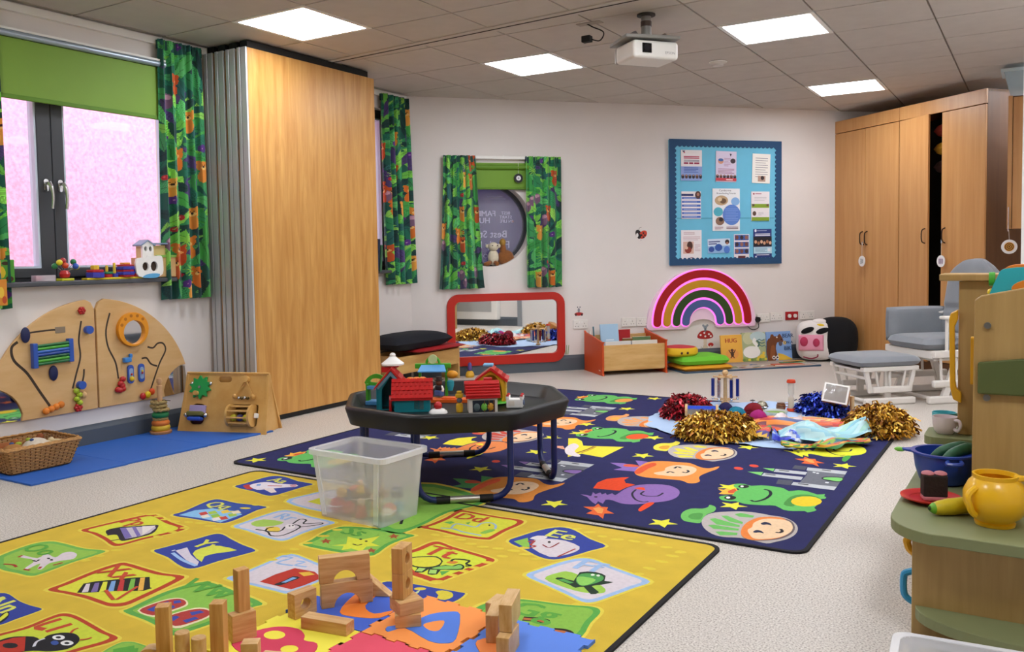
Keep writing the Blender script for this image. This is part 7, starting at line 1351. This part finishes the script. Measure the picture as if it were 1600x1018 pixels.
G().lathe([(.021, .018), (.021, .08), (.013, .1), (.021, .12), (.021, .19)], 18).build('tube', mat('#e8e4d8', .1, alpha=.4), t, smooth=True); G().lathe([(.018, .02), (.018, .07), (.004, .085)], 14).build('sand', mat('#d8c49a', .8), t, smooth=True)
t = thing('mirror_cube', 'wooden stand holding a tilted cube with a mirrored face', 'sensory toy', (-1.12, 5.885, RZ+.010), math.radians(8))
M = Matrix.Translation((-.005, -.02, .125)) @ Matrix.Rotation(-.45, 4, 'X') @ Matrix.Rotation(.15, 4, 'Y')
cb = G().box(-.075, -.075, -.06, .075, .075, .06).xf(M).build('cube', wood('#b5742c', '#c98a40', (3, 3, 3)), t, bevel=.005); G().box(-.078, -.079, -.064, .078, -.072, .064).xf(M).build('white_frame', WHITE, cb, bevel=.004); G().box(-.066, -.0805, -.052, .066, -.079, .052).xf(M).build('mirror_face', mat('#e8eaee', .12, metal=.85, bump=.6, bs=25), cb)
for x in (-.085, .09): g = G().cyl((x, .0, 0), (x, .0, .13), .014); g.build('leg', WD2, t, smooth=True)
t = thing('mirror_spool', 'wooden spool with mirrored panels lying behind the gold pom-pom', 'sensory toy', (-1.83, 5.30, RZ+.066), math.radians(18))
for x in (-.095, .095): G().prism(circ(0, 0, .055, n=20), x-.008, x+.008, plane='yz').build('end_disc', WD2, t, bevel=.003)
for k in range(6): a = PI/3*k+.35; g = G().box(-.087, -.024, .036, .087, .024, .039).xf(Matrix.Rotation(a, 4, 'X')); g.build('panel', mat('#dfe4ea', .06, metal=1.) if k % 2 else mat('#2a4ac0', .2), t)
for k, (x, y, r, c, nm) in enumerate(((-1.735, 5.49, .05, '#1f1a4a', 'navy'), (-1.785, 5.42, .042, '#3a9ab0', 'pale teal'), (-1.60, 5.28, .058, '#1c7a94', 'teal'), (-1.535, 5.42, .062, '#7a0f1c', 'dark red'), (-1.46, 5.26, .055, '#a02070', 'magenta'))):
    o = thing('yarn_ball', '%s felt ball on the play cloth' % nm, 'ball', (x, y, RZ+.010+r), k, 'felt balls on the play cloth'); G().ball((0, 0, 0), r, 18, 12).build('ball', mat(c, .95, bump=.8, bs=90), o, smooth=True)
    for q in range(3): g = G().tube([(r*1.005*math.cos(2*PI*i/24), r*1.005*math.sin(2*PI*i/24), 0) for i in range(24)], .0022, 5, True).xf(Matrix.Rotation(q*1.1+.4, 4, 'X') @ Matrix.Rotation(q*.9, 4, 'Y')); g.build('thread', mat(c, .95), o, smooth=True)
t = thing('perfume_bottle', 'tiny glass bottle with a dark stopper on the play cloth', 'bottle', (-1.665, 5.86, RZ+.010)); G().lathe([(.018, 0), (.018, .035), (.006, .042), (.006, .055)], 14).build('glass', mat('#d8dce0', .1, alpha=.5), t, smooth=True); G().lathe([(.016, .06), (.018, .064), (.001, .07)], 12).build('stopper', mat('#3a3a3e', .4), t, smooth=True)
t = thing('metal_ball', 'grey crumpled metal ball on the play cloth', 'ball', (-1.585, 5.80, RZ+.048)); G().ball((0, 0, 0), .038, 14, 10).build('ball', mat('#9a9482', .35, metal=.8, bump=1., bs=40), t, smooth=True); G().tube([(.04*math.cos(2*PI*i/20), .04*math.sin(2*PI*i/20), 0) for i in range(20)], .003, 5, True).build('band', CHROME, t)
t = thing('green_tray', 'shallow clear dish with green filling on the play cloth', 'dish', (-1.475, 5.72, RZ+.010)); G().lathe([(.07, 0), (.08, .03), (.076, .03), (.066, .004), (.001, .004)], 22).build('dish', mat('#e8ece8', .1, alpha=.5), t, smooth=True); G().lathe([(.066, .006), (.07, .018), (.001, .02)], 20).build('filling', mat('#7a9a4a', .8), t, smooth=True)
t = thing('copper_pot', 'little copper pot behind the sand timer', 'pot', (-1.49, 5.92, RZ+.010)); G().lathe([(.025, 0), (.032, .015), (.03, .04), (.024, .045), (.028, .05)], 18).build('pot', mat('#9a6a4a', .3, metal=.7), t, smooth=True); g = G().tube([(.03, 0, .03), (.05, 0, .028), (.05, 0, .045), (.03, 0, .045)], .003, 5, sm=3); g.build('handle', mat('#9a6a4a', .3, metal=.7), t, smooth=True)

# ------------------------------------------------------------ glider chair and footstool
CHW = mat('#e4dfd8', .4, name='white painted wood'); GRY = mat('#82868c', .9, var=.05, vs=10, bump=.25, bs=180, sheen=.3, name='grey cushion fabric'); FA = math.radians(223)
t = thing('glider_chair', 'grey cushioned white glider armchair in front of the wardrobes', 'armchair', (-.62, 7.10, 0), FA)
for y in (-.26, .26):
    G().box(-.29, y-.022, .0, .31, y+.022, .055).build('base_runner', CHW, t, bevel=.012); G().box(-.25, y-.02, .115, .27, y+.02, .165).build('glide_rail', CHW, t, bevel=.012)
    g = G().bar((.18, y, .04), (.06, y*.92, .31), .05, .03, (0, 1, 0)); g.build('sloping_leg', CHW, t, bevel=.004); G().bar((-.2, y, .04), (-.1, y*.92, .31), .05, .03, (0, 1, 0)).build('sloping_leg', CHW, t, bevel=.004)
    for x in (-.16, -.04, .08, .20): g = G().cyl((x, y, .16), (x+.01, y, .33), .010, n=10); g.build('spindle', CHW, t, smooth=True)
    G().box(-.27, y-.022, .325, .27, y+.022, .375).build('seat_rail', CHW, t, bevel=.006)
    for x in (-.2, .16): g = G().cyl((x, y, .37), (x, y, .60), .012, n=10); g.build('arm_post', CHW, t, smooth=True)
    G().box(-.30, y-.035, .595, .20 if y > 0 else .10, y+.035, .618).build('arm_rest', CHW, t, bevel=.008)
for x in (-.22, .24): g = G().cyl((x, -.26, .03), (x, .26, .03), .014, n=12); g.build('cross_bar', CHW, t, smooth=True)
G().box(.25, -.25, .315, .275, .25, .37).build('front_rail', CHW, t, bevel=.004); G().box(-.25, -.24, .30, .25, .24, .315).build('seat_board', CHW, t)
pillow(G(), -.27, -.235, .365, .31, .235, .10, 8, 20).build('seat_cushion', GRY, t, smooth=True, weld=True)
pillow(G(), -.24, -.13, -.0, .25, .13, .10, 6, 16).xf(Matrix.Translation((.0, -.222, .525)) @ Matrix.Rotation(PI/2, 4, 'X')).build('arm_cushion', GRY, t, smooth=True, weld=True)
pillow(G(), -.24, -.13, -.0, .25, .13, .09, 6, 16).xf(Matrix.Translation((.0, -.262, .525)) @ Matrix.Rotation(PI/2, 4, 'X')).build('arm_cushion_outer', GRY, t, smooth=True, weld=True)
pillow(G(), -.26, -.10, -.0, .06, .10, .06, 8, 14).xf(Matrix.Translation((-.08, .30, .49)) @ Matrix.Rotation(PI/2, 4, 'X')).build('arm_cushion', GRY, t, smooth=True, weld=True)
def backp(u, v, sg):
    a = 2*u-1; b = max(0, 2*v-1); e = max(0, (1-abs(a)**5)*(1-abs(2*v-1)**7))**.4; wv = .262*(1-.30*b**5); cr = -.014 if .33 < v < .40 else 0
    h = .635*v-.13*abs(a)**3*b**3
    return (-.20-.30*h*.55+sg*(.06*e+cr*e)*.95+ .0, wv*a, .42+h*.94+sg*.02*e)
g = G().grid(lambda u, v: backp(u, v, 1), 22, 30); g.grid(lambda u, v: backp(u, v, -1), 22, 30); g.build('back_cushion', GRY, t, smooth=True, weld=True)
G().box(-.36, -.23, .40, -.33, .23, .50).build('back_frame', CHW, t)
for y in (-.22, .22): G().bar((-.27, y, .37), (-.46, y, .95), .03, .03).build('back_post', CHW, t, bevel=.004)
t = thing('footstool', 'low rocking footstool with a grey cushion in front of the glider chair', 'footstool', (-1.03, 6.72, 0), FA)
for y in (-.19, .19):
    G().box(-.20, y-.02, .0, .20, y+.02, .05).build('base_runner', CHW, t, bevel=.012); G().box(-.15, y-.018, .085, .14, y+.018, .13).build('glide_rail', CHW, t, bevel=.01)
    for x in (-.10, -.0, .09): g = G().cyl((x, y, .125), (x*1.25, y, .245), .009, n=10); g.build('spindle', CHW, t, smooth=True)
    G().bar((.15, y, .09), (.19, y, .25), .03, .02, (0, 1, 0)).build('corner_post', CHW, t); G().bar((-.15, y, .09), (-.19, y, .25), .03, .02, (0, 1, 0)).build('corner_post', CHW, t); G().bar((.0, y*.85, .04), (.0, y*.85, .24), .05, .02, (0, 1, 0)).build('pendulum_post', CHW, t)
    G().box(-.22, y-.02, .24, .22, y+.02, .27).build('top_rail', CHW, t, bevel=.004)
for x in (-.13, .17): g = G().cyl((x, -.19, .028), (x, .19, .028), .012, n=10); g.build('cross_bar', CHW, t, smooth=True)
for x, z in ((.18, .19), (-.18, .19)): g = G().cyl((x, -.19, z), (x, .19, z), .010, n=10); g.build('upper_bar', CHW, t, smooth=True)
G().box(-.20, -.19, .235, .20, .19, .25).build('top_board', CHW, t)
pillow(G(), -.25, -.225, .262, .25, .225, .085, 6, 20).build('cushion', GRY, t, smooth=True, weld=True)

# ------------------------------------------------------------ play kitchen units at the right
KW = wood('#a4834c', '#b8985f', (9, 9, .6), .42, 2.4); KG = mat('#7f855c', .5, name='sage laminate'); KGD = mat('#556032', .5); KY = mat('#e2a91c', .4, coat=.2); KB = mat('#2f9ad0', .4, coat=.2)
t = thing('near_kitchen_unit', 'wooden play kitchen unit with a rounded sage green worktop, nearest the camera', 'play kitchen', (0, 0, 0))
G().box(-.30, 2.64, 0, .30, 3.47, .285).build('base_cabinet', KW, t, bevel=.003)
top = [(.32, 2.55), (-.20, 2.56)]+[(-.22+.145*math.cos(a), 2.72+.165*math.sin(a)) for a in [PI*1.45-PI*.45*k/8 for k in range(9)]]+[(-.365, 2.80), (-.362, 3.49), (.32, 3.49)]
G().prism(top, .286, .318).build('worktop', KG, t, bevel=.006)
G().prism([(.02+.31*math.cos(PI+PI*k/20), 2.64+.155*math.sin(PI+PI*k/20)) for k in range(21)], .055, .085).build('half_round_shelf', KG, t, bevel=.004)
ep = [(-.175, .32), (.30, .32), (.30, .99), (.12, .988), (-.02, .972), (-.12, .951), (-.155, .943), (-.172, .93)]
G().prism(ep, 3.0, 3.022, plane='xz').build('end_panel', KW, t, bevel=.004)
G().prism([(-.16, .645), (.28, .645), (.28, .765), (.1, .765), (-.04, .757), (-.16, .741)], 2.978, 2.9995, plane='xz').build('green_panel', KGD, t, bevel=.005)
for z in (.853, .632): g = G().cyl((-.136, 2.992, z), (-.136, 3.0, z), .010, n=14); g.build('bolt', mat('#8a8a86', .3, metal=.9), t, smooth=True); 
G().box(-.155, 3.022, .318, .30, 3.48, .90).build('upper_cabinet', KW, t, bevel=.003)
G().prism(rrect(3.06, .66, 3.10, .81, .008, 3), -.185, -.156, plane='yz').build('yellow_handle', KY, t, bevel=.004)
def loop(g, x, y, z0, z1, d, r): return g.tube([(x, y, z0), (x-d*.7, y, z0+.012), (x-d, y, z0+.03), (x-d, y, z1-.02), (x-d*.7, y, z1-.008), (x, y, z1)], r, 8, sm=3)
loop(G(), -.30, 2.72, .205, .262, .022, .011).build('yellow_handle', KY, t, smooth=True); loop(G(), -.30, 2.72, .06, .155, .03, .010).build('blue_handle', KB, t, smooth=True)
t = thing('far_kitchen_unit', 'second wooden play kitchen unit behind the near one, with cups on its green shelf', 'play kitchen', (0, 0, 0))
G().box(-.315, 3.575, 0, .0, 3.72, .365).build('base_cabinet', KW, t, bevel=.003); G().prism([(.02, 3.51), (-.325, 3.51)]+[(-.325+.04*math.cos(a), 3.555+.045*math.sin(a)) for a in [PI*1.5-PI*.5*k/5 for k in range(6)]]+[(-.365, 3.70), (-.33, 3.74), (.02, 3.74)], .366, .396).build('worktop', KG, t, bevel=.005)
G().box(-.258, 3.60, .397, .0, 3.62, .968).build('end_panel', KW, t, bevel=.003); G().box(-.253, 3.62, .397, .0, 3.73, .965).build('upper_cabinet', KW, t); G().box(-.32, 3.555, .970, .02, 3.74, .995).build('top_board', KW, t, bevel=.004)
hd = [(x*.905, 1.085-(1.085-z)*.9) for x, z in ((-.285, .84), (-.312, .825), (-.318, .80), (-.312, .52), (-.300, .47), (-.27, .455), (-.27, .50), (-.288, .515), (-.293, .55), (-.297, .77), (-.285, .80))]
G().prism(hd, 3.57, 3.598, plane='xz').build('yellow_handle', KY, t, bevel=.004); G().cyl((-.355, 3.66, .318), (-.312, 3.66, .318), .027, n=20).build('tap_knob', mat('#a8acb0', .4), t, smooth=True)
WZ = .3185
def cup(label, x, y, c, rot, z=WZ): 
    o = thing('toy_cup', label, 'cup', (x, y, z), rot, 'toy cups on the kitchen shelf'); G().lathe([(.026, 0), (.036, .012), (.042, .035), (.043, .065), (.040, .065), (.038, .035), (.03, .012), (.001, .008)], 26).build('cup_body', mat(c, .35, coat=.2), o, smooth=True)
    g = G().tube([(.041, 0, .055), (.062, 0, .055), (.066, 0, .035), (.055, 0, .018), (.040, 0, .022)], .006, 8, sm=4); g.build('handle', mat(c, .35, coat=.2), o, smooth=True); return o
cup('pale pink toy cup on the far kitchen shelf', -.300, 3.60, '#dccfd2', -.6, .3965); cup('turquoise toy cup behind the pale pink cup', -.310, 3.692, '#4fb0bc', .3, .3965)
o = thing('blue_bowl', 'deep blue toy colander bowl with green vegetables beside the end panel', 'bowl', (-.264, 3.16, WZ)); BLB = mat('#1f3f9c', .4, coat=.2)
G().lathe([(.06, 0), (.075, .01), (.088, .05), (.094, .095), (.102, .098), (.102, .104), (.088, .104), (.082, .05), (.068, .014), (.001, .010)], 32).build('bowl_body', BLB, o, smooth=True)
g = G().tube([(.02, -.096, .09), (.02, -.118, .085), (.058, -.105, .085), (.055, -.085, .09)], .007, 8, sm=3); g.build('handle', BLB, o, smooth=True); g = G().prism([(-.09, .03), (-.135, .0), (-.09, -.03)], .094, .103); g.build('spout', BLB, o, bevel=.003); g = G().ball((-.135, 0, .096), (.018, .008, .008), 10, 6); g.build('green_tip', mat('#7ac84a', .5), o, smooth=True)
for k, (x, y, a) in enumerate(((.02, .01, .5), (.045, -.02, .8))): q = thing('green_cucumber', '%s toy green vegetable sticking out of the blue bowl' % ('left', 'right')[k], 'toy food', (-.264+x, 3.16+y, WZ+.075), a); g = G().tube([(-.07, 0, .0), (-.03, 0, .028), (.03, 0, .042), (.075, 0, .04)], [.008, .017, .02, .010], 10, sm=4); g.build('vegetable', mat('#24583a', .5, var=.2, vs=60), q, smooth=True); g = G().ball((.078, 0, .04), .007, 8, 6); g.build('stalk', mat('#6a8a4a', .6), q, smooth=True)
o = thing('red_plate', 'red toy plate at the rounded corner of the worktop', 'plate', (-.278, 2.895, WZ)); G().lathe([(.05, 0), (.06, .004), (.085, .014), (.086, .018), (.08, .018), (.056, .008), (.001, .006)], 36).build('plate', mat('#c8261a', .35, coat=.3), o, smooth=True); G().tube([(.06*math.cos(2*PI*q/30), .06*math.sin(2*PI*q/30), .0095) for q in range(30)], .0012, 5, True).build('rim_line', mat('#a81c14', .4), o, smooth=True)
o = thing('toy_cake', 'dark chocolate toy cake slice with pink edges standing on the red plate', 'toy food', (-.268, 2.885, WZ+.0095), .35); G().box(-.034, -.022, .012, .034, .022, .078).build('sponge', mat('#231815', .8, bump=.5, bs=90), o, bevel=.004); G().box(-.034, -.023, .0, .034, .023, .014).build('pink_base', mat('#b87078', .6), o, bevel=.005)
for x in (-.018, .018): g = G().ball((x, 0, .080), (.019, .022, .008), 12, 6); g.build('pink_icing', mat('#b87078', .6), o, smooth=True)
o = thing('toy_squash', 'yellow toy courgette with a green tip lying beside the jug', 'toy food', (-.19, 2.79, WZ+.022), math.radians(38)); g = G().tube([(-.085, 0, .0), (-.07, 0, 0), (-.03, 0, .002), (.03, 0, .004), (.075, 0, .0)], [.013, .02, .024, .024, .018], 16, sm=4); g.build('flesh', mat('#c9b41e', .4, var=.1, vs=30), o, smooth=True); g = G().tube([(-.094, 0, 0), (-.082, 0, 0)], [.009, .0165], 14); g.build('green_tip', mat('#6aa82c', .5), o, smooth=True); g = G().ball((-.095, 0, 0), (.004, .006, .006), 8, 6); g.build('stalk_mark', mat('#1c3a1c', .6), o)
o = thing('yellow_jug', 'round bright yellow toy jug on the near worktop', 'jug', (-.10, 2.735, WZ)); YJ = mat('#efb914', .35, coat=.3)
G().lathe([(.05, 0), (.052, .008), (.046, .012), (.068, .03), (.081, .062), (.081, .09), (.068, .118), (.056, .13), (.058, .142), (.052, .142), (.05, .13), (.062, .115), (.074, .085), (.06, .035), (.001, .02)], 36).build('jug_body', YJ, o, smooth=True)
g = G().prism([(.045, -.018), (.078, -.0), (.045, .018)], .128, .144); g.build('spout', YJ, o, bevel=.004); g = G().tube([(-.045, -.055, .11), (-.062, -.075, .09), (-.055, -.072, .05), (-.045, -.06, .035)], .009, 8, sm=4); g.build('handle', YJ, o, smooth=True)
o = thing('toy_toaster', 'turquoise and orange toy toaster on top of the near kitchen unit', 'toy toaster', (-.055, 3.13, .90), 0); TQ = mat('#2fb0bc', .3, coat=.3)
pf = smooth_pts([(-.075, .0), (.10, 0), (.10, .10), (.07, .125), (-.03, .125), (-.06, .10)], True, 4); G().prism(pf, -.045, .045, plane='xz').build('body', TQ, o, bevel=.008); G().prism(smooth_pts([(-.035, .118), (.09, .118), (.08, .135), (-.015, .135)], True, 3), -.04, .04, plane='xz').build('orange_top', mat('#e8822a', .4), o, bevel=.004)
G().prism(smooth_pts([(-.015, .055), (.06, .055), (.06, .085), (.02, .09), (-.015, .075)], True, 3), -.056, -.045, plane='xz').build('orange_lever', mat('#e8882a', .4), o, bevel=.004); g = G().cyl((-.085, 0, .09), (-.068, 0, .09), .022); g.build('green_knob', mat('#4aa832', .4), o, smooth=True)
for z, c in ((.05, '#e2c02c'), (.025, '#e2b01c'), (.018, '#c8301c')): g = G().ball((-.078, -.02, z), .011, 10, 7); g.build('button', mat(c, .4), o, smooth=True)
# clear box at the bottom right corner
crate('clear_box', 'clear plastic storage box cut off by the bottom right corner of the picture', (-.045, 2.02, 0), math.radians(4), .38, .24, .43, .29, .195)
# things on the unseen right wall that the low mirror shows
t = thing('heater', 'white panel heater on the far wall, seen only in the low mirror', 'heater', (RX-.002, 3.68, .10), -PI/2)
G().box(-.42, -.12, 0, .42, 0, .62).build('casing', WHITE, t, bevel=.01)
for k in range(2): G().box(-.32, -.122, .12+.22*k, .32, -.118, .30+.22*k).build('grille', mat('#b4b6b4', .5), t)
dr = bpy.data.objects.new('door_1', None); COL.objects.link(dr); struct(dr); dr.location = (RX, 4.87, 0); dr.rotation_euler = (0, 0, -PI/2)
G().box(-.45, -.05, 0, -.38, 0, 2.1).build('door_jamb', mat('#8a8e94', .4), dr); G().box(.38, -.05, 0, .45, 0, 2.1).build('door_jamb', mat('#8a8e94', .4), dr); G().box(-.38, -.03, 0, .38, 0, 2.06).build('door_leaf', mat('#dcdad8', .5), dr); G().box(-.45, -.05, 2.06, .45, 0, 2.12).build('door_head', mat('#8a8e94', .4), dr)
